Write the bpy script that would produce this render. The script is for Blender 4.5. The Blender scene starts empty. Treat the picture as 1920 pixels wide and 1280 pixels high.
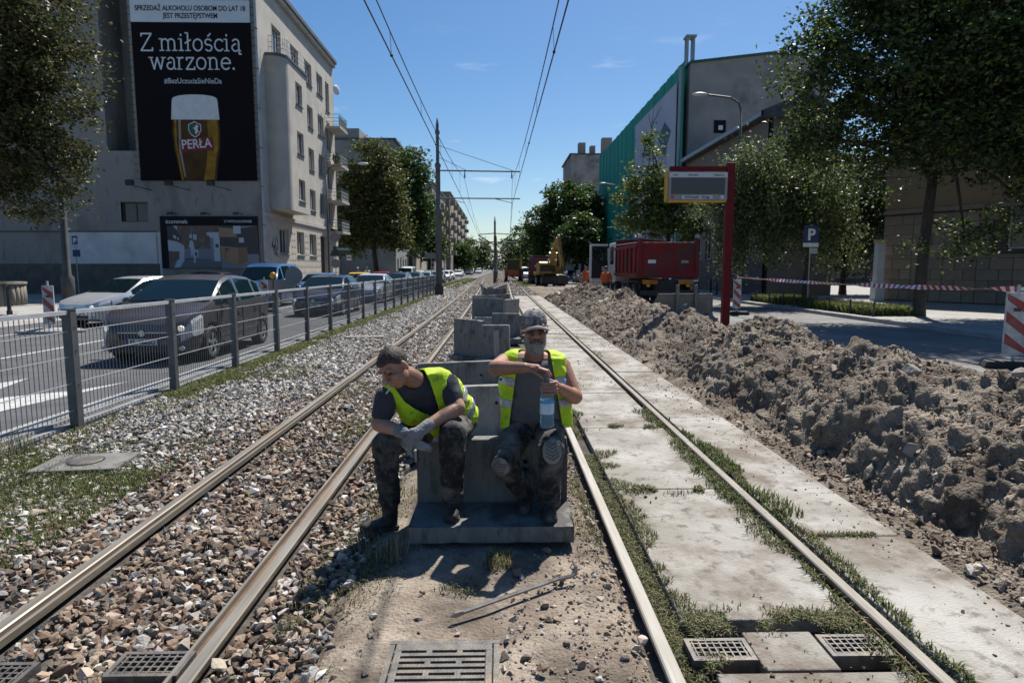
import bpy, bmesh, math, random
import numpy as np
from mathutils import Vector, Matrix, Euler, noise as mnoise

R = math.radians
random.seed(7)
rng = np.random.default_rng(11)
scene = bpy.context.scene
COL = scene.collection

# ---------------------------------------------------------------- camera
cam_d = bpy.data.cameras.new('camera')
cam = bpy.data.objects.new('camera', cam_d)
COL.objects.link(cam)
scene.camera = cam
cam_d.sensor_width = 36.0
cam_d.lens = 22.5
cam_d.clip_start = 0.05
cam_d.clip_end = 6000
CAM_H = 1.62
pitch, yaw = math.atan(136 / 1200), math.atan(23 / 1200)
cam.location = (0, 0, CAM_H)
cam.rotation_euler = (math.pi / 2 - pitch, 0, -yaw)
cam_d.dof.use_dof = True
cam_d.dof.focus_distance = 4.1
cam_d.dof.aperture_fstop = 5.0

# ---------------------------------------------------------------- light
SUN_AZ, SUN_EL = 26.0, 56.5          # degrees right of +Y, above horizon
world = bpy.data.worlds.new('World')
scene.world = world
world.use_nodes = True
wn = world.node_tree
wn.nodes.clear()
sky = wn.nodes.new('ShaderNodeTexSky')
sky.sky_type = 'NISHITA'
sky.sun_disc = False
sky.sun_elevation = R(SUN_EL)
sky.sun_rotation = R(SUN_AZ)
sky.altitude = 200
sky.air_density = 1.0
sky.dust_density = 0.7
sky.ozone_density = 2.5
bg = wn.nodes.new('ShaderNodeBackground')
bg.inputs['Strength'].default_value = 0.074
wo = wn.nodes.new('ShaderNodeOutputWorld')
# a few thin fair-weather wisps, thresholded noise on the view direction
tc = wn.nodes.new('ShaderNodeTexCoord')
mp = wn.nodes.new('ShaderNodeMapping')
mp.inputs['Scale'].default_value = (3.0, 3.0, 17.0)
mp.inputs['Location'].default_value = (1.3, 0.4, 0.75)
nz = wn.nodes.new('ShaderNodeTexNoise')
nz.inputs['Scale'].default_value = 1.5
nz.inputs['Detail'].default_value = 7
nz.inputs['Roughness'].default_value = 0.55
cr = wn.nodes.new('ShaderNodeValToRGB')
cr.color_ramp.elements[0].position = 0.60
cr.color_ramp.elements[0].color = (0, 0, 0, 1)
cr.color_ramp.elements[1].position = 0.74
cr.color_ramp.elements[1].color = (0.75, 0.75, 0.75, 1)
mx = wn.nodes.new('ShaderNodeMix')
mx.data_type = 'RGBA'
mx.inputs[7].default_value = (9.0, 9.3, 9.8, 1)
L = wn.links.new
L(tc.outputs['Generated'], mp.inputs['Vector'])
L(mp.outputs['Vector'], nz.inputs['Vector'])
L(nz.outputs['Fac'], cr.inputs['Fac'])
# fair-weather wisps keep to the low sky
sx_ = wn.nodes.new('ShaderNodeSeparateXYZ')
el_ = wn.nodes.new('ShaderNodeValToRGB')
for p_, v_ in ((0.05, 0.0), (0.11, 1.0), (0.24, 1.0), (0.34, 0.0)):
    e_ = el_.color_ramp.elements.new(p_); e_.color = (v_, v_, v_, 1)
el_.color_ramp.elements[0].color = (0, 0, 0, 1)
el_.color_ramp.elements[-1].color = (0, 0, 0, 1)
ml_ = wn.nodes.new('ShaderNodeMath'); ml_.operation = 'MULTIPLY'
L(tc.outputs['Generated'], sx_.inputs[0])
L(sx_.outputs['Z'], el_.inputs['Fac'])
L(cr.outputs['Color'], ml_.inputs[0]); L(el_.outputs['Color'], ml_.inputs[1])
L(ml_.outputs[0], mx.inputs[0])
hs_ = wn.nodes.new('ShaderNodeHueSaturation')
hs_.inputs['Saturation'].default_value = 1.30
L(sky.outputs['Color'], hs_.inputs['Color'])
L(hs_.outputs['Color'], mx.inputs[6])
L(mx.outputs[2], bg.inputs['Color'])
L(bg.outputs['Background'], wo.inputs['Surface'])

sun_d = bpy.data.lights.new('sun', 'SUN')
sun_d.energy = 5.0
sun_d.angle = R(0.53)
sun_d.color = (1.0, 0.955, 0.88)
sun = bpy.data.objects.new('sun', sun_d)
COL.objects.link(sun)
az, el = R(SUN_AZ), R(SUN_EL)
sdir = Vector((math.sin(az) * math.cos(el), math.cos(az) * math.cos(el), math.sin(el)))
sun.rotation_euler = sdir.to_track_quat('Z', 'Y').to_euler()
sun.location = (20, 40, 60)

vs = scene.view_settings
vs.view_transform = 'Standard'
vs.look = 'None'
vs.exposure = 0.58
vs.gamma = 1.0
vs.use_curve_mapping = False
cy = scene.cycles
cy.max_bounces = 6
cy.diffuse_bounces = 3
cy.glossy_bounces = 3
cy.transmission_bounces = 6
cy.transparent_max_bounces = 8
cy.caustics_reflective = False
cy.caustics_refractive = False
cy.use_denoising = True

# ---------------------------------------------------------------- helpers
def tag(o, label=None, cat=None, group=None, kind=None):
    if label: o['label'] = label
    if cat: o['category'] = cat
    if group: o['group'] = group
    if kind: o['kind'] = kind
    return o

def empty(name, loc=(0, 0, 0), rz=0.0, label=None, cat=None, group=None):
    o = bpy.data.objects.new(name, None)
    COL.objects.link(o)
    o.location = loc
    o.rotation_euler = (0, 0, rz)
    o.empty_display_size = 0.2
    return tag(o, label, cat, group)

def link(name, me, parent=None, world=False):
    o = bpy.data.objects.new(name, me)
    COL.objects.link(o)
    if parent is not None:
        o.parent = parent
        if world:
            m = parent.matrix_basis.copy()
            p = parent.parent
            while p is not None:
                m = p.matrix_basis @ parent.matrix_parent_inverse @ m
                p = p.parent
            o.matrix_parent_inverse = m.inverted()
    return o

def copy_tree(o, parent=None):
    c = o.copy()
    COL.objects.link(c)
    c.parent = parent
    for ch in o.children:
        copy_tree(ch, c)
    return c

def rotm(rot):
    return Euler(rot).to_matrix() if rot is not None else None

class MB:
    """collects shapes for ONE mesh object"""
    def __init__(s):
        s.v, s.f, s.m = [], [], []

    def add(s, vs_, fs_, mi=0):
        b = len(s.v)
        s.v.extend([tuple(p) for p in vs_])
        for q in fs_:
            s.f.append(tuple(i + b for i in q))
            s.m.append(mi)
        return s

    def box(s, c, d, rot=None, mi=0, taper=1.0):
        hx, hy, hz = d[0] / 2, d[1] / 2, d[2] / 2
        t = taper
        pts = [(-hx, -hy, -hz), (hx, -hy, -hz), (hx, hy, -hz), (-hx, hy, -hz),
               (-hx * t, -hy * t, hz), (hx * t, -hy * t, hz), (hx * t, hy * t, hz), (-hx * t, hy * t, hz)]
        if rot is not None:
            m = rotm(rot)
            pts = [m @ Vector(p) for p in pts]
        pts = [(p[0] + c[0], p[1] + c[1], p[2] + c[2]) for p in pts]
        return s.add(pts, [(0, 3, 2, 1), (4, 5, 6, 7), (0, 1, 5, 4), (1, 2, 6, 5), (2, 3, 7, 6), (3, 0, 4, 7)], mi)

    def b2(s, x0, x1, y0, y1, z0, z1, mi=0):
        return s.box(((x0 + x1) / 2, (y0 + y1) / 2, (z0 + z1) / 2), (abs(x1 - x0), abs(y1 - y0), abs(z1 - z0)), None, mi)

    def bar(s, p0, p1, w, h, mi=0):
        p0, p1 = Vector(p0), Vector(p1)
        d = p1 - p0
        q = d.to_track_quat('Y', 'Z').to_matrix()
        l = d.length / 2
        pts = []
        for y in (-l, l):
            for x, z in ((-w / 2, -h / 2), (w / 2, -h / 2), (w / 2, h / 2), (-w / 2, h / 2)):
                pts.append(q @ Vector((x, y, z)) + (p0 + p1) / 2)
        return s.add(pts, [(3, 2, 1, 0), (4, 5, 6, 7), (0, 1, 5, 4), (1, 2, 6, 5), (2, 3, 7, 6), (3, 0, 4, 7)], mi)

    def tube(s, pts, r, n=8, mi=0, cap=True):
        pts = [Vector(p) for p in pts]
        rs = r if isinstance(r, (list, tuple)) else [r] * len(pts)
        rings = []
        prev = None
        for i, p in enumerate(pts):
            a = pts[max(i - 1, 0)]
            b = pts[min(i + 1, len(pts) - 1)]
            d = (b - a)
            d = d.normalized() if d.length > 1e-9 else Vector((0, 0, 1))
            if prev is None:
                u = d.orthogonal().normalized()
            else:
                u = (prev - d * prev.dot(d))
                u = u.normalized() if u.length > 1e-6 else d.orthogonal().normalized()
            prev = u
            w = d.cross(u)
            rings.append([p + (u * math.cos(2 * math.pi * k / n) + w * math.sin(2 * math.pi * k / n)) * rs[i] for k in range(n)])
        vs_, fs_ = [], []
        for rg in rings: vs_ += rg
        for i in range(len(rings) - 1):
            for k in range(n):
                k2 = (k + 1) % n
                fs_.append((i * n + k, i * n + k2, (i + 1) * n + k2, (i + 1) * n + k))
        if cap:
            fs_.append(tuple(reversed(range(n))))
            fs_.append(tuple((len(rings) - 1) * n + k for k in range(n)))
        return s.add(vs_, fs_, mi)

    def prism(s, poly, axis, a0, a1, mi=0):
        """2-D polygon extruded along axis; poly coordinates are the two other axes in x,y,z order"""
        def mk(p, a):
            if axis == 'x': return (a, p[0], p[1])
            if axis == 'y': return (p[0], a, p[1])
            return (p[0], p[1], a)
        n = len(poly)
        vs_ = [mk(p, a0) for p in poly] + [mk(p, a1) for p in poly]
        fs_ = [tuple(range(n)), tuple(reversed(range(n, 2 * n)))]
        for k in range(n):
            k2 = (k + 1) % n
            fs_.append((k, k + n, k2 + n, k2))
        return s.add(vs_, fs_, mi)

    def lathe(s, prof, c=(0, 0, 0), axis='z', n=16, mi=0, cap=True):
        """prof: (radius, height) list"""
        vs_, fs_ = [], []
        for r_, h_ in prof:
            for k in range(n):
                a = 2 * math.pi * k / n
                x, y = r_ * math.cos(a), r_ * math.sin(a)
                p = (x, y, h_) if axis == 'z' else ((h_, x, y) if axis == 'x' else (x, h_, y))
                vs_.append((p[0] + c[0], p[1] + c[1], p[2] + c[2]))
        for i in range(len(prof) - 1):
            for k in range(n):
                k2 = (k + 1) % n
                fs_.append((i * n + k, i * n + k2, (i + 1) * n + k2, (i + 1) * n + k))
        if cap:
            fs_.append(tuple(reversed(range(n))))
            fs_.append(tuple((len(prof) - 1) * n + k for k in range(n)))
        return s.add(vs_, fs_, mi)

    def ell(s, c, r, rot=None, n=12, m=8, mi=0):
        mm = rotm(rot)
        vs_, fs_ = [], []
        for i in range(m + 1):
            th = math.pi * i / m
            for k in range(n):
                a = 2 * math.pi * k / n
                p = Vector((r[0] * math.sin(th) * math.cos(a), r[1] * math.sin(th) * math.sin(a), r[2] * math.cos(th)))
                if mm is not None: p = mm @ p
                vs_.append((p[0] + c[0], p[1] + c[1], p[2] + c[2]))
        for i in range(m):
            for k in range(n):
                k2 = (k + 1) % n
                fs_.append((i * n + k, (i + 1) * n + k, (i + 1) * n + k2, i * n + k2))
        return s.add(vs_, fs_, mi)

    def mesh(s, name, mats=None, smooth=False, fix=True):
        me = bpy.data.meshes.new(name)
        me.from_pydata(s.v, [], s.f)
        mats = mats if isinstance(mats, (list, tuple)) else [mats]
        for m in mats:
            if m is not None: me.materials.append(m)
        if len(mats) > 1:
            me.polygons.foreach_set('material_index', s.m)
        if fix:
            bm = bmesh.new(); bm.from_mesh(me)
            bmesh.ops.recalc_face_normals(bm, faces=bm.faces)
            bm.to_mesh(me); bm.free()
        if smooth:
            me.polygons.foreach_set('use_smooth', [True] * len(me.polygons))
        me.update()
        return me

    def build(s, name, mats=None, parent=None, smooth=False, bevel=0, world=False, fix=True):
        o = link(name, s.mesh(name, mats, smooth, fix), parent, world)
        if bevel:
            b = o.modifiers.new('edge', 'BEVEL')
            b.width = bevel; b.segments = 2; b.limit_method = 'ANGLE'; b.angle_limit = R(40)
        return o

def mesh_np(name, V, F, mats=None, smooth=False, col=None):
    """V (n,3), F (m,k) uniform polygons; col (n,3) per-vertex albedo attribute 'tint'"""
    me = bpy.data.meshes.new(name)
    V = np.ascontiguousarray(V, dtype=np.float32)
    F = np.ascontiguousarray(F, dtype=np.int32)
    me.vertices.add(len(V))
    me.vertices.foreach_set('co', V.ravel())
    k = F.shape[1]
    me.loops.add(F.size)
    me.loops.foreach_set('vertex_index', F.ravel())
    me.polygons.add(len(F))
    me.polygons.foreach_set('loop_start', np.arange(0, F.size, k, dtype=np.int32))
    me.polygons.foreach_set('loop_total', np.full(len(F), k, dtype=np.int32))
    me.update(calc_edges=True)
    me.polygons.foreach_set('use_smooth', np.full(len(F), bool(smooth)))
    if col is not None:
        a = me.attributes.new('tint', 'FLOAT_COLOR', 'POINT')
        c4 = np.ones((len(V), 4), dtype=np.float32)
        c4[:, :3] = col
        a.data.foreach_set('color', c4.ravel())
    mats = mats if isinstance(mats, (list, tuple)) else [mats]
    for m in mats:
        if m is not None: me.materials.append(m)
    return me

def vnoise(P, scale=1.0, octaves=4, seed=0):
    """value noise on an (n,2) or (n,3) array, -1..1"""
    P = np.asarray(P, dtype=np.float64) * scale
    if P.shape[1] == 2: P = np.c_[P, np.zeros(len(P))]
    out = np.zeros(len(P)); amp = 1.0; tot = 0
    for o in range(octaves):
        Q = P * (2 ** o) + seed * 17.13 + o * 5.7
        I = np.floor(Q).astype(np.int64); Fr = Q - I
        Fr = Fr * Fr * (3 - 2 * Fr)
        def h(i, j, k):
            n = (i * 374761393 + j * 668265263 + k * 2147483647 + seed * 974711) & 0xffffffff
            n = ((n ^ (n >> 13)) * 1274126177) & 0xffffffff
            return ((n ^ (n >> 16)) & 0xffff) / 32767.5 - 1
        a = 0
        for dx in (0, 1):
            for dy in (0, 1):
                for dz in (0, 1):
                    w = (Fr[:, 0] if dx else 1 - Fr[:, 0]) * (Fr[:, 1] if dy else 1 - Fr[:, 1]) * (Fr[:, 2] if dz else 1 - Fr[:, 2])
                    a = a + w * h(I[:, 0] + dx, I[:, 1] + dy, I[:, 2] + dz)
        out += a * amp; tot += amp; amp *= 0.5
    return out / tot

def text(body, size, mat, name='lettering', parent=None, loc=(0, 0, 0), rot=(math.pi / 2, 0, 0), align='CENTER', ext=0.003, bold=0.0, sx=1.0, shear=0.0):
    cu = bpy.data.curves.new('t', 'FONT')
    cu.body = body; cu.size = size; cu.align_x = align; cu.extrude = ext; cu.offset = bold
    cu.shear = shear
    cu.resolution_u = 5
    t = bpy.data.objects.new('t', cu)
    COL.objects.link(t)
    dg = bpy.context.evaluated_depsgraph_get()
    me = bpy.data.meshes.new_from_object(t.evaluated_get(dg))
    bpy.data.objects.remove(t); bpy.data.curves.remove(cu)
    me.materials.clear(); me.materials.append(mat)
    me.name = name
    if sx != 1.0: me.transform(Matrix.Diagonal((sx, 1, 1, 1)))
    o = link(name, me, parent)
    o.location = loc; o.rotation_euler = rot
    return o

def lerp(a, b, t): return a + (b - a) * t
def interp(x, xs, ys): return float(np.interp(x, xs, ys))

# ---------------------------------------------------------------- materials
MATS = {}
def mat(name, c1, c2=None, scale=6.0, rough=0.8, metal=0.0, bump=0.0, bscale=60.0, dirt=None, dscale=1.2, damt=0.5,
        spec=0.5, coat=0.0, detail=6, stretch=None, thr=(0.35, 0.65), dthr=(0.5, 0.68), emit=None, dirt2=None, bdist=0.02):
    if name in MATS: return MATS[name]
    m = bpy.data.materials.new(name); m.use_nodes = True
    nt = m.node_tree; b = nt.nodes['Principled BSDF']
    b.inputs['Roughness'].default_value = rough
    b.inputs['Metallic'].default_value = metal
    b.inputs['Specular IOR Level'].default_value = spec
    if coat: b.inputs['Coat Weight'].default_value = coat; b.inputs['Coat Roughness'].default_value = 0.05
    b.inputs['Base Color'].default_value = (*c1, 1)
    lk = nt.links.new
    co = None
    if c2 is not None or dirt is not None or bump or dirt2 is not None:
        tcn = nt.nodes.new('ShaderNodeTexCoord')
        co = tcn.outputs['Object']
        if stretch:
            mpn = nt.nodes.new('ShaderNodeMapping'); mpn.inputs['Scale'].default_value = stretch
            lk(co, mpn.inputs['Vector']); co = mpn.outputs['Vector']
    last = None
    if c2 is not None:
        n = nt.nodes.new('ShaderNodeTexNoise'); n.inputs['Scale'].default_value = scale; n.inputs['Detail'].default_value = detail
        r = nt.nodes.new('ShaderNodeValToRGB')
        r.color_ramp.elements[0].position = thr[0]; r.color_ramp.elements[0].color = (*c1, 1)
        r.color_ramp.elements[1].position = thr[1]; r.color_ramp.elements[1].color = (*c2, 1)
        lk(co, n.inputs['Vector']); lk(n.outputs['Fac'], r.inputs['Fac'])
        last = r.outputs['Color']
    if dirt is not None:
        n = nt.nodes.new('ShaderNodeTexNoise'); n.inputs['Scale'].default_value = dscale; n.inputs['Detail'].default_value = 8; n.inputs['Roughness'].default_value = 0.65
        r = nt.nodes.new('ShaderNodeValToRGB')
        r.color_ramp.elements[0].position = dthr[0]; r.color_ramp.elements[0].color = (0, 0, 0, 1)
        r.color_ramp.elements[1].position = dthr[1]; r.color_ramp.elements[1].color = (damt, damt, damt, 1)
        x = nt.nodes.new('ShaderNodeMix'); x.data_type = 'RGBA'
        lk(co, n.inputs['Vector']); lk(n.outputs['Fac'], r.inputs['Fac']); lk(r.outputs['Color'], x.inputs[0])
        if last is not None: lk(last, x.inputs[6])
        else: x.inputs[6].default_value = (*c1, 1)
        x.inputs[7].default_value = (*dirt, 1)
        last = x.outputs[2]
    if dirt2 is not None:      # (colour, scale, low, high, amount)
        n = nt.nodes.new('ShaderNodeTexNoise'); n.inputs['Scale'].default_value = dirt2[1]; n.inputs['Detail'].default_value = 9; n.inputs['Roughness'].default_value = 0.7
        r = nt.nodes.new('ShaderNodeValToRGB')
        r.color_ramp.elements[0].position = dirt2[2]; r.color_ramp.elements[0].color = (0, 0, 0, 1)
        r.color_ramp.elements[1].position = dirt2[3]; r.color_ramp.elements[1].color = (dirt2[4],) * 3 + (1,)
        x = nt.nodes.new('ShaderNodeMix'); x.data_type = 'RGBA'
        lk(co, n.inputs['Vector']); lk(n.outputs['Fac'], r.inputs['Fac']); lk(r.outputs['Color'], x.inputs[0])
        if last is not None: lk(last, x.inputs[6])
        else: x.inputs[6].default_value = (*c1, 1)
        x.inputs[7].default_value = (*dirt2[0], 1)
        last = x.outputs[2]
    if last is not None: lk(last, b.inputs['Base Color'])
    if bump:
        n = nt.nodes.new('ShaderNodeTexNoise'); n.inputs['Scale'].default_value = bscale; n.inputs['Detail'].default_value = 5
        bp = nt.nodes.new('ShaderNodeBump'); bp.inputs['Strength'].default_value = bump; bp.inputs['Distance'].default_value = bdist
        lk(co, n.inputs['Vector']); lk(n.outputs['Fac'], bp.inputs['Height']); lk(bp.outputs['Normal'], b.inputs['Normal'])
    if emit:
        b.inputs['Emission Color'].default_value = (*emit[0], 1); b.inputs['Emission Strength'].default_value = emit[1]
    MATS[name] = m
    return m

def mat_tint(name, rough=0.85, bump=0.0, bscale=40, transl=0.0, spec=0.3, nscale=30, namt=0.25):
    """albedo from the per-piece 'tint' attribute, fine mottling on top"""
    if name in MATS: return MATS[name]
    m = bpy.data.materials.new(name); m.use_nodes = True
    nt = m.node_tree; b = nt.nodes['Principled BSDF']; lk = nt.links.new
    b.inputs['Roughness'].default_value = rough; b.inputs['Specular IOR Level'].default_value = spec
    a = nt.nodes.new('ShaderNodeAttribute'); a.attribute_name = 'tint'
    src = a.outputs['Color']
    if namt:
        tcn = nt.nodes.new('ShaderNodeTexCoord')
        n = nt.nodes.new('ShaderNodeTexNoise'); n.inputs['Scale'].default_value = nscale; n.inputs['Detail'].default_value = 4
        mr = nt.nodes.new('ShaderNodeMapRange'); mr.inputs[3].default_value = 1 - namt; mr.inputs[4].default_value = 1 + namt
        mul = nt.nodes.new('ShaderNodeMix'); mul.data_type = 'RGBA'; mul.blend_type = 'MULTIPLY'; mul.inputs[0].default_value = 1
        lk(tcn.outputs['Object'], n.inputs['Vector']); lk(n.outputs['Fac'], mr.inputs[0])
        lk(src, mul.inputs[6]); lk(mr.outputs[0], mul.inputs[7]); src = mul.outputs[2]
    lk(src, b.inputs['Base Color'])
    if bump:
        tcn = nt.nodes.new('ShaderNodeTexCoord')
        n = nt.nodes.new('ShaderNodeTexNoise'); n.inputs['Scale'].default_value = bscale; n.inputs['Detail'].default_value = 4
        bp = nt.nodes.new('ShaderNodeBump'); bp.inputs['Strength'].default_value = bump; bp.inputs['Distance'].default_value = 0.01
        lk(tcn.outputs['Object'], n.inputs['Vector']); lk(n.outputs['Fac'], bp.inputs['Height']); lk(bp.outputs['Normal'], b.inputs['Normal'])
    if transl:
        t = nt.nodes.new('ShaderNodeBsdfTranslucent'); lk(src, t.inputs['Color'])
        ms = nt.nodes.new('ShaderNodeMixShader'); ms.inputs[0].default_value = transl
        out = nt.nodes['Material Output']
        lk(b.outputs[0], ms.inputs[1]); lk(t.outputs[0], ms.inputs[2]); lk(ms.outputs[0], out.inputs['Surface'])
    MATS[name] = m
    return m

def mat_glass(name, color=(0.9, 0.95, 1), rough=0.02, ior=1.3):
    if name in MATS: return MATS[name]
    m = bpy.data.materials.new(name); m.use_nodes = True
    b = m.node_tree.nodes['Principled BSDF']
    b.inputs['Base Color'].default_value = (*color, 1); b.inputs['Roughness'].default_value = rough
    b.inputs['Transmission Weight'].default_value = 1.0; b.inputs['IOR'].default_value = ior
    MATS[name] = m
    return m

M_dark = mat('dark_metal', (0.03, 0.032, 0.035), rough=0.5)
M_black = mat('black_rubber', (0.015, 0.015, 0.016), (0.03, 0.03, 0.03), rough=0.75)
M_white = mat('white_paint', (0.75, 0.75, 0.75), (0.62, 0.62, 0.62), scale=8, rough=0.6)
M_red = mat('red_paint', (0.42, 0.02, 0.025), (0.33, 0.02, 0.02), scale=6, rough=0.5)
M_glassdark = mat('window_glass', (0.012, 0.016, 0.02), rough=0.06, spec=0.9)
M_steel = mat('galvanised', (0.23, 0.25, 0.27), (0.33, 0.35, 0.37), scale=9, rough=0.5, metal=0.35)

# ================================================================ ground, roads, tracks
def sheet(name, x0, x1, y0, y1, z, m, label, nx=1, ny=1):
    xs = np.linspace(x0, x1, nx + 1); ys = np.linspace(y0, y1, ny + 1)
    X, Y = np.meshgrid(xs, ys)
    V = np.c_[X.ravel(), Y.ravel(), np.full(X.size, z)]
    i = np.arange(ny)[:, None] * (nx + 1) + np.arange(nx)[None]
    F = np.stack([i, i + 1, i + nx + 2, i + nx + 1], -1).reshape(-1, 4)
    o = link(name, mesh_np(name, V, F, m))
    return tag(o, label, None, None, 'structure')

M_ground = mat('far_ground', (0.10, 0.095, 0.085), (0.16, 0.15, 0.13), scale=0.2, rough=0.95)
M_asph = mat('asphalt', (0.062, 0.063, 0.067), (0.092, 0.093, 0.098), scale=2.2, rough=0.85, bump=0.25, bscale=160, dirt=(0.045, 0.045, 0.047), dscale=0.35, damt=0.6)
M_asphR = mat('dusty_asphalt', (0.115, 0.113, 0.11), (0.17, 0.167, 0.16), scale=0.7, rough=0.9, bump=0.2, bscale=120, dirt=(0.26, 0.25, 0.23), dscale=0.5, damt=0.7)
M_pave = mat('pale_paving', (0.25, 0.24, 0.225), (0.33, 0.32, 0.30), scale=1.1, rough=0.9, bump=0.2, bscale=30)
M_conc = mat('old_concrete', (0.25, 0.232, 0.20), (0.39, 0.375, 0.345), scale=1.6, rough=0.92, bump=0.5, bscale=70, dirt=(0.13, 0.098, 0.07), dscale=1.3, damt=0.85, dthr=(0.48, 0.62), thr=(.40,.66), dirt2=((.10,.082,.064), 9, .53, .64, .75))
M_kerb = mat('kerb_concrete', (0.26, 0.26, 0.255), (0.36, 0.36, 0.35), scale=3, rough=0.9, bump=0.3, bscale=70, dirt=(0.13, 0.12, 0.11), dscale=2.0, damt=0.5)
M_soil = mat('sandy_soil', (0.20, 0.155, 0.115), (0.34, 0.285, 0.225), scale=3.0, rough=0.97, bump=1.0, bscale=55, dirt=(0.10, 0.08, 0.062), dscale=2.3, damt=0.85, dthr=(.45,.62), dirt2=((.07,.058,.048), 22, .54, .64, .7))
M_bed = mat('ballast_bed', (0.05, 0.042, 0.034), (0.11, 0.095, 0.08), scale=9, rough=1.0, bump=1.0, bscale=35)
M_paint = mat('road_paint', (0.48, 0.48, 0.47), (0.34, 0.34, 0.33), scale=9, rough=0.8, dirt=(0.2, 0.2, 0.2), dscale=6, damt=0.5)

sheet('ground', -900, 900, -60, 2500, -0.46, M_ground, 'dry open ground stretching to the horizon')
sheet('road', -13.6, -4.88, -30, 900, -0.06, M_asph, 'grey asphalt carriageway carrying the traffic beside the fence')
sheet('side_road', 2.9, 11.45, 9, 900, -0.004, M_asphR, 'dusty pale asphalt road behind the earth bank', 1, 1)
sheet('side_road_near', 4.9, 11.45, -30, 9, -0.004, M_asphR, 'dusty pale asphalt road in tree shade at the right edge')
sheet('pavement', -90, -13.9, -30, 900, 0.02, M_pave, 'pale paved pavement in front of the plastered block')
sheet('pavement_right', 11.75, 90, -30, 900, 0.10, M_pave, 'pale pavement under the trees beside the road')

# kerbs
for (nm, x0, x1, z1, lb) in (('kerb', -13.9, -13.6, 0.04, 'concrete kerb along the far side of the carriageway'),
                             ('kerb_right', 11.45, 11.75, 0.115, 'low concrete kerb below the grass beds')):
    k = empty(nm, ((x0 + x1) / 2, 0, 0)); tag(k, lb, None, None, 'structure')
    y = 6.0
    i = 0
    base = None
    while y < 60:
        if base is None:
            base = MB().b2(-(x1 - x0) / 2, (x1 - x0) / 2, 0, 0.985, -0.3, z1).mesh('kerb_stone', M_kerb)
        o = link('kerb_stone', base, k); o.location = (0, y, random.uniform(-.004, .004))
        y += 1.0
    o = MB().b2(x0, x1, 60, 900, -0.3, z1).build('kerb_run', M_kerb, k, world=True)
# the track-side kerb: wide concrete strip
k = empty('kerb_trackside', (-4.72, 0, 0)); tag(k, 'wide concrete kerb strip under the mesh fence', None, None, 'structure')
base = MB().b2(-0.16, 0.14, 0, 0.99, -0.3, 0.035).mesh('kerb_stone', M_kerb)
base2 = MB().b2(0.143, 0.225, 0, 1.99, -0.3, -0.005).mesh('edge_strip', M_kerb)
for i in range(50):
    o = link('kerb_stone', base, k); o.location = (0, 2 + i, random.uniform(-.004, .004)); o.rotation_euler = (0, 0, random.uniform(-.003, .003))
for i in range(25):
    o = link('edge_strip', base2, k); o.location = (0, 2 + i * 2, random.uniform(-.004, .004))
MB().b2(-4.88, -4.58, 52, 900, -0.3, 0.035).build('kerb_run', M_kerb, k, world=True)

# road markings
def marking(name, pts, label):
    me = bpy.data.meshes.new(name)
    me.from_pydata([(x, y, -0.055) for x, y in pts], [], [tuple(range(len(pts)))])
    me.materials.append(M_paint)
    o = link(name, me); tag(o, label, None, None, 'structure'); return o
marking('road_marking_line', [(-9.45, 4), (-9.32, 4), (-9.32, 58), (-9.45, 58)], 'solid white lane line between the two traffic lanes')
for i in range(12):
    y = 60 + i * 12
    marking('road_marking_dash', [(-9.45, y), (-9.32, y), (-9.32, y + 5), (-9.45, y + 5)], 'broken white lane dash far along the road')
marking('road_marking_edge', [(-12.6, 8), (-12.48, 8), (-12.48, 60), (-12.6, 60)], 'white line along the parking side of the road')
# arrow near the fence
marking('road_marking_arrow', [(-7.35, 4.0), (-7.2, 4.0), (-7.2, 8.0), (-6.75, 8.0), (-7.27, 9.9), (-7.8, 8.0), (-7.35, 8.0)], 'white arrow painted on the asphalt behind the fence')
marking('road_marking_arrow_branch', [(-6.3, 6.4), (-6.15, 6.2), (-5.55, 9.6), (-5.85, 8.9), (-6.5, 8.4)], 'white turn arrow barb painted beside the kerb strip')

# ---- track alignment
def xl(y): return interp(y, [0, 18, 31, 57, 85, 110, 200, 400, 900], [-1.77, -1.77, -1.86, -2.2, -2.75, -3.2, -3.5, -1.8, -1.8])
def xr(y): return interp(y, [0, 40, 63, 95, 130, 200, 400, 900], [1.23, 1.23, 1.42, 1.5, 1.42, 0.9, 1.2, 1.2])
def zt(y): return 0.0

bed = sheet('track_bed', -4.9, 2.45, -10, 900, -0.075, M_bed, 'dark stone bed under the tram tracks', 1, 1)
# uneven sandy strip between the tracks
nx, ny = 60, 160
xs = np.linspace(-1.05, 0.66, nx + 1); ys = np.linspace(0.6, 12, ny + 1)
X, Y = np.meshgrid(xs, ys); P = np.c_[X.ravel(), Y.ravel()]
Z = -0.035 + 0.022 * vnoise(P, 1.6, 4, 3) + 0.012 * vnoise(P, 7, 3, 5)
edge = np.clip((P[:, 0] + 1.05 - 0.22 * (vnoise(P, 1.1, 3, 8) + 0.6)) / 0.22, 0, 1)
Z = Z * edge + (-0.11) * (1 - edge)
Z -= 0.06 * np.clip((P[:, 0] - 0.56) / 0.1, 0, 1)
i = np.arange(ny)[:, None] * (nx + 1) + np.arange(nx)[None]
F = np.stack([i, i + 1, i + nx + 2, i + nx + 1], -1).reshape(-1, 4)
tag(link('soil_strip', mesh_np('soil_strip', np.c_[P, Z], F, M_soil, True)), 'sandy trodden soil strip between the two tram tracks', None, None, 'structure')

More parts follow.
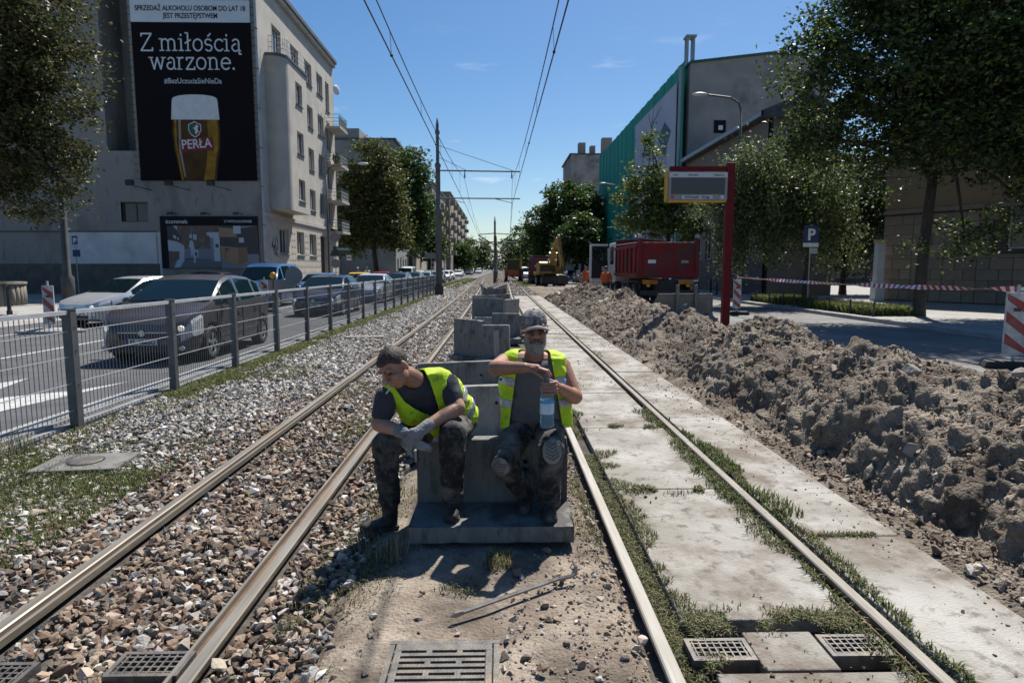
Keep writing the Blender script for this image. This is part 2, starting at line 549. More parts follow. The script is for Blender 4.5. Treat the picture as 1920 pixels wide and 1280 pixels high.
M_rail = mat('rail_steel', (0.36, 0.33, 0.28), (0.25, 0.22, 0.18), scale=3, rough=0.42, metal=0.6, stretch=(8, .5, 8), dirt=(0.40, 0.26, 0.12), dscale=2.0, damt=0.55)
M_rust = mat('rail_web', (0.10, 0.06, 0.04), (0.17, 0.11, 0.07), scale=12, rough=0.9)
M_railb = mat('rail_bright', (.34, .315, .27), (.44, .42, .38), scale=5, rough=.7, metal=.0, spec=.25, stretch=(10, .6, 10), dirt=(.20, .13, .07), dscale=2.5, damt=.6)
M_railold = mat('rail_weathered', (0.15, 0.135, 0.115), (0.24, 0.22, 0.19), scale=5, rough=0.62, metal=0.2, stretch=(10, .6, 10), dirt=(0.22, 0.14, 0.08), dscale=1.5, damt=0.7)
def rail(fx, groove, label, m, y0=0.8, y1=420, ztop=0.0):
    """grooved tram rail; groove = +1 lip on +x side, -1 on -x side, 0 plain"""
    ys_ = list(np.arange(y0, 60, 1.5)) + list(np.arange(60, 150, 5)) + list(np.arange(150, y1 + 1, 30))
    prof_head = [(-0.028, -0.035), (-0.031, -0.006), (-0.024, 0.0), (0.024, 0.0), (0.031, -0.006), (0.028, -0.035)]
    prof_web = [(-0.008, -0.036), (0.008, -0.036), (0.010, -0.12), (-0.010, -0.12)]
    root = empty('rail', (fx(0), 0, ztop), 0, label, 'rail', 'tram rails')
    def sweep(name, prof, mm, dx=0):
        vs_, fs_ = [], []
        n = len(prof)
        for y in ys_:
            for (a, b) in prof: vs_.append((fx(y) + dx + a, y, ztop + b))
        for j in range(len(ys_) - 1):
            for k_ in range(n):
                k2 = (k_ + 1) % n
                fs_.append((j * n + k_, j * n + k2, (j + 1) * n + k2, (j + 1) * n + k_))
        fs_.append(tuple(range(n))); fs_.append(tuple((len(ys_) - 1) * n + k_ for k_ in reversed(range(n))))
        MB().add(vs_, fs_).build(name, mm, root, world=True)
    sweep('rail_head', prof_head, m)
    sweep('rail_web', prof_web, M_rust)
    if groove:
        sweep('groove_floor', [(-0.03, -0.034), (0.03, -0.034), (0.03, -0.045), (-0.03, -0.045)], M_rust, groove * 0.045)
        sweep('guard_lip', [(-0.009, -0.042), (-0.009, -0.006), (-0.006, -0.002), (0.006, -0.002), (0.009, -0.006), (0.009, -0.042)], m, groove * 0.075)
    return root
rail(lambda y: xl(y) - 0.515, 1, 'rusty grooved rail nearest the mesh fence', M_rail)
rail(lambda y: xl(y) + 0.515, -1, 'worn grooved rail beside the younger worker, edge of the stone ballast', M_rail)
rail(lambda y: xr(y) - 0.53, 0, 'bright worn rail along the left edge of the concrete panels', M_railb, ztop=0.008)
rail(lambda y: xr(y) + 0.53, 0, 'weathered rail between the two rows of concrete panels', M_railold, ztop=0.012)
# loose guard strip beside the weathered rail
mb = MB(); mb.bar((1.70, 0.9, -0.03), (1.70, 3.0, -0.035), 0.008, 0.05)
tag(mb.build('guard_strip', M_rust), 'thin rusty guard strip in the grass beside the weathered rail', 'guard strip')

# ---- concrete panels over the right track
panels = empty('track_paving', (1.6, 0, 0)); tag(panels, 'concrete panel paving over the right tram track', None, None, 'structure')
def panel(x0, x1, y0, y1, z=-0.006):
    o = MB().b2(x0, x1, y0, y1, -0.2, z + random.uniform(-.005, .004)).build('concrete_panel', M_conc, panels, bevel=0.008, world=True)
    return o
yj = [0.6, 2.4, 2.45, 2.74, 2.95, 4.62, 6.45, 8.3, 10.2, 12.1, 14.0, 16, 18, 20, 22, 24, 26, 28, 30, 32, 34, 36, 38, 39]
panel(0.87, 1.66, 0.6, 2.405); panel(1.085, 1.395, 2.42, 2.70); panel(.85, 1.67, 2.408, 2.793, -.075)
yj = [2.80, 4.60, 6.45, 8.3, 10.2, 12.1, 14.0, 16, 18, 20, 22, 24, 26, 28, 30, 32, 34, 36, 39]
for a, b in zip(yj[:-1], yj[1:]):
    panel(0.85, 1.68, a + .007, b - .007)
yk = [0.4, 3.72, 6.9, 10.0, 13, 16, 19, 22, 25, 28, 31, 34, 37, 39.2]
for a, b in zip(yk[:-1], yk[1:]):
    panel(1.835, 2.45, a + .006, b - .006, 0.0)

# ---- the earth bank beside the track
def bank_h(P):
    x, y = P[:, 0], P[:, 1]
    crest = 3.86 + 0.22 * vnoise(np.c_[y, y * 0], 0.35, 3, 4)
    pk = np.interp(y, [2, 4, 4.9, 5.5, 6.0, 6.7, 7.3, 8.2, 9.1, 9.9, 11.2, 12.5, 13.6, 14.6, 16, 18, 20, 22, 24, 27, 29.5, 32, 36, 39, 42, 50, 60],
                      [.80, .80, .76, .72, .80, .66, .74, .70, .92, .70, .50, .66, .82, .56, .70, .55, .98, .72, .95, .74, .98, .62, .40, .34, .2, .1, .02])
    lw = np.interp(y, [0, 7, 14], [1.02, 1.2, 1.4]); rw = np.interp(y, [0, 9, 12, 16, 40], [1.5, 1.45, 1.35, 1.4, 1.9])
    dl = np.clip((crest - x) / lw, 0, 1.4); dr = np.clip((x - crest) / rw, 0, 1.6)
    sl = np.where(x < crest, 1 - dl, 1 - dr)
    sl = np.clip(sl, -0.45, 1)
    # cut face towards the track near the viewer: steep foot, flatter top, foot line wandering in plan
    foot = 2.83 + 0.20 * vnoise(np.c_[y, y * 0], 0.9, 3, 14) + 0.07 * vnoise(np.c_[y, y * 0], 3.5, 2, 15)
    tt = np.clip((x - foot) / (crest - foot), 0, 1)
    near = np.clip((11 - y) / 4, 0, 1)
    cut = 1 - (1 - tt) ** 2.6
    sl = np.where((x < crest), sl * (1 - near) + near * (cut - 0.06), sl)
    z = pk * np.where(sl > 0, sl ** 0.95, sl * 0.55)
    z = np.where((x > crest) & (sl < 0), np.maximum(z, -0.03), z)
    # toe below the panels
    z = np.where(x < crest, np.maximum(z, -0.10), z)
    z = np.where(x < crest, np.minimum(z, -0.035 + 2.2 * np.clip(x - 2.47, 0, None)), z)
    rough = np.clip((x - 2.46) / 0.3, 0.0, 1) * np.clip(z + 0.35, 0.12, 1.0)
    z = z + rough * (0.16 * vnoise(P, 1.3, 3, 21) + 0.22 * np.abs(vnoise(P, 2.0, 2, 33)) - 0.03)
    # undercut lumps near the camera
    z += np.clip(1 - np.abs(y - 4.6) / 3.2, 0, 1) * 0.22 * np.tanh(4 * vnoise(P, 1.3, 3, 55)) * np.clip(1 - np.abs(x - 3.25) / .6, 0, 1)
    return z
xs = np.concatenate([np.linspace(2.455, 4.6, 130), np.linspace(4.62, 6.3, 45)])
ys = np.concatenate([np.linspace(1.6, 12, 420), np.linspace(12.05, 30, 300), np.linspace(30.2, 60, 100)])
X, Y = np.meshgrid(xs, ys); P = np.c_[X.ravel(), Y.ravel()]
Zb = bank_h(P)
# clods and crumbs pushed out along the surface normal, so the steep face is not smeared
G_ = Zb.reshape(len(ys), len(xs)); gy_, gx_ = np.gradient(G_, ys, xs)
Nb = np.stack([-gx_.ravel(), -gy_.ravel(), np.ones(len(Zb))], 1); Nb /= np.linalg.norm(Nb, axis=1)[:, None]
P3 = np.c_[P, Zb]
amp_ = np.clip((P[:, 0] - 2.5) / .35, 0, 1) * np.clip(1.25 - P[:, 1] / 60, .3, 1)
dsp_ = amp_ * (0.10 * np.abs(vnoise(P3, 4.2, 2, 41)) + 0.085 * np.abs(vnoise(P3, 10, 2, 43)) + 0.055 * np.abs(vnoise(P3, 24, 2, 47)) - 0.04)
P3 = P3 + Nb * dsp_[:, None]
P3[P[:, 0] < 2.4551] = np.c_[P, np.full(len(P), -.4)][P[:, 0] < 2.4551]
nxb = len(xs) - 1; nyb = len(ys) - 1
i = np.arange(nyb)[:, None] * (nxb + 1) + np.arange(nxb)[None]
F = np.stack([i, i + 1, i + nxb + 2, i + nxb + 1], -1).reshape(-1, 4)
M_earth = mat('dug_earth', (0.15, 0.117, 0.088), (0.33, 0.275, 0.215), scale=2.2, rough=1.0, bump=1.0, bscale=42, bdist=.06, dirt=(0.095, 0.072, 0.053), dscale=1.4, damt=0.85, dthr=(.46,.62), thr=(0.34, 0.62), dirt2=((.28,.245,.205), 5, .56, .68, .7))
tag(link('earth_bank', mesh_np('earth_bank', P3, F, M_earth, True)), 'long bank of freshly dug earth beside the concrete panels', None, None, 'structure')

# ---- stones
def stone_shapes(n, seed, flat=0.6):
    out = []
    rs = random.Random(seed)
    for _ in range(n):
        bm = bmesh.new()
        for _k in range(rs.randint(9, 13)):
            v = Vector((rs.gauss(0, 1), rs.gauss(0, 1), rs.gauss(0, 1))).normalized()
            bm.verts.new((v.x * rs.uniform(.7, 1.15), v.y * rs.uniform(.55, .95), v.z * flat * rs.uniform(.7, 1.1)))
        g = bmesh.ops.convex_hull(bm, input=bm.verts)
        bmesh.ops.delete(bm, geom=[e for e in g['geom_unused'] if isinstance(e, bmesh.types.BMVert)], context='VERTS')
        bmesh.ops.triangulate(bm, faces=bm.faces)
        bm.verts.ensure_lookup_table(); bm.verts.index_update()
        out.append((np.array([v.co[:] for v in bm.verts]), np.array([[v.index for v in f.verts] for f in bm.faces])))
        bm.free()
    return out
SHAPES = stone_shapes(16, 5)

def scatter_stones(name, pos, size, tint, m, shapes=SHAPES, tilt=0.5):
    n = len(pos)
    which = rng.integers(0, len(shapes), n)
    Vs, Fs, Cs = [], [], []
    off = 0
    for k_, (sv, sf) in enumerate(shapes):
        idx = np.where(which == k_)[0]
        if len(idx) == 0: continue
        a = rng.uniform(0, 2 * np.pi, len(idx)); t1 = rng.normal(0, tilt, len(idx)); t2 = rng.normal(0, tilt, len(idx))
        ca, sa = np.cos(a), np.sin(a); c1, s1 = np.cos(t1), np.sin(t1); c2, s2 = np.cos(t2), np.sin(t2)
        x, y, z = sv[:, 0][None], sv[:, 1][None], sv[:, 2][None]
        y1 = y * c1[:, None] - z * s1[:, None]; z1 = y * s1[:, None] + z * c1[:, None]
        x2 = x * c2[:, None] + z1 * s2[:, None]; z2 = -x * s2[:, None] + z1 * c2[:, None]
        x3 = x2 * ca[:, None] - y1 * sa[:, None]; y3 = x2 * sa[:, None] + y1 * ca[:, None]
        s_ = size[idx][:, None]
        V = np.stack([x3 * s_, y3 * s_, z2 * s_], -1) + pos[idx][:, None, :]
        Vs.append(V.reshape(-1, 3)); nv = sv.shape[0]
        Fs.append((sf[None] + (np.arange(len(idx)) * nv)[:, None, None]).reshape(-1, 3) + off)
        off += V.shape[0] * nv
        Cs.append(np.repeat(tint[idx], nv, axis=0))
    return link(name, mesh_np(name, np.concatenate(Vs), np.concatenate(Fs), m, False, np.concatenate(Cs)))

def palette(n, cols, weights, jit=0.18):
    cols = np.array(cols); k_ = rng.choice(len(cols), n, p=np.array(weights) / np.sum(weights))
    c = cols[k_] * (1 + rng.normal(0, jit, (n, 1))) * (1 + rng.normal(0, 0.018, (n, 3)))
    return np.clip(c, 0.015, 0.8)

M_stone = mat_tint('ballast_stone', rough=0.9, bump=0.5, bscale=90, nscale=40, namt=0.3)
BR = [(0.19, 0.128, 0.088), (0.27, 0.197, 0.142), (0.155, 0.125, 0.10), (0.37, 0.305, 0.24), (0.28, 0.26, 0.235), (0.52, 0.48, 0.43), (0.09, 0.075, 0.06)]
GY = [(0.37, 0.355, 0.33), (0.50, 0.48, 0.45), (0.28, 0.26, 0.235), (0.30, 0.245, 0.195), (0.16, 0.15, 0.14), (0.24, 0.19, 0.15)]
def ballast(x0, x1, y0, y1, dens, smin, smax, keep=None):
    n = int((x1 - x0) * (y1 - y0) * dens)
    P_ = np.c_[rng.uniform(x0, x1, n), rng.uniform(y0, y1, n)]
    if keep is not None: P_ = P_[keep(P_)]
    return P_, rng.uniform(smin, smax, len(P_)) * np.where(rng.random(len(P_)) < 0.08, 1.5, 1.0)
def not_rail(P_):
    cl = np.interp(P_[:, 1], [0, 18, 31, 57, 85, 110, 200], [-1.77, -1.77, -1.86, -2.2, -2.75, -3.2, -3.5])
    a = P_[:, 0] - cl
    return (np.abs(a + 0.48) > 0.10) & (np.abs(a - 0.48) > 0.10)
allP, allS, allT, allZ = [], [], [], []
for (y0, y1, dens, s0, s1) in ((0.9, 4.5, 1250, .015, .040), (4.5, 9, 760, .019, .040), (9, 17, 420, .026, .050), (17, 34, 190, .036, .062), (34, 75, 60, .06, .10)):
    P_, S_ = ballast(-4.45, -0.72, y0, y1, dens, s0, s1, not_rail)
    if y0 < 12:
        e = -0.93 + 0.22 * (vnoise(P_, 1.1, 3, 8) + 0.6)
        k_ = (P_[:, 0] < e) | (rng.random(len(P_)) < 0.05); P_, S_ = P_[k_], S_[k_]
    k_ = ~((np.abs(P_[:, 0] + 3.56) < .36) & (np.abs(P_[:, 1] - 5.42) < .27)) & ~((np.abs(P_[:, 0] + 1.45) < .17) & (np.abs(P_[:, 1] - 2.52) < .12)) & ~((np.abs(P_[:, 0] + 2.08) < .17) & (np.abs(P_[:, 1] - 2.5) < .12))
    P_, S_ = P_[k_], S_[k_]
    # browner near the rails and the camera, greyer towards the fence
    cl = -1.77
    g = np.clip((np.abs(P_[:, 0] - cl) - 0.55) / 1.0, 0, 1) * 0.75 + np.clip((P_[:, 1] - 4) / 7, 0, 1) * 0.55 + 0.25 * vnoise(P_, 1.0, 3, 61)
    isg = rng.random(len(P_)) < np.clip(g, 0.06, 0.95)
    T_ = np.where(isg[:, None], palette(len(P_), GY, [3, 3, 2, 1, 1, 1]), palette(len(P_), BR, [3, 3, 2, 2, 1, .6, 1]))
    allP.append(P_); allS.append(S_); allT.append(T_)
    allZ.append(np.full(len(P_), -0.052) + 0.022 * vnoise(P_, 2.2, 3, 77) + rng.uniform(-.012, .012, len(P_)))
# right track ballast beyond the panels
for (y0, y1, dens, s0, s1) in ((39.2, 60, 45, .05, .09), (60, 110, 10, .1, .16)):
    P_, S_ = ballast(-0.8, 2.6, y0, y1, dens, s0, s1)
    allP.append(P_); allS.append(S_); allT.append(palette(len(P_), GY, [1, 1, 3, 2, 3, 2])); allZ.append(np.full(len(P_), -0.06))
P_ = np.concatenate(allP); Zs = np.concatenate(allZ)
g = scatter_stones('ballast_gravel', np.c_[P_, Zs], np.concatenate(allS), np.concatenate(allT), M_stone)
tag(g, 'brown and grey crushed stone ballast around the rails', 'gravel', None, 'stuff')

# pebbles on the sandy strip
n = 15000
P_ = np.c_[rng.uniform(-0.9, 0.64, n), rng.uniform(1.6, 7.5, n)]
k_ = rng.random(n) < np.clip(0.28 + 1.1 * (P_[:, 0] - 0.05) + 0.4 * vnoise(P_, 2.5, 3, 12), 0.06, 1)
P_ = P_[k_]; n = len(P_)
S_ = np.clip(rng.lognormal(-4.9, 0.6, n), 0.003, 0.034)
Zp = -0.035 + 0.022 * vnoise(P_, 1.6, 4, 3) + 0.012 * vnoise(P_, 7, 3, 5) + S_ * 0.25
k_ = ~((np.abs(P_[:, 0] + .24) < .24) & (P_[:, 1] < 2.65)) & ~((np.abs(P_[:, 0] + .05) < .53) & (np.abs(P_[:, 1] - 3.9) < .3))
g = scatter_stones('pebbles', np.c_[P_, Zp][k_], S_[k_], palette(n, [(0.30, 0.22, 0.16), (0.42, 0.36, 0.30), (0.16, 0.13, 0.11), (0.36, 0.33, 0.30), (0.22, 0.17, 0.13)], [2, 2, 2, 1, 2])[k_], M_stone)
tag(g, 'scattered pebbles on the sandy soil strip', 'pebbles', None, 'stuff')

# crumbs of soil on the panels
n = 7000
P_ = np.c_[rng.uniform(0.9, 2.45, n), rng.uniform(1.8, 20, n)]
k_ = (vnoise(P_, 0.9, 3, 92) + 0.5 * np.clip((P_[:, 0] - 1.9) / .5, 0, 1) + 0.25 * rng.normal(0, 1, n)) > 0.42
k_ &= (np.abs(P_[:, 0] - 1.76) > .09)
P_ = P_[k_]; n = len(P_); S_ = np.clip(rng.lognormal(-5.0, 0.5, n), 0.003, 0.02)
g = scatter_stones('soil_crumbs', np.c_[P_, np.full(n, 0.0)], S_, palette(n, [(0.10, 0.075, 0.055), (0.18, 0.14, 0.10), (0.07, 0.055, 0.045)], [2, 1, 1]), M_stone)
tag(g, 'crumbs of dark soil lying on the concrete panels', 'soil crumbs', None, 'stuff')

# clods all over the bank
n = 70000
P_ = np.c_[rng.uniform(2.5, 5.3, n), 1.8 + 34 * rng.random(n) ** 2.1]
hz = bank_h(P_)
k_ = (hz > -0.25) & (rng.random(n) < np.clip(0.45 + 0.7 * vnoise(P_, 1.5, 3, 71), 0.08, 1))
P_, hz = P_[k_], hz[k_]; n = len(P_)
S_ = np.clip(rng.lognormal(-4.4, 0.6, n), 0.006, 0.075) * (1 + np.clip((P_[:, 1] - 8) / 15, 0, 1.6))
g = scatter_stones('earth_clods', np.c_[P_, hz + S_ * .15 + .02], S_, palette(n, [(0.31, 0.255, 0.20), (0.22, 0.17, 0.125), (0.43, 0.375, 0.31), (0.09, 0.067, 0.05), (0.21, 0.145, 0.10)], [3, 3, 1.5, 2.5, 1.5]), M_stone)
tag(g, 'loose clods and crumbs of earth covering the bank', 'earth clods', None, 'stuff')
# a few larger lumps one can pick out
for (x, y, s, lb) in ((3.5, 5.35, .16, 'big grey stone lump near the crest of the earth bank, behind the near barrier board'),
                      (3.05, 4.55, .10, 'pale upright stone stuck in the cut face of the earth bank'),
                      (2.86, 4.75, .12, 'grey slab of broken concrete at the toe of the earth bank'),
                      (3.45, 6.9, .07, 'rounded stone on the slope of the earth bank below the first peak'),
                      (3.9, 4.6, .12, 'pale lump of clay at the right edge of the bank crest')):
    z = float(bank_h(np.array([[x, y]]))[0])
    sv, sf = random.choice(SHAPES)
    me = mesh_np('stone', sv * s * np.array([1, 1, .9]), sf, mat('lump', (0.24, 0.21, 0.18), (0.32, 0.29, 0.25), scale=9, rough=1, bump=.6, bscale=25))
    o = link('stone', me); o.location = (x, y, z + s * .25); o.rotation_euler = (random.uniform(-.4, .4), random.uniform(-.4, .4), random.uniform(0, 6))
    tag(o, lb, 'stone', 'stones on the earth bank')
for (x, y, s, lb) in ((0.09, 3.30, .038, 'dark angular stone lying above the middle of the crowbar'),
                      (0.17, 2.46, .030, 'dark stone on the sandy soil right of the drain grate'),
                      (0.02, 2.68, .034, 'pale stone leaning on the corner of the drain grate'),
                      (0.27, 3.58, .036, 'stone in front of the concrete base beside the shadow edge'),
                      (0.33, 3.22, .03, 'grey stone under the hook of the crowbar')):
    sv, sf = random.choice(SHAPES)
    o = link('stone', mesh_np('stone', sv * s, sf, M_stone, False, np.tile(palette(1, BR, [1] * 7), (len(sv), 1)))); o.location = (x, y, s * .3 - .02); o.rotation_euler = (0.2, .1, random.uniform(0, 6))
    tag(o, lb, 'stone', 'stones on the sandy strip')

# ================================================================ grass and weeds
M_grass = mat_tint('grass_blade', rough=0.7, transl=0.35, namt=0.0)
GR = [(0.10, 0.13, 0.035), (0.15, 0.18, 0.055), (0.065, 0.08, 0.03), (0.21, 0.20, 0.09), (0.28, 0.24, 0.15)]
def blades(pos, h, spread, weights, width=0.0035):
    """pos (n,3) roots -> bent triangle blades"""
    n = len(pos)
    a = rng.uniform(0, 2 * np.pi, n); l = h * rng.uniform(.5, 1.25, n); b = rng.uniform(.15, 1.0, n) * spread
    w = width * rng.uniform(.7, 1.6, n)
    dx, dy = np.cos(a), np.sin(a)
    p0 = pos
    mid = pos + np.c_[dx * l * b * .4, dy * l * b * .4, l * .6]
    tip = pos + np.c_[dx * l * b, dy * l * b, l * (1 - .3 * b)]
    s = np.c_[-dy * w, dx * w, np.zeros(n)]
    V = np.stack([p0 - s, p0 + s, mid + s * .8, mid - s * .8, tip, tip], 1)[:, :5]
    Fi = np.array([[0, 1, 2], [0, 2, 3], [3, 2, 4]])
    F = (Fi[None] + (np.arange(n) * 5)[:, None, None]).reshape(-1, 3)
    T = np.repeat(palette(n, GR, weights, .22), 5, axis=0)
    return V.reshape(-1, 3), F, T
class Grass:
    def __init__(s): s.V, s.F, s.T, s.o = [], [], [], 0
    def add(s, P_, z, h, spread=.7, weights=(3, 3, 2, 1, .5), width=.0035):
        if np.isscalar(z): z = np.full(len(P_), z)
        V, F, T = blades(np.c_[P_, z], np.full(len(P_), h) if np.isscalar(h) else h, spread, weights, width)
        s.V.append(V); s.F.append(F + s.o); s.T.append(T); s.o += len(V)
    def done(s, name, label):
        o = link(name, mesh_np(name, np.concatenate(s.V), np.concatenate(s.F), M_grass, False, np.concatenate(s.T)))
        return tag(o, label, 'grass', None, 'stuff')
def patchy(x0, x1, y0, y1, n, scale=1.5, thr=0.0, seed=1, dens=1.0):
    P_ = np.c_[rng.uniform(x0, x1, n), rng.uniform(y0, y1, n)]
    return P_[vnoise(P_, scale, 3, seed) > thr + rng.normal(0, .12, n)]
DRY = (1, 1.2, 2, 2.5, 2.5)
def band(xc, side, y0, y1, n, wid, seed, gap=-.35, power=1.3):
    y = rng.uniform(y0, y1, n)
    m_ = vnoise(np.c_[y, y * 0 + seed], 1.7, 4, seed); m2 = vnoise(np.c_[y, y * 0], 6, 3, seed + 1)
    w = wid * np.clip(.55 + 1.1 * m_ + .7 * m2, .12, 1.6)
    x = xc + side * w * rng.random(n) ** power
    k_ = m_ + .4 * m2 > gap + rng.normal(0, .1, n)
    return np.c_[x, y][k_]
WEED = (1.3, .8, 3.5, 2.2, 3.0)
g = Grass()
P_ = band(.75, 1, 1.6, 5.6, 9000, .40, 101, -.40, 1.4); g.add(P_, np.where(P_[:, 0] > .85, -.008, -.05), .032, 1.7, WEED, .0022)
P_ = band(.75, 1, 5.6, 9, 2200, .16, 131, 0); g.add(P_, np.where(P_[:, 0] > .85, -.008, -.05), .045, 1.3, WEED, .003)
P_ = band(1.72, -1, 1.6, 5.4, 4200, .18, 104); g.add(P_, np.where(P_[:, 0] < 1.68, -.006, -.05), .034, 1.6, (2.2, 1.2, 4, 1.4, 1.8), .0024)
P_ = band(1.72, -1, 4.2, 7.2, 2400, .22, 141); g.add(P_, np.where(P_[:, 0] < 1.68, -.006, -.05), .06, 1.3, (4, 2.5, 3, 1, 1), .003)
P_ = band(1.80, 1, 1.6, 6.8, 6000, .15, 105); g.add(P_, np.where(P_[:, 0] > 1.835, -.002, -.04), .038, 1.5, (3.2, 1.6, 3.5, 1.2, 1.4), .0026)
P_ = band(1.80, 1, 4.0, 6.2, 1500, .17, 106); g.add(P_, np.where(P_[:, 0] > 1.835, -.002, -.04), .07, 1.2, (4, 4, 2, 1, .4), .0035)
P_ = np.c_[rng.uniform(.86, 1.66, 3800), 2.80 + np.abs(rng.normal(0, .045, 3800)) * rng.choice([-1.3, .9], 3800)]
P_ = P_[vnoise(P_, 4, 3, 103) > -.12]; g.add(P_, -.012, .034, 1.7, WEED, .0022)
P_ = np.c_[rng.uniform(.9, 1.5, 2600), rng.normal(4.6, .05, 2600)]; P_ = P_[vnoise(P_, 3, 3, 107) > .0]; g.add(P_, -.008, .04, 1.5, WEED, .0025)
P_ = np.c_[rng.uniform(1.0, 1.6, 900), rng.normal(6.45, .04, 900)]; P_ = P_[vnoise(P_, 3, 3, 108) > .05]; g.add(P_, -.008, .04, 1.4, WEED, .003)
P_ = np.c_[rng.uniform(1.95, 2.3, 500), rng.normal(3.72, .02, 500)]; g.add(P_[vnoise(P_, 3, 3, 118) > .0], -.004, .025, 1.4, WEED, .0025)
g.add(patchy(1.78, 1.95, 7, 16, 1500, .8, .2, 109), -.03, .07, 1.1, (3, 3, 2, 1, .5), .005)
g.done('track_grass', 'weedy grass growing in the gaps of the concrete panels')
g = Grass()
g.add(patchy(-1.05, -0.55, 1.9, 4.0, 4600, 2.2, .08, 111), -.045, .032, 1.4, DRY, .0022)
g.add(patchy(-0.75, -0.1, 3.1, 3.6, 1500, 3.0, .15, 112), -.035, .028, 1.4, DRY, .0022)
g.add(patchy(-0.08, 0.06, 3.36, 3.56, 420, 2.5, -.5, 113), -.03, .055, .9, (1, 1, 1, 3, 3), .0022)
g.add(patchy(0.45, 0.62, 3.4, 6.5, 3800, 1.8, -.05, 114), -.045, .04, 1.0, DRY, .0025)
g.add(patchy(-0.95, -0.3, 4.0, 6.0, 2500, 1.6, .0, 115), -.045, .05, 1.0, DRY, .0025)
g.add(np.c_[rng.normal(-0.62, .06, 60), rng.normal(3.55, .06, 60)], -.03, .16, .6, (0, 0, 1, 2, 3), .002)
g.done('strip_grass', 'dry low weeds along the sandy soil strip')
g = Grass()
g.add(patchy(-4.45, -2.75, 3.2, 6.2, 26000, .9, -.05, 121), -.055, .05, .9, (4, 3, 2, 1.5, .8), .003)
g.add(patchy(-4.45, -3.1, 6.2, 11, 9000, .8, .1, 122), -.055, .06, .9, (3, 3, 2, 2, 1), .004)
g.add(np.c_[rng.normal(-4.28, .13, 9000), rng.uniform(8.3, 14.5, 9000)], -.06, .08, .8, (4, 4, 1.5, 2, .6), .005)
g.add(np.c_[rng.normal(-4.3, .12, 9000), rng.uniform(15, 42, 9000)], -.06, .11, .8, (3, 4, 1, 2.5, .6), .009)
g.add(patchy(-2.2, -1.35, 5.6, 9.5, 5000, .9, .05, 123), -.05, .05, .9, (2, 2, 2, 2, 2), .0035)
g.add(patchy(-3.9, -2.5, 9, 22, 3000, .6, .25, 124), -.05, .07, .9, (3, 3, 1, 2, 1), .006)
g.add(np.c_[rng.normal(-4.9, .6, 2500), rng.uniform(55, 110, 2500)], -.06, .2, .8, (3, 4, 1, 2, .6), .03)
g.add(np.c_[rng.normal(2.6, .5, 700), rng.uniform(60, 85, 700)], -.06, .2, .8, (3, 4, 1, 2, .6), .03)
g.add(np.c_[rng.normal(-4.35, .06, 200), rng.uniform(4.6, 5.9, 200)], -.05, .26, .7, (1, 1, 2, 2, 2), .003)
g.done('verge_grass', 'patchy green grass along the foot of the mesh fence')
# planted beds on the right
for (x0, x1, y0, y1, lb, n) in ((12.0, 13.6, 27.0, 30.5, 'bright green planted bed at the foot of the birch', 7000), (12.0, 13.4, 20.4, 25.6, 'bright green planted bed between the birch and the dark tree', 9000)):
    g = Grass(); g.add(np.c_[rng.uniform(x0, x1, n), rng.uniform(y0, y1, n)], .1, .36, .8, (5, 6, 1, 1, 0), .02); g.done('bed_grass', lb)

# ================================================================ drains and small ironwork
M_iron = mat('cast_iron', (0.09, 0.085, 0.08), (0.16, 0.15, 0.14), scale=14, rough=0.6, metal=0.5, bump=0.2, bscale=120, dirt=(0.2, 0.15, 0.1), dscale=7, damt=0.6)
M_void = mat('drain_dark', (0.006, 0.006, 0.006), rough=1)
def grate(loc, w, d, nx_, ny_, label, rz=0.0):
    r = empty('drain_grate', loc, rz, label, 'drain grate', 'drain grates in the track bed')
    MB().b2(-w / 2 + .004, w / 2 - .004, -d / 2 + .004, d / 2 - .004, -.05, -.028).build('sump', M_void, r)
    mb = MB(); t = .02
    for (x0, x1, y0, y1) in ((-w / 2, w / 2, -d / 2, -d / 2 + t), (-w / 2, w / 2, d / 2 - t, d / 2), (-w / 2, -w / 2 + t, -d / 2 + t, d / 2 - t), (w / 2 - t, w / 2, -d / 2 + t, d / 2 - t)):
        mb.b2(x0, x1, y0, y1, -.06, .004)
    mb.build('grate_frame', M_iron, r)
    for i_ in range(1, nx_): MB().b2(-w / 2 + w * i_ / nx_ - .0035, -w / 2 + w * i_ / nx_ + .0035, -d / 2 + t, d / 2 - t, -.025, .002).build('bar', M_iron, r)
    for i_ in range(1, ny_): MB().b2(-w / 2 + t, w / 2 - t, -d / 2 + d * i_ / ny_ - .004, -d / 2 + d * i_ / ny_ + .004, -.025, .0).build('crossbar', M_iron, r)
grate((0.94, 2.56, 0.0), .27, .16, 9, 5, 'square-holed drain grate half covered by weeds beside the bright rail')
grate((1.535, 2.58, 0.0), .27, .16, 9, 5, 'square-holed drain grate beside the weathered rail')
grate((-1.455, 2.52, -.01), .30, .17, 9, 5, 'rusty square-holed drain grate against the grooved rail in the ballast')
grate((-2.08, 2.47, -.02), .30, .17, 9, 5, 'dark drain grate cut by the bottom left corner of the frame')
r = empty('drain_grate', (-0.245, 2.42, -.012), 0.0, 'large slotted cast iron drain grate in the sandy strip, bottom middle', 'drain grate', 'drain grates in the track bed')
mb = MB(); w = .42; d = .46
MB().b2(-w / 2, w / 2, -d / 2, d / 2, -.08, -.03).build('sump', M_void, r)
mb.b2(-w / 2, w / 2, d / 2 - .05, d / 2, -.04, .0); mb.b2(-w / 2, w / 2, -d / 2, -d / 2 + .02, -.04, .0)
mb.b2(-w / 2, -w / 2 + .03, -d / 2 + .02, d / 2 - .05, -.04, .0); mb.b2(w / 2 - .03, w / 2, -d / 2 + .02, d / 2 - .05, -.04, .0)
mb.build('grate_plate', M_iron, r, bevel=.004)
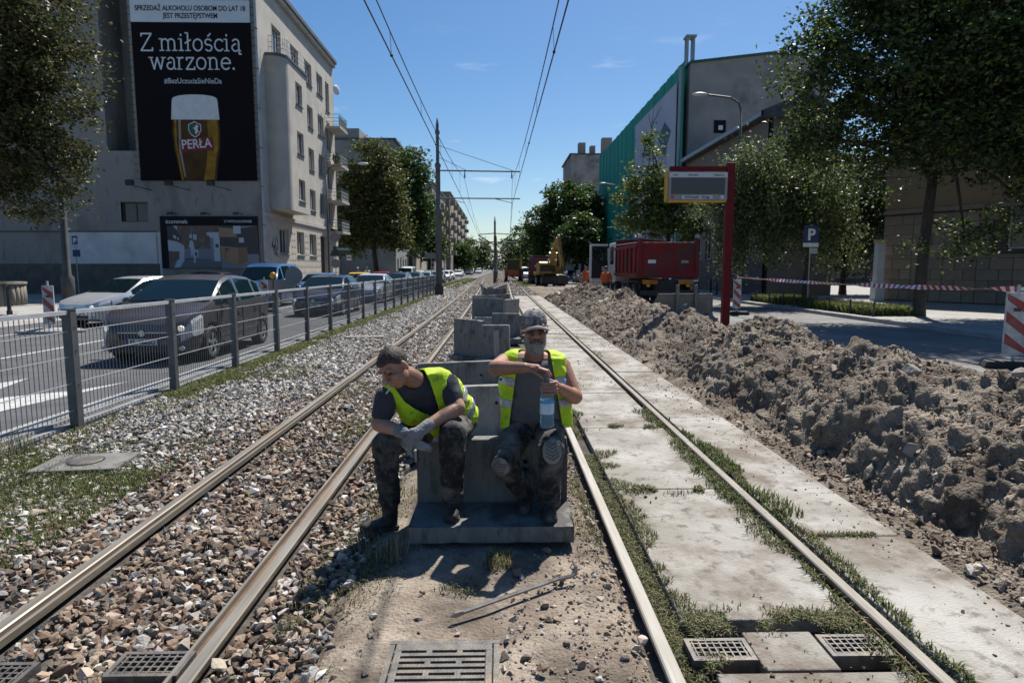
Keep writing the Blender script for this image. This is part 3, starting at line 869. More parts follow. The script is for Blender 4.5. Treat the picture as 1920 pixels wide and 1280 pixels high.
mb = MB(); mb.b2(-w / 2 - .03, w / 2 + .03, d / 2 + .004, d / 2 + .028, -.05, -.004); mb.b2(-w / 2 - .03, -w / 2 - .006, -d / 2, d / 2, -.05, -.004); mb.b2(w / 2 + .006, w / 2 + .03, -d / 2, d / 2, -.05, -.004)
mb.build('grate_frame', M_iron, r)
for j in range(10):
    y = d / 2 - .05 - .0385 * j
    MB().b2(-w / 2 + .03, w / 2 - .03, y - .0385, y - .018, -.035, -.001).build('bar', M_iron, r)
    for x in ((-.06, .07, -.2)[:3] if j % 2 == 0 else ()):
        MB().b2(x - .012, x + .012, y - .018, y, -.035, -.001).build('bridge', M_iron, r)
# manhole slab
r = empty('manhole_slab', (-3.56, 5.42, -.02), 0.12, 'square concrete manhole slab with iron cover in the ballast', 'manhole')
MB().b2(-.34, .34, -.25, .25, -.06, .0).build('slab', mat('manhole_concrete', (.14, .135, .125), (.20, .195, .18), scale=5, rough=.95, bump=.4, bscale=60, dirt=(.08, .07, .06), dscale=4, damt=.7), r, bevel=.012)
MB().lathe([(.13, -.01), (.13, .008), (.12, .012), (.05, .012)], n=24).build('cover', M_iron, r)
MB().lathe([(.145, -.01), (.145, .004), (.136, .005)], n=24).build('cover_ring', M_dark, r)
# plank in the ballast
o = MB().box((0, 0, 0), (.9, .12, .025), (0, 0, .1)).build('wooden_plank', mat('grey_wood', (0.42, 0.39, 0.34), (0.5, 0.47, 0.42), scale=6, rough=.9)); o.location = (-3.25, 15.4, -.005)
tag(o, 'pale wooden plank lying flat on the grey ballast', 'plank')

# crowbar
r = empty('crowbar', (-.226, 2.846, 0), 0, 'steel crowbar with hooked claw lying on the sandy soil', 'crowbar')
M_bar = mat('tool_steel', (0.33, 0.32, 0.31), (0.22, 0.20, 0.18), scale=20, rough=.42, metal=.75, dirt=(.2, .12, .07), dscale=8, damt=.6)
mb = MB(); p0 = Vector((-.18, 2.875, .004)); p1 = Vector((.30, 3.19, .006))
mb.tube([p0, p1, Vector((.37, 3.205, .012)), Vector((.395, 3.215, .02))], [.011, .011, .0115, .012], 6)
mb.build('shaft', M_bar, r, world=True)
MB().tube([(.392, 3.213, .018), (.40, 3.235, .05), (.385, 3.26, .072)], [.012, .010, .004], 6).build('claw', M_bar, r, world=True)
MB().tube([(-.178, 2.876, .004), (-.215, 2.852, .005), (-.235, 2.838, .002)], [.0125, .016, .004], 4).build('chisel_end', M_bar, r, world=True)

# ================================================================ L-shaped concrete elements
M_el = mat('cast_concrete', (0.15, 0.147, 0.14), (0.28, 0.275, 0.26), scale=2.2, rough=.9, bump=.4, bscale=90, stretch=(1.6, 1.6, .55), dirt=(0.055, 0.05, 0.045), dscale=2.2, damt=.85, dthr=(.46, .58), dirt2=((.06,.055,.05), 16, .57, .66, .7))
M_el2 = mat('cast_concrete_pale', (0.24, 0.235, 0.225), (0.36, 0.35, 0.335), scale=4, rough=.9, bump=.3, bscale=110, stretch=(1.6, 1.6, .55), dirt=(0.11, 0.10, 0.09), dscale=2.2, damt=.8, dthr=(.46,.60), dirt2=((.09,.08,.07), 16, .57, .66, .7))
def rough_slab(x0, x1, y0, y1, z0, z1, seed, slope=0.0):
    """cast plate with worn, chipped edges"""
    bm = bmesh.new(); bmesh.ops.create_cube(bm, size=1.0)
    bmesh.ops.subdivide_edges(bm, edges=bm.edges, cuts=9, use_grid_fill=True)
    for v in bm.verts:
        p = v.co
        ne = sum(1 for a in (p.x, p.y, p.z) if abs(abs(a) - .5) < 1e-4)
        q = Vector((lerp(x0, x1, p.x + .5), lerp(y0, y1, p.y + .5), lerp(z0, z1, p.z + .5)))
        if slope and p.z > .49: q.z -= slope * (.5 - p.y)
        if ne >= 2:
            k_ = mnoise.noise(q * 7 + Vector((seed * 3.1, 0, 0))); k_ = .006 + max(0, k_ - .12) * .07
            c = Vector(((x0 + x1) / 2, (y0 + y1) / 2, (z0 + z1) / 2)); d = Vector([math.copysign(1, a) if abs(abs(a) - .5) < 1e-4 else 0 for a in p])
            q = q - d * k_ * .6
        v.co = q + mnoise.noise_vector(q * 5 + Vector((0, seed, 0))) * .003
    me = bpy.data.meshes.new('plate'); bm.to_mesh(me); bm.free()
    return me
ELN = [0]
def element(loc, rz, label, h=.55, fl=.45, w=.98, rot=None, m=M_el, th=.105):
    r = empty('retaining_element', loc, rz, label, 'concrete element', 'L-shaped concrete elements between the tracks')
    if rot: r.rotation_euler = (rot[0], rot[1], rz)
    ELN[0] += 1
    if ELN[0] > 1 and not rot: r.rotation_euler = (random.uniform(-.05, .05), random.uniform(-.045, .045), rz)
    me = rough_slab(-w / 2, w / 2, 0.0, th, 0, h, ELN[0]); me.materials.append(m); link('wall_plate', me, r)
    me = rough_slab(-w / 2 - .003, w / 2 + .003, -fl, -.002, 0, .115, ELN[0] + 40, .027); me.materials.append(m); link('foot_plate', me, r)
    for sx_ in (-.22, .22): MB().lathe([(.014, -.004), (.014, .0)], c=(sx_ * w, -.0005, h * .72), axis='y', n=8).build('lifting_hole', M_void, r)
    return r
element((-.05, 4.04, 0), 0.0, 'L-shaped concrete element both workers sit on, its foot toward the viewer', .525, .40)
element((-.24, 5.72, 0), .04, 'L-shaped concrete element right behind the workers, damp stains on its face', .56, .42, 1.0, m=M_el2)
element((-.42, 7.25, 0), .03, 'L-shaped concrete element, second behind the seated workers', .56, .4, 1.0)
element((-.58, 11.2, 0), -.62, 'upright concrete element forming the left wing of the V-shaped pair', .74, .12, .62)
element((-.12, 10.95, 0), -.20, 'upright concrete element forming the right wing of the V-shaped pair', .66, .12, .58)
element((.10, 11.25, 0), 1.3, 'pale concrete element with sunlit end beside the V-shaped pair', .6, .3, .75, m=M_el2)
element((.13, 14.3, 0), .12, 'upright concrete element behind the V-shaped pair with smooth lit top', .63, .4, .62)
element((-.30, 14.9, 0), .35, 'concrete element lying with its pale foot tilted up', .5, .5, .6, m=M_el2)
element((.43, 14.8, 0), .02, 'narrow dark concrete element at the edge of the panels', .55, .3, .3)
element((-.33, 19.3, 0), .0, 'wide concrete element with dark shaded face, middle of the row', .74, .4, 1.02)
element((.38, 19.6, 0), 1.0, 'pale side-turned concrete element at the right end of the wide dark one', .7, .3, .8, m=M_el2)
element((-.55, 26, 0), .05, 'low concrete element behind the wide dark one', .56, .4, 1.1, m=M_el2)
element((.25, 26.5, 0), .8, 'square-ended concrete element next to the low one', .58, .3, .6)
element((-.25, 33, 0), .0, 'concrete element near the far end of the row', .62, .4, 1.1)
element((-.75, 37, 0), -.9, 'tilted pale triangular concrete element, left of the last pair', .7, .6, .9, rot=(.5, .35), m=M_el2)
element((.05, 37.5, 0), .5, 'tilted pale triangular concrete element, right of the last pair', .75, .6, .9, rot=(.5, -.3), m=M_el2)
element((-.45, 40.5, 0), .0, 'last concrete element at the foot of the centre mast', .5, .4, 1.2)

# ================================================================ fence
M_fence = mat('fence_steel', (0.38, 0.40, 0.42), (0.46, 0.48, 0.50), scale=7, rough=.5, metal=.15)
M_post = mat('fence_post_steel', (0.075, 0.082, 0.09), (0.115, 0.122, 0.13), scale=5, rough=.5, metal=.3)
FX = -4.44
fence = empty('mesh_fence', (FX, 6, 0), 0, 'grey steel mesh fence with square posts between road and track', 'fence')
SP = 2.03
fy = [6.67 - SP * 3 + SP * k_ for k_ in range(25)]
m_post = MB().b2(-.045, .045, -.045, .045, -.25, 1.2).mesh('post', M_post)
m_cap = MB().b2(-.05, .05, -.05, .05, 1.2, 1.215).mesh('cap', M_post)
m_rail = MB().b2(-.024, .024, .0, SP - .094, 1.155, 1.195).mesh('top_rail', M_fence)
m_wire = MB().b2(-.004, .004, .0, SP - .094, -.004, .004).mesh('wire', M_fence)
M_barw = mat('fence_bar', (.13, .14, .15), rough=.5, metal=.3)
m_bar = MB().b2(-.0028, .0028, -.0028, .0028, .10, 1.155).mesh('upright_bar', M_barw)
m_bolt = MB().lathe([(.008, .045), (.008, .052), (.004, .054)], axis='x', n=6).mesh('bolt', M_dark)
nbar = 0
far = MB()
for k_, y in enumerate(fy):
    p = link('post', m_post, fence); p.location = (0, y - 6, 0)
    c = link('cap', m_cap, p)
    if k_ < 8:
        for bz in (1.02, .78, .42):
            b_ = link('bolt', m_bolt, p); b_.location = (0, 0, bz)
    if k_ == len(fy) - 1: break
    o = link('top_rail', m_rail, fence); o.location = (0, y - 6 + .047, 0)
    for z in (.16, .44, .72, .98):
        o = link('wire', m_wire, fence); o.location = (0.006, y - 6 + .047, z)
    nb = 30
    for j in range(1, nb):
        yy = y - 6 + .047 + (SP - .094) * j / nb
        if nbar < 290 and y > 3:
            o = link('upright_bar', m_bar, fence); o.location = (0, yy, 0); nbar += 1
        elif y > 3:
            far.b2(-.0028, .0028, yy - .0028, yy + .0028, .10, 1.155)
o = far.build('upright_bars', M_barw, fence, fix=False); o['kind'] = 'stuff'

# ================================================================ overhead line masts and wires
M_mast = mat('mast_paint', (0.075, 0.085, 0.10), (0.11, 0.12, 0.135), scale=4, rough=.55)
M_wire = mat('overhead_wire', (0.02, 0.02, 0.022), rough=.6)
MY = 41.0
mx_, mh = -3.85, 10.75
r = empty('overhead_mast', (mx_, MY, 0), 0, 'tall grey tram wire mast with two long arms beside the fence', 'mast')
MB().lathe([(.20, -.3), (.20, 5.2), (.22, 5.22), (.22, 5.35), (.15, 5.42), (.15, 7.9), (.19, 7.92), (.19, 8.1), (.11, 8.2), (.10, 9.9), (.15, 9.95), (.15, 10.1), (.09, 10.2), (.10, 10.45), (.04, 10.8), (.01, 10.95)], n=14).build('pole', M_mast, r, True)
MB().b2(-.26, .26, -.26, .26, -.3, .55).build('base', M_dark, r)
MB().tube([(0, 0, 7.72), (5.15, 0, 7.66)], .045, 8).build('upper_arm', M_mast, r)
MB().tube([(0, 0, 6.03), (5.15, 0, 6.0)], .04, 8).build('lower_arm', M_mast, r)
MB().tube([(0, 0, 9.25), (4.7, 0, 7.72)], .014, 5).build('stay', M_wire, r)
MB().tube([(0, 0, 8.55), (1.75, 0, 7.75)], .014, 5).build('stay', M_wire, r)
for x in (1.68, 4.62):
    MB().lathe([(.03, 7.25), (.06, 7.3), (.03, 7.36), (.06, 7.42), (.03, 7.48), (.03, 7.66)], c=(x, 0, 0), n=8).build('insulator', M_dark, r)
for x in (.62, 3.6):
    MB().tube([(x, 0, 5.98), (x + 1.05, 0, 5.74)], .022, 6).build('registration_arm', M_mast, r)
for k_, (cx, y, lb) in enumerate(((-.55, 76, 'dark central tram wire mast with raised cross arms, nearer one'), (-.6, 118, 'second central tram wire mast behind the dark one'), (-.8, 165, 'third central tram wire mast far down the line'), (-.8, 215, 'fourth central tram wire mast at the end of the line'))):
    r = empty('overhead_mast', (cx, y, 0), 0, lb, 'mast', 'central tram wire masts')
    MB().lathe([(.21, -.3), (.21, 1.1), (.24, 1.12), (.24, 1.3), (.15, 1.4), (.14, 5.2), (.16, 5.25), (.12, 5.4), (.11, 6.9), (.15, 6.95), (.10, 7.1), (.03, 7.75)], n=12).build('pole', M_mast, r, True)
    for s_ in (-1, 1):
        MB().tube([(0, 0, 4.35), (s_ * 1.95, 0, 5.55)], .075, 6).build('brace', M_mast, r)
        MB().tube([(0, 0, 4.75), (s_ * 2.6, 0, 4.72)], .065, 6).build('arm', M_mast, r)
        MB().tube([(0, 0, 5.75), (s_ * 1.9, 0, 5.62)], .055, 6).build('upper_arm', M_mast, r)
        MB().box((s_ * .75, 0, 4.65), (.28, .2, .28)).build('clamp', M_mast, r)
def catenary(x0, zc0, zm0, x1, zc1, zm1, x2, label):
    """contact wire + messenger from behind the camera to mast 1 and on to the far masts"""
    c = empty('contact_wire', (x0, 0, zc0), 0, label + ', lower contact wire', 'wire', 'overhead tram wires')
    m = empty('messenger_wire', (x0, 0, zm0), 0, label + ', upper carrying wire with droppers', 'wire', 'overhead tram wires')
    def fc(y):
        return Vector((interp(y, [-4, MY, 76, 118, 165, 300], [x0, x1, x2, x2, x2, x2]), y, interp(y, [-4, MY, 76, 118, 300], [zc0, zc1, 5.0, 5.0, 5.0])))
    def fm(y):
        v = fc(y)
        spans = [-4, MY, 76, 118, 165, 215, 300]; top = [zm0 + .6, zm1, 5.7, 5.7, 5.7, 5.7, 5.7]; sag = [.95, .55, .5, .5, .5, .5]
        for a, b, za, zb, sg in zip(spans, spans[1:], top, top[1:], sag):
            if a <= y <= b:
                t = (y - a) / (b - a); v.z = lerp(za, zb, t) - sg * 4 * t * (1 - t)
        v.x += interp(y, [-4, 5, MY, 300], [-.03, -.03, .0, 0]); return v
    ys_ = list(np.arange(-4, 76, 2.5)) + [76] + list(np.arange(80, 300, 6))
    MB().tube([fc(y) for y in ys_], .014, 5).build('wire', M_wire, c, world=True)
    MB().tube([fm(y) for y in ys_], .012, 5).build('wire', M_wire, m, world=True)
    for y in (6.5, 9.5, 13, 18, 24, 30, 36, 46, 54, 62, 70):
        MB().tube([fc(y), fm(y)], .006, 4).build('dropper', M_wire, m, world=True)
    for y in (7.2, 13, 22):
        p = fc(y); MB().ell(p, (.03, .06, .035)).build('clamp', M_wire, c, world=True)
catenary(-2.02, 5.72, 6.35, -2.2, 5.75, 7.28, -2.2, 'overhead line above the left track')
catenary(1.22, 5.85, 6.55, .82, 5.75, 7.28, 1.2, 'overhead line above the right track')

# ================================================================ buildings
M_plaster = mat('aged_plaster', (0.215, 0.21, 0.20), (0.27, 0.265, 0.25), scale=.5, rough=.95, bump=.25, bscale=18, stretch=(1, 1, .4), dirt=(0.13, 0.125, 0.115), dscale=.5, damt=.75, dthr=(.48, .62), dirt2=((.10,.09,.085), 2.2, .58, .68, .7))
M_plaster2 = mat('street_plaster', (0.40, 0.375, 0.33), (0.47, 0.44, 0.39), scale=.8, rough=.95, bump=.3, bscale=14, dirt=(0.29, 0.27, 0.24), dscale=.5, damt=.5)
M_whitewash = mat('whitewash', (0.46, 0.49, 0.51), (0.55, 0.58, 0.60), scale=1, rough=.95, dirt=(0.26, 0.27, 0.28), dscale=.8, damt=.5)
M_rustic = mat('rusticated_stone', (0.42, 0.385, 0.33), (0.50, 0.46, 0.40), scale=2, rough=.95, bump=.3, bscale=20)
M_framew = mat('window_frame_white', (0.6, 0.6, 0.58), (0.5, 0.5, 0.48), scale=5, rough=.6)
M_pane = mat('pane_glass', (0.022, 0.028, 0.035), rough=.05, spec=.5)
M_curtain = mat('curtain', (0.5, 0.5, 0.5), (0.3, 0.3, 0.32), scale=9, stretch=(12, 12, .3), rough=.9)
M_sill = mat('tin_sill', (0.09, 0.095, 0.10), rough=.5, metal=.3)
M_roof = mat('roof_metal', (0.06, 0.06, 0.062), (0.09, 0.09, 0.09), scale=2, rough=.7)

def holed(mb, org, u, n, u0, u1, z0, z1, holes, depth=.22, mi=0):
    """a wall face in plane (org + u*s + z), outward normal n, with recessed window openings"""
    org, u, n = Vector(org), Vector(u), Vector(n)
    us = sorted({u0, u1, *[h[0] for h in holes], *[h[1] for h in holes]})
    zs = sorted({z0, z1, *[h[2] for h in holes], *[h[3] for h in holes]})
    us = [a for a in us if u0 <= a <= u1]; zs = [a for a in zs if z0 <= a <= z1]
    P = lambda a, z, d=0: org + u * a + Vector((0, 0, z)) - n * d
    for a, b in zip(us, us[1:]):
        for c, d in zip(zs, zs[1:]):
            mu, mz = (a + b) / 2, (c + d) / 2
            if any(h[0] < mu < h[1] and h[2] < mz < h[3] for h in holes): continue
            mb.add([P(a, c), P(b, c), P(b, d), P(a, d)], [(0, 1, 2, 3)], mi)
    for (a, b, c, d) in holes:
        for q in (((a, c), (b, c)), ((b, c), (b, d)), ((b, d), (a, d)), ((a, d), (a, c))):
            mb.add([P(*q[0]), P(*q[1]), P(*q[1], depth), P(*q[0], depth)], [(0, 1, 2, 3)], mi)

def window(parent, org, u, n, h, depth=.2, frame=M_framew, mull=1, sill=True, cur=0.0, trans=0):
    """window unit filling hole h=(a,b,c,d)"""
    org, u, n = Vector(org), Vector(u), Vector(n)
    a, b, c, d = h
    P = lambda s, z, dd: org + u * s + Vector((0, 0, z)) - n * dd
    w = MB().add([P(a, c, depth), P(b, c, depth), P(b, d, depth), P(a, d, depth)], [(0, 1, 2, 3)]).build('window', M_pane, parent, world=True, fix=False)
    f = MB(); t = .07
    def bar(s0, s1, z0, z1, d0):
        pts = [P(s0, z0, d0), P(s1, z0, d0), P(s1, z1, d0), P(s0, z1, d0), P(s0, z0, d0 + .05), P(s1, z0, d0 + .05), P(s1, z1, d0 + .05), P(s0, z1, d0 + .05)]
        f.add(pts, [(0, 1, 2, 3), (0, 4, 5, 1), (1, 5, 6, 2), (2, 6, 7, 3), (3, 7, 4, 0)])
    dd = depth - .055
    bar(a, a + t, c, d, dd); bar(b - t, b, c, d, dd); bar(a + t, b - t, c, c + t, dd); bar(a + t, b - t, d - t, d, dd)
    for k_ in range(mull):
        s = a + (b - a) * (k_ + 1) / (mull + 1); bar(s - t * .5, s + t * .5, c + t, d - t, dd)
    if trans: bar(a + t, b - t, d - (d - c) * .3 - .03, d - (d - c) * .3 + .03, dd)
    f.build('frame', frame, w, world=True)
    if cur:
        MB().add([P(a + t, c + t, depth - .004), P(a + t + (b - a - 2 * t) * cur, c + t, depth - .004), P(a + t + (b - a - 2 * t) * cur, d - t, depth - .004), P(a + t, d - t, depth - .004)], [(0, 1, 2, 3)]).build('curtain', M_curtain, w, world=True, fix=False)
    if sill:
        m = MB(); o0 = -.10
        pts = [P(a - .06, c - .07, o0), P(b + .06, c - .07, o0), P(b + .06, c - .003, depth - .06), P(a - .06, c - .003, depth - .06), P(a - .06, c - .10, o0), P(b + .06, c - .10, o0), P(b + .06, c - .06, .0), P(a - .06, c - .06, .0)]
        m.add(pts, [(0, 1, 2, 3), (4, 5, 1, 0), (4, 7, 6, 5), (0, 3, 7, 4), (1, 5, 6, 2)]); m.build('sill', M_sill, w, world=True)
    return w

# ---- left block with the big banner
GY_, FX_ = 42.0, -15.2
TOP = 20.1
bld = empty('apartment_block', (FX_, GY_, 0), 0, 'five-storey plastered apartment block with beer banner on its gable', 'building')
mb = MB()
E1, Nf = (1, 0, 0), (0, -1, 0)
rec = (-24.75, -22.95, 9.02, TOP)          # light well in the gable
gw = (-24.15, -22.45, 4.6, 5.85)
holed(mb, (0, GY_, 0), E1, Nf, -45, FX_, -.3, TOP, [rec, gw], .0)
mb.build('gable_wall', M_plaster, bld, world=True, fix=False)
mb = MB()
rw = [(-23.62, -23.05, 9.25, 10.5), (-23.62, -23.05, 12.05, 13.6), (-23.62, -23.05, 15.1, 16.6)]
holed(mb, (0, GY_ + 2.4, 0), E1, Nf, rec[0], rec[1], rec[2], TOP, rw, .2)
mb.add([(rec[0], GY_, rec[2]), (rec[0], GY_ + 2.4, rec[2]), (rec[0], GY_ + 2.4, TOP), (rec[0], GY_, TOP)], [(0, 1, 2, 3)])
mb.add([(rec[1], GY_, rec[2]), (rec[1], GY_ + 2.4, rec[2]), (rec[1], GY_ + 2.4, TOP), (rec[1], GY_, TOP)], [(0, 1, 2, 3)])
mb.add([(rec[0], GY_, rec[2]), (rec[1], GY_, rec[2]), (rec[1], GY_ + 2.4, rec[2]), (rec[0], GY_ + 2.4, rec[2])], [(0, 1, 2, 3)])
mb.build('light_well', M_plaster, bld, world=True, fix=False)
for h in rw: window(bld, (0, GY_ + 2.4, 0), E1, Nf, h, .2, M_dark, 0)
window(bld, (0, GY_, 0), E1, Nf, gw, .25, mat('brown_frame', (.12, .09, .07)), 1, False)
MB().b2(gw[0] - .001, gw[1] + .001, GY_ + .26, GY_ + .3, gw[2], gw[3]).build('window_back', M_void, bld, world=True)
MB().b2(-28.0, -21.75, GY_ - .03, GY_ - .002, -.2, 3.95).build('whitewashed_base', M_whitewash, bld, world=True)
MB().b2(-45, -21.9, GY_ - .08, GY_ - .035, -.2, 1.95).build('dark_plinth', mat('dark_plinth', (.075, .07, .065), (.11, .1, .09), scale=2, rough=.9), bld, world=True)
MB().b2(-45, -22.0, GY_ - .06, GY_ - .003, 3.95, 4.03).build('cable_duct', M_dark, bld, world=True)
MB().tube([(-22.0, GY_ - .05, 3.9), (-22.0, GY_ - .05, 1.2)], .03, 6).build('conduit', mat('yellow_pipe', (.4, .36, .2)), bld, world=True)
# street facade
Uy, Nx = (0, 1, 0), (1, 0, 0)
wins = []
for (z0, z1) in ((6.35, 8.0), (9.6, 11.25), (12.9, 14.55), (16.25, 17.9)):
    for (a, b) in ((52.3, 54.2), (55.6, 57.4)): wins.append((a, b, z0, z1))
    wins.append((58.3, 59.5, z0 - .75, z1))
wins += [(45.1, 46.9, 16.0, 17.9), (48.9, 50.8, 16.25, 17.9)]
wins += [(44.9, 46.8, 2.7, 4.4), (48.7, 50.5, 2.7, 4.4), (51.9, 53.8, 2.7, 4.4), (55.0, 57.2, .02, 4.4)]
mb = MB(); holed(mb, (FX_, 0, 0), Uy, Nx, GY_, 61.0, 5.25, TOP, [w for w in wins if w[2] > 5], .24)
mb.build('street_wall', M_plaster2, bld, world=True, fix=False)
mb = MB(); holed(mb, (FX_ + .06, 0, 0), Uy, Nx, GY_, 61.0, -.2, 5.0, [w for w in wins if w[2] < 5], .3)
mb.add([(FX_, GY_, -.2), (FX_ + .06, GY_, -.2), (FX_ + .06, GY_, 5.0), (FX_, GY_, 5.0)], [(0, 1, 2, 3)])
mb.build('ground_storey_wall', M_rustic, bld, world=True, fix=False)
rp = MB()
for z in np.arange(.9, 4.9, .48):
    for y in np.arange(42.6, 60.8, .55):
        if any(a - .25 < y < b + .25 and c - .2 < z < d + .3 for a, b, c, d in wins if c < 5): continue
        X0 = FX_ + .062
        rp.add([(X0, y - .16, z - .12), (X0, y + .16, z - .12), (X0, y, z + .16), (X0 + .05, y, z - .02)], [(0, 1, 3), (1, 2, 3), (2, 0, 3)])
rp.build('triangle_relief', M_rustic, bld, world=True)['kind'] = 'stuff'
MB().b2(FX_, FX_ + .16, GY_ - .02, 58.0, 5.0, 5.25).build('string_course', M_plaster2, bld, world=True)
for k_, w in enumerate(wins):
    if w[2] < .1:
        MB().b2(FX_ - .3, FX_ - .26, w[0], w[1], 0, w[3]).build('doorway', mat('gate_dark', (.06, .05, .045)), bld, world=True); continue
    gl = w[2] < 5
    window(bld, (FX_ + (.06 if gl else 0), 0, 0), Uy, Nx, w, .28 if gl else .22, M_framew, 2 if w[1] - w[0] > 1.6 else 1, True, random.choice((0, .35, .5, .25)))
# roof, cornice, gutter
MB().b2(FX_ - 12, FX_ + .38, GY_ - .3, 61.2, TOP, TOP + .28).build('roof', M_roof, bld, world=True)
MB().b2(FX_ + .02, FX_ + .25, GY_ - .12, 61.1, TOP - .35, TOP - .002).build('cornice', M_plaster2, bld, world=True)
MB().b2(-45, FX_ - 12, GY_ - .2, 61, TOP, TOP + .2).build('roof_edge', M_roof, bld, world=True)
MB().b2(-45, -44.9, GY_ + .01, 61, 0, TOP - .01).build('back_wall', M_plaster, bld, world=True)
MB().b2(-44.8, FX_, 61.0, 61.1, 0, TOP - .01).build('end_wall', M_plaster, bld, world=True)
pp = MB().tube([(FX_ + .10, GY_ - .08, TOP), (FX_ + .10, GY_ - .08, .5)], .075, 8).build('drainpipe', mat('drainpipe', (.28, .31, .34), (.36, .39, .42), scale=3, rough=.5, metal=.4), bld, world=True)
for z in np.arange(2, 20, 2.4): MB().b2(FX_ + .0, FX_ + .2, GY_ - .17, GY_ + .0, z, z + .05).build('pipe_clip', M_sill, pp, world=True)
# rounded bay
bayz0, bayz1, bx1 = 5.55, 15.35, FX_ + 1.25
prof = [(FX_ - .05, 43.5)]
for t in np.linspace(0, 1, 9):
    a = R(-90 + 90 * t); prof.append((bx1 - .95 + .95 * math.cos(a), 44.45 + .95 * math.sin(a)))
bw = [(45.75, 47.2, 6.4, 7.85), (45.75, 47.2, 9.65, 11.1), (45.75, 47.2, 12.95, 14.4)]
mb = MB()
for (p, q) in zip(prof, prof[1:]):
    mb.add([(p[0], p[1], bayz0), (q[0], q[1], bayz0), (q[0], q[1], bayz1), (p[0], p[1], bayz1)], [(0, 1, 2, 3)])
holed(mb, (bx1, 0, 0), Uy, Nx, 44.45, 48.3, bayz0, bayz1, bw, .2)
mb.add([(bx1, 48.3, bayz0), (FX_ - .05, 48.3, bayz0), (FX_ - .05, 48.3, bayz1), (bx1, 48.3, bayz1)], [(0, 1, 2, 3)])
for z in (bayz0, bayz1):
    pl = prof + [(bx1, 48.3), (FX_ - .05, 48.3)]
    mb.add([(x, y, z) for x, y in pl], [tuple(range(len(pl)))])
bay = mb.build('bay', M_plaster2, bld, world=True, fix=False)
for w in bw: window(bld, (bx1, 0, 0), Uy, Nx, w, .18, M_framew, 1, True, .3)
mb = MB(); pl = [(x + .08, y - .05) for x, y in prof] + [(bx1 + .1, 48.4), (FX_ - .05, 48.4)]
mb.prism(pl, 'z', bayz1 + .003, bayz1 + .16); mb.build('bay_cap', M_sill, bay, world=True)
rl = MB()
pts = [(x, y) for x, y in prof[1:]] + [(bx1, 46.3), (bx1, 48.25)]
for z in (.35, .65, 1.05): rl.tube([(x, y, bayz1 + .16 + z) for x, y in pts], .018, 5)
for x, y in pts: rl.tube([(x, y, bayz1 + .1), (x, y, bayz1 + 1.22)], .014, 5)
rl.build('railing', M_steel, bay, world=True)
# balconies at the far corner
for z in (14.0, 10.75, 7.65, 4.95):
    bl = MB().b2(FX_ + .003, FX_ + 1.3, 57.9, 60.7, z - .18, z).build('balcony', M_plaster2, bld, world=True)
    r_ = MB()
    for hz in (.4, .7, 1.0): r_.tube([(FX_, 57.95, z + hz), (FX_ + 1.25, 57.95, z + hz), (FX_ + 1.25, 60.6, z + hz), (FX_, 60.6, z + hz)], .02, 5)
    for y in np.linspace(57.95, 60.6, 7): r_.tube([(FX_ + 1.25, y, z), (FX_ + 1.25, y, z + 1.0)], .02, 5)
    r_.build('railing', mat('green_rail', (.10, .17, .16), rough=.6), bl, world=True)
    MB().b2(FX_ + 1.18, FX_ + 1.215, 57.95, 60.6, z + .08, z + .85).build('front_panel', M_plaster2, bl, world=True)
# satellite dish, planter
d_ = MB().ell((FX_ + .9, 58.6, 17.2), (.08, .42, .42), (0, 0, -.5)).build('satellite_dish', M_white, None, True); tag(d_, 'white satellite dish above the top balcony', 'satellite dish')
pt = empty('potted_plant', (FX_ + .75, 58.3, 10.75), 0, 'potted plant in a terracotta pot on the third balcony', 'potted plant')
MB().lathe([(.16, 0), (.2, .4), (.21, .42)], n=10).build('pot', mat('terracotta', (.4, .15, .08)), pt)
mbp = MB()
for _ in range(60):
    c = Vector((random.gauss(0, .18), random.gauss(0, .18), .55 + random.gauss(0, .2))); v = Vector((random.gauss(0, 1), random.gauss(0, 1), random.gauss(0, 1))).normalized() * .12; q = v.orthogonal() * .6
    mbp.add([c - v, c + q, c + v, c - q], [(0, 1, 2, 3)])
mbp.build('leaves', mat('leaf_plain', (.05, .09, .02)), pt, fix=False)
# graffiti
gf = MB()
for k_ in range(3):
    y = 43.5 + k_ * .38
    pts = [(FX_ + .075, y + .35 * math.sin(t * 2.3 + k_) * .6, 2.6 + .9 * t / 3 + .25 * math.cos(t * 4 + k_)) for t in np.linspace(0, 3, 14)]
    gf.tube(pts, .018, 4)
gf.build('graffiti', M_dark, bld, world=True)

# ---- the beer banner
bn = empty('banner', (-19.0, GY_ - .12, 12.6), 0, 'tall black beer advertising banner on the gable wall', 'banner')
bk = mat('banner_black', (.008, .0065, .008), rough=.8, spec=.12)
M_pale = mat('banner_pale', (.50, .57, .64), (.55, .62, .68), scale=1, rough=.7)
MB().b2(-22.72, -15.42, GY_ - .12, GY_ - .04, 7.18, 16.74).build('black_field', bk, bn, world=True)
MB().b2(-22.72, -15.42, GY_ - .12, GY_ - .04, 16.745, 18.05).build('warning_strip', M_pale, bn, world=True)
MB().b2(-22.72, -15.42, GY_ - .122, GY_ - .04, 18.07, 19.2).build('header_strip', mat('banner_blue', (.30, .37, .45), rough=.7), bn, world=True)
lac = MB()
for z in np.arange(7.3, 18, .45):
    for x in (-22.95, -15.3): lac.b2(x - .12, x + .12, GY_ - .06, GY_ - .04, z, z + .03)
lac.build('lacing', M_dark, bn, world=True)
TZ = (math.pi / 2, 0, 0)
def btext(s, size, m, x, z, **k): 
    o = text(s, size, m, 'lettering', bn, (x + 19.0, -.018, z - 12.6), TZ, **k); return o
M_ink = mat('banner_ink', (.03, .02, .02), rough=.7)
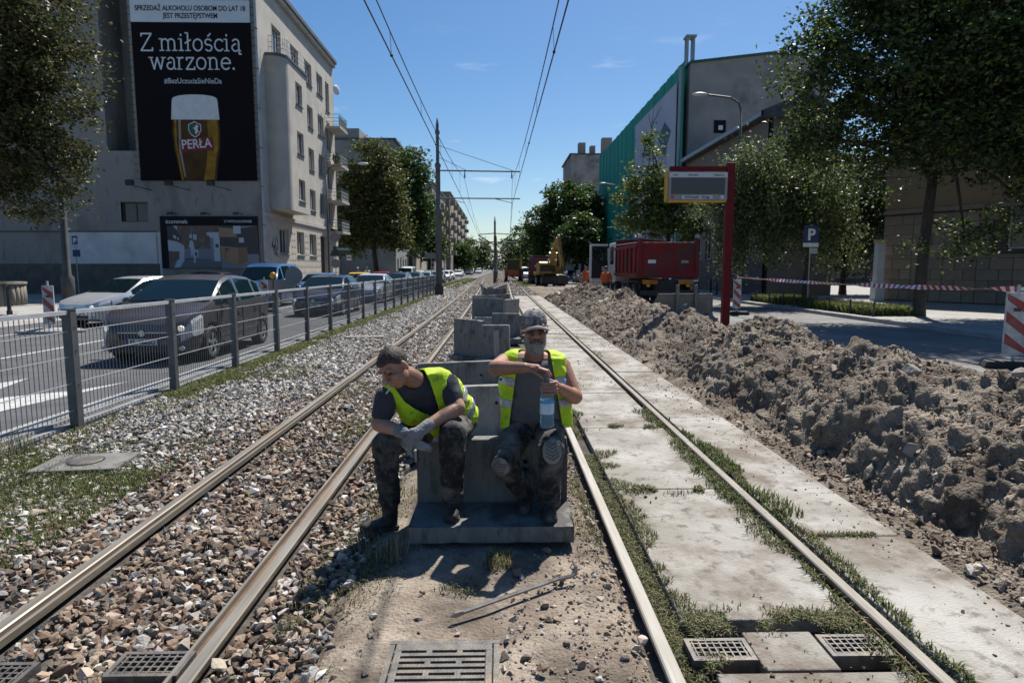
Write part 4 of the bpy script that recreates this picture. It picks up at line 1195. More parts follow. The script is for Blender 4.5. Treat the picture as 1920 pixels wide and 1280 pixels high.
btext('SPRZEDAŻ ALKOHOLU OSOBOM DO LAT 18', .42, M_ink, -19.05, 17.42, bold=.006, sx=.80)
btext('JEST PRZESTĘPSTWEM', .42, M_ink, -19.05, 16.98, bold=.006, sx=.80)
btext('#BezUczuciaSieNieDa', .46, M_pale, -19.1, 13.10, bold=0, sx=.86)
# slab-serif headline drawn as strokes
def arc(cx, cy_, rx, ry, a0, a1, n=12): return [(cx + rx * math.cos(R(lerp(a0, a1, t / n))), cy_ + ry * math.sin(R(lerp(a0, a1, t / n)))) for t in range(n + 1)]
XH = .67
def n_arch(x0, x1): return [(x0, .46)] + arc((x0 + x1) / 2, .46, (x1 - x0) / 2, .21, 165, 0, 8) + [(x1, 0)]
A_ = [arc(.33, .47, .19, .2, 150, 0, 8) + [(.52, .06), (.60, .0)], arc(.31, .19, .21, .2, 80, 360, 14)]
GL = {'Z': (.84, [[(.10, .84), (.10, .98), (.70, .98), (.06, .0), (.74, .0), (.74, .16)]], []),
      'm': (1.16, [[(.17, 0), (.17, XH)], n_arch(.17, .56), n_arch(.56, .95)], [(.17, 0, .26), (.56, 0, .24), (.95, 0, .26), (.11, XH, .15)]),
      'n': (.78, [[(.17, 0), (.17, XH)], n_arch(.17, .58)], [(.17, 0, .26), (.58, 0, .26), (.11, XH, .15)]),
      'i': (.40, [[(.19, 0), (.19, XH)], [(.18, .90), (.20, .90)]], [(.19, 0, .28), (.12, XH, .17)]),
      'ł': (.42, [[(.2, 0), (.2, 1.02)], [(.04, .43), (.37, .62)]], [(.2, 0, .28), (.13, 1.02, .17)]),
      'o': (.72, [arc(.36, .335, .27, .335, 0, 360, 22)], []),
      'c': (.62, [arc(.36, .335, .27, .335, 42, 318, 18)], []),
      'ś': (.58, [arc(.29, .50, .19, .17, 30, 250, 12) + arc(.29, .17, .2, .17, 80, -150, 12), [(.27, .84), (.42, 1.0)]], []),
      'a': (.66, A_, []), 'ą': (.66, A_ + [[(.58, .0), (.50, -.10), (.54, -.19), (.64, -.18)]], []),
      'w': (.98, [[(.10, XH), (.28, 0), (.48, XH), (.68, 0), (.86, XH)]], [(.10, XH, .24), (.86, XH, .24)]),
      'r': (.52, [[(.17, 0), (.17, XH)], arc(.36, .44, .19, .22, 175, 70, 8)], [(.17, 0, .28), (.11, XH, .15)]),
      'z': (.62, [[(.10, .53), (.10, XH), (.52, XH), (.06, .0), (.56, .0), (.56, .13)]], []),
      'e': (.66, [[(.09, .36), (.60, .36)] + arc(.345, .335, .265, .335, 5, 315, 18)], []),
      '.': (.3, [[(.13, .04), (.17, .04)]], []), ' ': (.30, [], [])}
def headline(s, size, cx, z, name):
    wtot = sum(GL[c][0] for c in s)
    cnt = [0]; x = cx - wtot * size * .5; m = MB(); sw = .088 * size; yy = GY_ - .135
    def stroke(pts, w):
        for p, q in zip(pts, pts[1:]):
            a = Vector((x + p[0] * size, 0, z + p[1] * size)); b = Vector((x + q[0] * size, 0, z + q[1] * size)); d = (b - a)
            if d.length < 1e-6: continue
            d.normalize(); nn = Vector((-d.z, 0, d.x)) * w / 2; e = d * w * .28
            cnt[0] += 1
            m.add([Vector((0, yy - .0012 * (cnt[0] % 40), 0)) + v for v in (a - e - nn, b + e - nn, b + e + nn, a - e + nn)], [(0, 1, 2, 3)])
    for c in s:
        adv, st, se = GL[c]
        for p in st: stroke(p, sw * (1.5 if len(p) == 2 and abs(p[0][0] - p[1][0]) < .05 and abs(p[0][1] - p[1][1]) < .05 else 1))
        for (sx_, sy_, w_) in se: stroke([(sx_ - w_ / 2, sy_), (sx_ + w_ / 2, sy_)], sw * .72)
        x += adv * size
    m.build(name, M_pale, bn, world=True)
headline('Z miłością', 1.02, -19.12, 15.05, 'headline_upper')
headline('warzone.', 1.02, -19.05, 13.95, 'headline_lower')
# glass of beer
def flat(poly, d, m, name='print'):
    MB().add([(x, GY_ - .121 - d, z) for x, z in poly], [tuple(range(len(poly)))]).build(name, m, bn, world=True, fix=False)
gx = -19.07
M_beer = mat('beer_brown', (.05, .028, .012), (.09, .05, .016), scale=1.2, rough=.7, spec=.15)
M_beer2 = mat('beer_gold', (.34, .19, .02), (.20, .10, .015), scale=2, rough=.7, spec=.15)
M_foam = mat('beer_foam', (.52, .55, .58), (.60, .63, .65), scale=4, rough=.8)
flat([(-20.5, 11.0), (-17.65, 11.0), (-17.58, 10.2), (-17.62, 9.2), (-17.8, 8.2), (-17.95, 7.2), (-20.15, 7.2), (-20.32, 8.2), (-20.52, 9.2), (-20.56, 10.2)], .004, M_beer)
flat([(-18.35, 10.95), (-17.75, 10.95), (-17.70, 10.2), (-17.76, 9.2), (-17.95, 8.2), (-18.1, 7.2), (-18.75, 7.2), (-18.5, 8.4), (-18.35, 9.6)], .008, M_beer2)
flat([(-20.42, 10.95), (-20.28, 10.95), (-20.32, 9.5), (-20.02, 7.2), (-20.12, 7.2), (-20.42, 9.4)], .008, M_beer2)
flat([(-20.15, 10.95), (-20.0, 10.95), (-20.05, 9.0), (-19.85, 7.4), (-19.95, 7.4), (-20.2, 9.0)], .008, mat('beer_glint', (.25, .22, .18)))
top = [(gx + 1.42 * math.cos(R(a)), 12.02 + .42 * abs(math.sin(R(a))) ** .6) for a in range(0, 181, 12)]
flat([(-20.58, 10.92)] + [(-17.58, 10.92)] + top, .012, M_foam)
# shield with white rampant figure, red label
flat([(-19.55, 10.62), (-19.15, 10.82), (-18.75, 10.62), (-18.75, 10.25), (-18.9, 9.98), (-19.15, 9.82), (-19.4, 9.98), (-19.55, 10.25)], .016, M_pale)
flat([(-19.50, 10.59), (-19.15, 10.76), (-19.15, 9.88), (-19.37, 10.02), (-19.50, 10.27)], .020, mat('shield_green', (.03, .10, .05)))
flat([(-19.15, 10.76), (-18.80, 10.59), (-18.80, 10.27), (-18.93, 10.02), (-19.15, 9.88)], .020, mat('shield_red', (.08, .02, .02)))
flat([(-19.12, 10.02), (-19.02, 10.05), (-19.03, 10.2), (-18.95, 10.12), (-18.9, 10.16), (-18.97, 10.32), (-18.98, 10.42), (-18.88, 10.5), (-18.95, 10.55), (-19.02, 10.62), (-19.12, 10.55), (-19.14, 10.42), (-19.24, 10.45), (-19.25, 10.38), (-19.14, 10.33), (-19.13, 10.2)], .024, M_foam)
flat([(-20.12, 9.68), (-18.05, 9.88), (-18.02, 9.02), (-18.55, 9.02), (-18.6, 9.07), (-20.05, 8.93)], .016, mat('label_red', (.16, .02, .025)))
o = text('PERŁA', .80, M_foam, 'lettering', bn, (-19.07 + 19.0, -.03, 9.18 - 12.6), (math.pi / 2, -.07, 0), bold=.008, sx=.86)
for x in (-22.9, -20.5, -17.9):
    f = empty('floodlight', (x, GY_ - .9, 6.7), 0, {-22.9: 'small black floodlight under the left corner of the beer banner', -20.5: 'small black floodlight under the middle of the beer banner', -17.9: 'small black floodlight under the right corner of the beer banner'}[x], 'floodlight', 'floodlights below the beer banner')
    MB().box((-.1, 0, .25), (.42, .25, .3), (.5, 0, 0)).build('lamp_head', M_dark, f)
    MB().tube([(0, 0, .1), (.75, .1, -.1), (.75, .88, -.1)], .03, 5).build('bracket', M_dark, f)
# ---- kitchen billboard
kb = empty('billboard', (-18.55, GY_ - .1, 3.3), 0, 'dark kitchen showroom billboard low on the gable wall', 'billboard')
def kflat(poly, d, m, name='print'):
    MB().add([(x, GY_ - .131 - d, z) for x, z in poly], [tuple(range(len(poly)))]).build(name, m, kb, world=True, fix=False)
MB().b2(-21.68, -15.5, GY_ - .13, GY_ - .035, 1.66, 4.95).build('panel', mat('board_black', (.012, .013, .017), rough=.8, spec=.15), kb, world=True)
def q(x0, x1, z0, z1): return [(x0, z0), (x1, z0), (x1, z1), (x0, z1)]
kq = lambda u0, u1, v0, v1: q(lerp(-21.65, -15.5, (u0 - 30) / 1760), lerp(-21.65, -15.5, (u1 - 30) / 1760), lerp(4.93, 1.66, (v1 - 62) / 935), lerp(4.93, 1.66, (v0 - 62) / 935))
kp = lambda pts: [(lerp(-21.65, -15.5, (u - 30) / 1760), lerp(4.93, 1.66, (v - 62) / 935)) for u, v in pts]
KB = mat('print_brick', (.10, .075, .06), (.14, .10, .08), scale=4, rough=.7); KW = mat('print_white', (.36, .42, .50), rough=.7)
KF = mat('print_floor', (.11, .12, .14), rough=.7); KO = mat('print_oak', (.25, .165, .10), (.29, .2, .12), scale=3, rough=.7); KG = mat('print_grey', (.17, .19, .23), rough=.7); KD = mat('print_dark', (.05, .05, .055), rough=.7)
kflat(kq(150, 1085, 225, 640), .003, KB); kflat(kq(150, 1095, 640, 990), .003, KF)
kflat(kp([(240, 840), (440, 820), (1090, 830), (1090, 990), (370, 995), (440, 850)]), .006, KF)
kflat(kq(440, 920, 645, 830), .006, KG); kflat(kp([(860, 345), (1080, 345), (1080, 830), (915, 830), (915, 420), (860, 390)]), .008, KW)
kflat(kq(915, 975, 445, 860), .011, KG); kflat(kq(980, 1090, 435, 870), .012, KW); kflat(kq(1008, 1065, 555, 620), .016, KD)
kflat(kp([(145, 480), (330, 520), (440, 590), (440, 660), (430, 850), (350, 980), (235, 990), (300, 850), (340, 700), (150, 680)]), .009, KW)
kflat(kp([(160, 690), (350, 690), (340, 830), (160, 920)]), .011, KB); kflat(kp([(145, 225), (230, 225), (400, 430), (390, 510), (145, 470)]), .008, KD)
kflat(kp([(250, 390), (300, 410), (300, 470), (250, 445)]), .011, KW); kflat(kp([(325, 430), (350, 440), (350, 490), (325, 480)]), .011, KW); kflat(kp([(260, 230), (328, 230), (325, 305)]), .011, KW)
kflat(kq(580, 625, 275, 400), .008, KG); kflat(kq(540, 675, 385, 480), .010, KW); kflat(kq(595, 612, 275, 480), .013, KD)
kflat(kp([(545, 500), (580, 485), (610, 520), (625, 640), (640, 820), (630, 900), (590, 890), (610, 840), (590, 720), (570, 800), (560, 760), (550, 640), (525, 610)]), .014, KW)
kflat(kp([(540, 445), (585, 450), (590, 485), (550, 495)]), .016, KB)
kflat(kq(622, 690, 665, 790), .011, KW); kflat(kq(628, 668, 705, 772), .014, KD)
for (u, v) in ((715, 460), (745, 490), (780, 465), (750, 580), (790, 610), (730, 625)): kflat(kq(u, u + 28, v, v + 30), .010, KG)
kflat(kq(1085, 1790, 225, 740), .003, KD); kflat(kq(1100, 1795, 740, 1000), .003, KG)
kflat(kp([(1085, 255), (1345, 280), (1410, 430), (1085, 430)]), .006, KO); kflat(kq(1345, 1480, 228, 370), .008, KW); kflat(kp([(1480, 228), (1760, 228), (1530, 268), (1480, 268)]), .007, KG)
kflat(kq(1440, 1530, 440, 530), .008, KW); kflat(kp([(1100, 585), (1585, 620), (1585, 880), (1420, 940), (1180, 880), (1100, 800)]), .007, KO); kflat(kp([(1415, 620), (1585, 612), (1585, 880), (1415, 940)]), .010, mat('print_oak_shade', (.20, .13, .08)))
kflat(kp([(1100, 560), (1585, 560), (1585, 615), (1415, 622), (1100, 590)]), .011, KD); kflat(kp([(1145, 625), (1280, 650), (1220, 670), (1165, 800), (1155, 798), (1205, 665)]), .013, KD)
kflat(kp([(1550, 650), (1690, 625), (1640, 660), (1600, 665)]), .013, KD)
btext2 = lambda s, size, x, z, m, **k: text(s, size, m, 'lettering', kb, (x + 18.55, -.045, z - 3.3), TZ, **k)
btext2('ĸomınek', .36, -21.32, 4.50, M_pale, align='LEFT', bold=.004, sx=1.1)
btext2('WFM|', .22, -17.42, 4.56, M_pale, align='LEFT')
btext2('KUCHNIE', .22, -16.80, 4.56, M_pale, align='LEFT', bold=.002)
MB().tube([(-17.52 + .07 * math.cos(R(a)), GY_ - .145, 4.64 + .07 * math.sin(R(a))) for a in range(40, 330, 24)], .012, 4).build('ring_mark', M_pale, kb, world=True)
for x, nm in ((-20.85, 'left'), (-18.75, 'middle'), (-16.7, 'right')):
    f = empty('floodlight', (x, GY_ - .5, 5.05), 0, 'small dark spotlight above the %s of the kitchen billboard' % nm, 'floodlight', 'spotlights above the kitchen billboard')
    MB().box((0, 0, .05), (.3, .2, .14), (.3, 0, 0)).build('lamp_head', M_dark, f); MB().tube([(.1, 0, .05), (.25, .46, .05)], .025, 5).build('bracket', M_dark, f)

# ---- generic street block
def block(name, label, x0, x1, y0, y1, h, wallm, face, floors, z0=1.4, fh=3.2, wy=2.6, balc=(), gable=True, parts=True, roofm=M_roof, ww=1.3, wh=1.7):
    """face: +1 street facade at x1 looking +x; -1 at x0 looking -x"""
    b = empty(name, ((x0 + x1) / 2, y0, 0), 0, label, 'building')
    xf = x1 if face > 0 else x0
    n = (face, 0, 0)
    hs = []
    ys_ = np.arange(y0 + 1.2, y1 - ww - .4, wy)
    for k_ in range(floors):
        for y in ys_: hs.append((float(y), float(y + ww), z0 + k_ * fh, z0 + k_ * fh + wh))
    mb = MB(); holed(mb, (xf, 0, 0), Uy, n, y0, y1, -.2, h, hs, .2)
    mb.build('street_wall', wallm, b, world=True, fix=False)
    MB().b2(min(x0, x1) + .01, max(x0, x1) - .25, y0, y1, -.2, h - .01).build('body', wallm, b, world=True)
    mbg = MB().b2(xf - .25 if face > 0 else xf, xf if face > 0 else xf + .25, y0 - .001, y0 + .002, -.2, h - .01); mbg.build('corner_strip', wallm, b, world=True)
    for w in hs: window(b, (xf, 0, 0), Uy, n, w, .18, M_framew, 1, False, 0)
    MB().b2(x0 - (.35 if face < 0 else 0), x1 + (.35 if face > 0 else 0), y0 - .1, y1 + .1, h, h + .3).build('roof', roofm, b, world=True)
    for (y, fl) in balc:
        z = z0 + fl * fh - .7
        bl = MB().b2(xf, xf + face * 1.5, y, y + 2.4, z - .25, z).build('balcony', wallm, b, world=True)
        MB().b2(xf + face * .003, xf + face * 1.48, y, y + .08, z + .003, z + .95).build('side_panel', wallm, bl, world=True); MB().b2(xf + face * 1.4, xf + face * 1.48, y + .083, y + 2.4, z + .003, z + .95).build('parapet', wallm, bl, world=True)
    return b
M_bg1 = mat('block_grey', (.20, .215, .21), (.24, .255, .25), scale=.6, rough=.95)
M_bg2 = mat('block_ochre', (.33, .28, .22), (.38, .33, .26), scale=.6, rough=.95, dirt=(.22, .19, .16), dscale=.6)
M_bg3 = mat('block_brown', (.24, .205, .17), (.29, .25, .21), scale=.6, rough=.95)
b = block('street_block', 'grey-green block with blank gable rising behind the left trees', -26, -14.9, 93, 104, 19.6, M_bg1, 1, 5)
MB().b2(-26, -19.7, 93.01, 99, 19.9, 21.2).build('attic', M_bg1, b, world=True)
block('street_block', 'ochre tenement with balconies beyond the left trees', -26, -15.2, 105, 136, 16.5, M_bg2, 1, 4, 4.6, 3.1, 3.4, balc=((108, 1), (108, 2), (118, 1), (118, 2), (126, 1), (126, 2)))
block('street_block', 'brown tenement with stacked balconies, far left of the street', -26, -14.1, 137, 171, 19.5, M_bg3, 1, 5, 3, 3.3, 3.8, balc=[(y_, f_) for y_ in (139, 148, 157, 166) for f_ in (1, 2, 3, 4)])
block('street_block', 'farthest grey-brown tenement with many balconies on the left', -26, -13.2, 172, 262, 21.5, M_bg3, 1, 6, 3, 3.3, 5.2, balc=[(y_, f_) for y_ in (174, 188, 204, 222, 245) for f_ in (1, 2, 3, 4, 5)])

# ---- right side: tall netted building
RX = 15.0
tb = empty('netted_building', (RX, 52, 0), 0, 'tall grey building wrapped in green netting with blank patched gable', 'building')
M_gable = mat('patched_render', (.22, .215, .21), (.32, .31, .295), scale=.45, rough=.95, bump=.3, bscale=10, dirt=(.11, .105, .10), dscale=.3, damt=.8)
MB().prism([(RX, -.2), (26, -.2), (26, 17.9), (21.9, 18.4), (RX, 17.6)], 'y', 52, 96).build('body', M_gable, tb, world=True)
vw = MB().b2(17.0, 17.95, 51.97, 51.995, 12.3, 13.3).build('gable_vent', M_void, tb, world=True)
MB().b2(17.35, 17.7, 51.94, 51.965, 12.55, 12.9).build('vent_hood', M_white, vw, world=True)
MB().prism([(RX - .1, 17.6), (RX - .1, 17.75), (21.9, 18.55), (26, 18.05), (26, 17.9), (21.9, 18.4)], 'y', 51.8, 96).build('roof_edge', mat('green_trim', (.02, .10, .09), rough=.6), tb, world=True)
mb = MB()
for (x, y) in ((RX + .1, 53.5), (RX + .6, 53.5), (RX + .1, 54.1), (RX + .6, 54.1)): mb.b2(x, x + .14, y, y + .14, 17.6, 20.1)
mb.b2(RX, RX + .85, 53.4, 54.35, 20.1, 20.25); mb.build('chimney_frame', M_steel, tb, world=True)
# netting: folded sheet
M_net = mat('green_net', (.004, .29, .22), (.003, .18, .14), scale=2.0, rough=.8, stretch=(1, 2.2, .05))
ny_ = 220; ys_ = np.linspace(52.2, 96, ny_)
fold = RX - .42 + .10 * np.sin(ys_ * 2.3) + .06 * np.sin(ys_ * 5.1 + 1)
V = np.r_[np.c_[fold, ys_, np.full(ny_, .5)], np.c_[fold * .3 + (RX - .42) * .7, ys_, np.full(ny_, 17.9)]]
F = np.stack([np.arange(ny_ - 1), np.arange(1, ny_), np.arange(1, ny_) + ny_, np.arange(ny_ - 1) + ny_], -1)
tag(link('scaffold_netting', mesh_np('scaffold_netting', V, F, M_net, True)), 'green scaffold netting hanging over the tall building front', 'netting')
mu = empty('mural_banner', (RX - .6, 61, 10), 0, 'pale banner printed with a graduate in mortarboard over the netting', 'banner')
MB().b2(RX - .62, RX - .58, 53.6, 69.6, 3.0, 16.6).build('sheet', mat('mural_blue', (.32, .37, .46), (.39, .43, .51), scale=.3, rough=.8), mu, world=True)
def mflat(pts, d, m):
    MB().add([(RX - .622 - d, y, z) for y, z in pts], [tuple(range(len(pts)))]).build('print', m, mu, world=True, fix=False)
MT = mat('mural_teal', (.05, .11, .13)); MS = mat('mural_skin', (.30, .32, .38)); MP = mat('mural_pink', (.26, .15, .19))
mflat([(57.2, 14.3), (55.0, 13.1), (56.0, 12.3), (58.2, 12.4), (59.6, 13.3)], .006, MT)
mflat([(56.1, 12.4), (58.2, 12.5), (57.9, 11.4), (56.4, 11.4)], .008, MT)
mflat([(56.3, 11.4), (58.0, 11.4), (58.2, 9.8), (57.4, 8.4), (56.6, 8.5), (56.1, 9.8)], .004, MS)
mflat([(55.0, 8.0), (56.8, 8.8), (58.3, 8.2), (61, 6.0), (61.5, 3.2), (54.2, 3.2)], .006, MP)
mflat([(64, 14.5), (64.3, 14.6), (66.5, 11), (66.2, 10.9)], .006, MT); mflat([(62.5, 12), (62.8, 12), (63.4, 9), (63.1, 8.9)], .006, MT)
MB().tube([(RX - .7, 52.3, 17.4), (RX - .7, 52.3, .3)], .12, 8).build('drainpipe', M_steel, tb, world=True)
# lower building in front of it
lb_ = empty('low_building', (RX, 36, 0), 0, 'low brown-grey building with tall windows behind the dump truck', 'building')
M_low = mat('brown_render', (.17, .15, .13), (.21, .19, .165), scale=.8, rough=.95, bump=.2, bscale=14)
hs = [(y, y + 1.5, 2.3, 4.6) for y in (38.2, 40.6, 43.0, 45.4, 47.8, 50)] + [(y, y + 1.5, 6.2, 8.2) for y in (38.2, 40.6, 43.0, 45.4, 47.8, 50)]
mb = MB(); holed(mb, (RX, 0, 0), Uy, (-1, 0, 0), 36.5, 51.95, -.2, 10.0, hs, .25); mb.build('street_wall', M_low, lb_, world=True, fix=False)
MB().b2(RX + .3, 19, 36.5, 51.9, -.2, 9.99).build('body', M_low, lb_, world=True)
for h in hs: window(lb_, (RX, 0, 0), Uy, (-1, 0, 0), h, .22, M_framew, 1, True, 0, 1)
mb = MB()
for z in np.arange(.2, 2.0, .42): mb.b2(RX - .06, RX - .003, 36.5, 51.9, z, z + .36)
mb.build('plinth_courses', mat('plinth_grey', (.10, .095, .09), (.14, .13, .125), scale=2, rough=.95), lb_, world=True)
MB().prism([(RX - .55, 9.95), (RX - .55, 10.3), (17, 11.3), (19.5, 10.3), (19.5, 9.95)], 'y', 36.2, 51.9).build('roof', M_roof, lb_, world=True)
MB().b2(RX - .6, RX - .45, 36.2, 51.9, 10.0, 10.25).build('gutter', M_steel, lb_, world=True)
fb = block('wrapped_building', 'tall dirty building wrapped in torn sheeting beyond the netting', 14.6, 30, 133, 150, 24.6, mat('torn_sheet', (.20, .175, .17), (.32, .29, .28), scale=.5, rough=.9, bump=.6, bscale=1.2, dirt=(.10, .085, .08), dscale=.35, damt=.9), -1, 5, 4, 3.6, 4)
for (x0, x1, z1) in ((16.2, 17.6, 27.2), (18.6, 19.6, 26.6), (21, 23, 28.2)): MB().b2(x0, x1, 134, 136, 24.9, z1).build('chimney', M_bg3, fb, world=True)

# ---- right corner building clad in stone blocks
cb = empty('stone_building', (18.6, 31, 0), 0, 'corner building clad in pale stone blocks behind the dark tree', 'building')
P0 = Vector((18.62, 31.0, 0)); du = Vector((.50, -.866, 0)); dn = Vector((-.866, -.5, 0))
hs = [(5.05, 6.75, 2.45, 4.6), (10.2, 11.9, 2.45, 4.6)]
mb = MB(); holed(mb, P0, du, dn, 0, 16, -.2, 11, hs, .3)
Q = P0 + Vector((8, 3, 0))
mb.add([P0 + Vector((0, 0, -.2)), Q + Vector((0, 0, -.2)), Q + Vector((0, 0, 11)), P0 + Vector((0, 0, 11))], [(0, 1, 2, 3)])
mb.build('wall', mat('joint_mortar', (.07, .06, .05), rough=1), cb, world=True, fix=False)
for h in hs: window(cb, P0, du, dn, h, .26, M_framew, 0, True)
M_ash = [mat('ashlar_%d' % k_, c, tuple(v * 1.25 for v in c), scale=3, rough=.95, bump=.3, bscale=25) for k_, c in enumerate(((.20, .165, .13), (.17, .145, .12), (.225, .19, .15)))]
rows = [(.15, .62), (.64, 1.1), (1.12, 1.58), (1.60, 2.06), (2.08, 2.24), (2.26, 2.72), (2.74, 3.2), (3.22, 3.66), (3.68, 4.1)]
mesh_cache = {}
for ri, (z0, z1) in enumerate(rows):
    a = 0.0; k_ = ri % 2
    while a < 13.5:
        w_ = (.85, .5)[k_ % 2] if ri != 4 else 2.0; k_ += 1
        b2_ = a + w_ - .025
        if not any(h[0] - .02 < b2_ and a < h[1] + .02 and h[2] < z1 and z0 < h[3] for h in hs):
            key = (round(w_, 2), round(z1 - z0, 2))
            mk = random.choice(M_ash)
            if (key, mk.name) not in mesh_cache:
                m_ = MB().box((0, 0, 0), (w_ - .025, .05, z1 - z0)).mesh('stone_block', mk); mesh_cache[(key, mk.name)] = m_
            o = link('stone_block', mesh_cache[(key, mk.name)], cb, world=True)
            c = P0 + du * ((a + b2_) / 2) + dn * .012
            o.location = (c.x, c.y, (z0 + z1) / 2); o.rotation_euler = (0, 0, math.atan2(du.y, du.x))
        a += w_
m = MB(); m.box((0, 0, 0), (14, .2, .18)); o = m.build('cornice', M_ash[1], cb, world=True); c = P0 + du * 7 + dn * .1; o.location = (c.x, c.y, 4.28); o.rotation_euler = (0, 0, math.atan2(du.y, du.x))
m = MB(); m.box((0, 0, 0), (14, .04, 6.5)); o = m.build('upper_render', mat('yellow_render', (.20, .145, .085), (.23, .165, .095), scale=1, rough=.95), cb, world=True); o.location = (c.x, c.y, 7.62); o.rotation_euler = (0, 0, math.atan2(du.y, du.x))
gp = empty('gate_pillar', (18.2, 30.6, 0), 0, 'pale gate pillar with flat cap at the corner of the stone building', 'pillar')
MB().b2(-.22, .22, -.22, .22, 0, 1.0).build('base', M_whitewash, gp); MB().b2(-.17, .17, -.17, .17, 1.0, 2.85).build('shaft', M_whitewash, gp); MB().b2(-.21, .21, -.21, .21, 2.85, 3.0).build('cap', mat('cap_yellow', (.4, .33, .16)), gp)
# glazed building deep in the side street
sg = empty('glazed_building', (22, 62, 0), 0, 'dark glazed building at the end of the side street', 'building')
MB().b2(27, 62, 66, 74, 0, 13).build('body', M_dark, sg, world=True)
for j in range(4):
    for i_ in range(16): MB().b2(28 + i_ * 2, 29.8 + i_ * 2, 65.9, 65.99, .6 + j * 3.1, 3.3 + j * 3.1).build('window', M_pane, sg, world=True)

# ================================================================ trees
M_leaf = mat_tint('leaf', rough=.45, transl=.42, spec=.42, namt=0)
M_bark = mat('bark', (.035, .029, .024), (.06, .05, .042), scale=9, rough=.95, bump=.8, bscale=25, stretch=(1, 1, .3))
def leaf_mesh(C, size, cols, weights, droop=0.0, jit=.25, tone=None):
    """one folded quad pair per centre"""
    n = len(C)
    a = rng.normal(size=(n, 3)); a[:, 2] = a[:, 2] * .55 - droop; a /= np.linalg.norm(a, axis=1)[:, None]
    b = rng.normal(size=(n, 3)); b -= (b * a).sum(1)[:, None] * a; b /= np.linalg.norm(b, axis=1)[:, None]
    nn = np.cross(a, b)
    s = (size * rng.uniform(.6, 1.3, n))[:, None]
    p0 = C - a * s; p1 = C + a * s
    q0 = C + b * s * .55 + nn * s * .16; q1 = C - b * s * .55 + nn * s * .16
    V = np.stack([p0, q0, p1, q1], 1).reshape(-1, 3)
    F = (np.array([[0, 1, 2], [0, 2, 3]])[None] + (np.arange(n) * 4)[:, None, None]).reshape(-1, 3)
    c = palette(n, cols, weights, jit)
    if tone is not None: c = c * tone[:, None]
    return V, F, np.repeat(c, 4, axis=0)
GREEN = [(.042, .082, .016), (.062, .118, .022), (.030, .058, .013), (.10, .155, .03)]
OLIVE = [(.065, .078, .024), (.085, .095, .03), (.042, .052, .018), (.12, .09, .035), (.14, .08, .03)]
def tree(label, base, lobes, n_clust, per, leaf, trunk_r=.2, cols=GREEN, weights=None, spread=.42, fork=.35, droop=0, group='street trees', limbs=None, name='street_tree', seed=1, hang=0.0, shell=.55):
    rs = np.random.default_rng(seed)
    base = Vector(base)
    t = empty(name, base, 0, label, 'tree', group)
    lob = np.array([l[:3] for l in lobes], float); rad = np.array([l[3:6] if len(l) > 5 else (l[3],) * 3 for l in lobes], float)
    vol = rad.prod(1); pk = rs.choice(len(lobes), n_clust, p=vol / vol.sum())
    d = rs.normal(size=(n_clust, 3)); d /= np.linalg.norm(d, axis=1)[:, None]
    rr = shell + (1.06 - shell) * rs.random(n_clust) ** .6
    rr = np.where(rs.random(n_clust) < .25, rs.random(n_clust) * .8, rr)
    cc = lob[pk] + d * rr[:, None] * rad[pk]
    # leaf positions
    idx = np.repeat(np.arange(n_clust), per)
    sp = spread * rs.uniform(.5, 1.4, n_clust)
    off = rs.normal(size=(len(idx), 3)) * sp[idx][:, None] * np.array([1, 1, .6])
    if hang: off[:, 2] -= rs.random(len(idx)) ** 1.3 * hang * (1 - .3 * rs.random(len(idx))); off[:, :2] *= .55
    C = cc[idx] + off
    C = C[C[:, 2] > base.z + .7]
    V, F, T = leaf_mesh(C, leaf, cols, weights or [1] * len(cols), droop)
    link('crown', mesh_np('crown', V, F, M_leaf, False, T), t, True)
    # trunk + limbs to the lobes, twigs to clusters
    mb = MB()
    topc = Vector(lob[np.argmax(lob[:, 2])])
    zf = base.z + (topc.z - base.z) * fork
    f0 = base + Vector((rs.normal() * .12, rs.normal() * .12, zf - base.z))
    mid = base.lerp(f0, .5) + Vector((rs.normal() * .08, rs.normal() * .08, 0))
    mb.tube([base - Vector((0, 0, .3)), base + Vector((0, 0, .25)), mid, f0, f0.lerp(topc, .5) + Vector((rs.normal() * .2, rs.normal() * .2, 0)), topc], [trunk_r * 1.35, trunk_r * 1.08, trunk_r * .92, trunk_r * .8, trunk_r * .45, trunk_r * .12], 9)
    mb.build('trunk', M_bark, t, True, world=True)
    br = MB()
    for l, r_ in zip(lob, rad):
        l = Vector(l); st = f0 + (topc - f0) * rs.uniform(0, .35)
        m1 = st.lerp(l, .5) + Vector((rs.normal() * .25, rs.normal() * .25, abs(rs.normal()) * .25))
        br.tube([st, m1, l], [trunk_r * .5, trunk_r * .32, trunk_r * .14], 6)
        k_ = [c for c, p in zip(cc, pk) if np.allclose(lob[p], l)][:16]
        for c in k_:
            c = Vector(c); m2 = l.lerp(c, .5) + Vector((rs.normal() * .1, rs.normal() * .1, rs.normal() * .1 + .05))
            br.tube([l, m2, c], [trunk_r * .13, trunk_r * .08, trunk_r * .03], 4, cap=False)
    br.build('branches', M_bark, t, True, world=True)
    return t
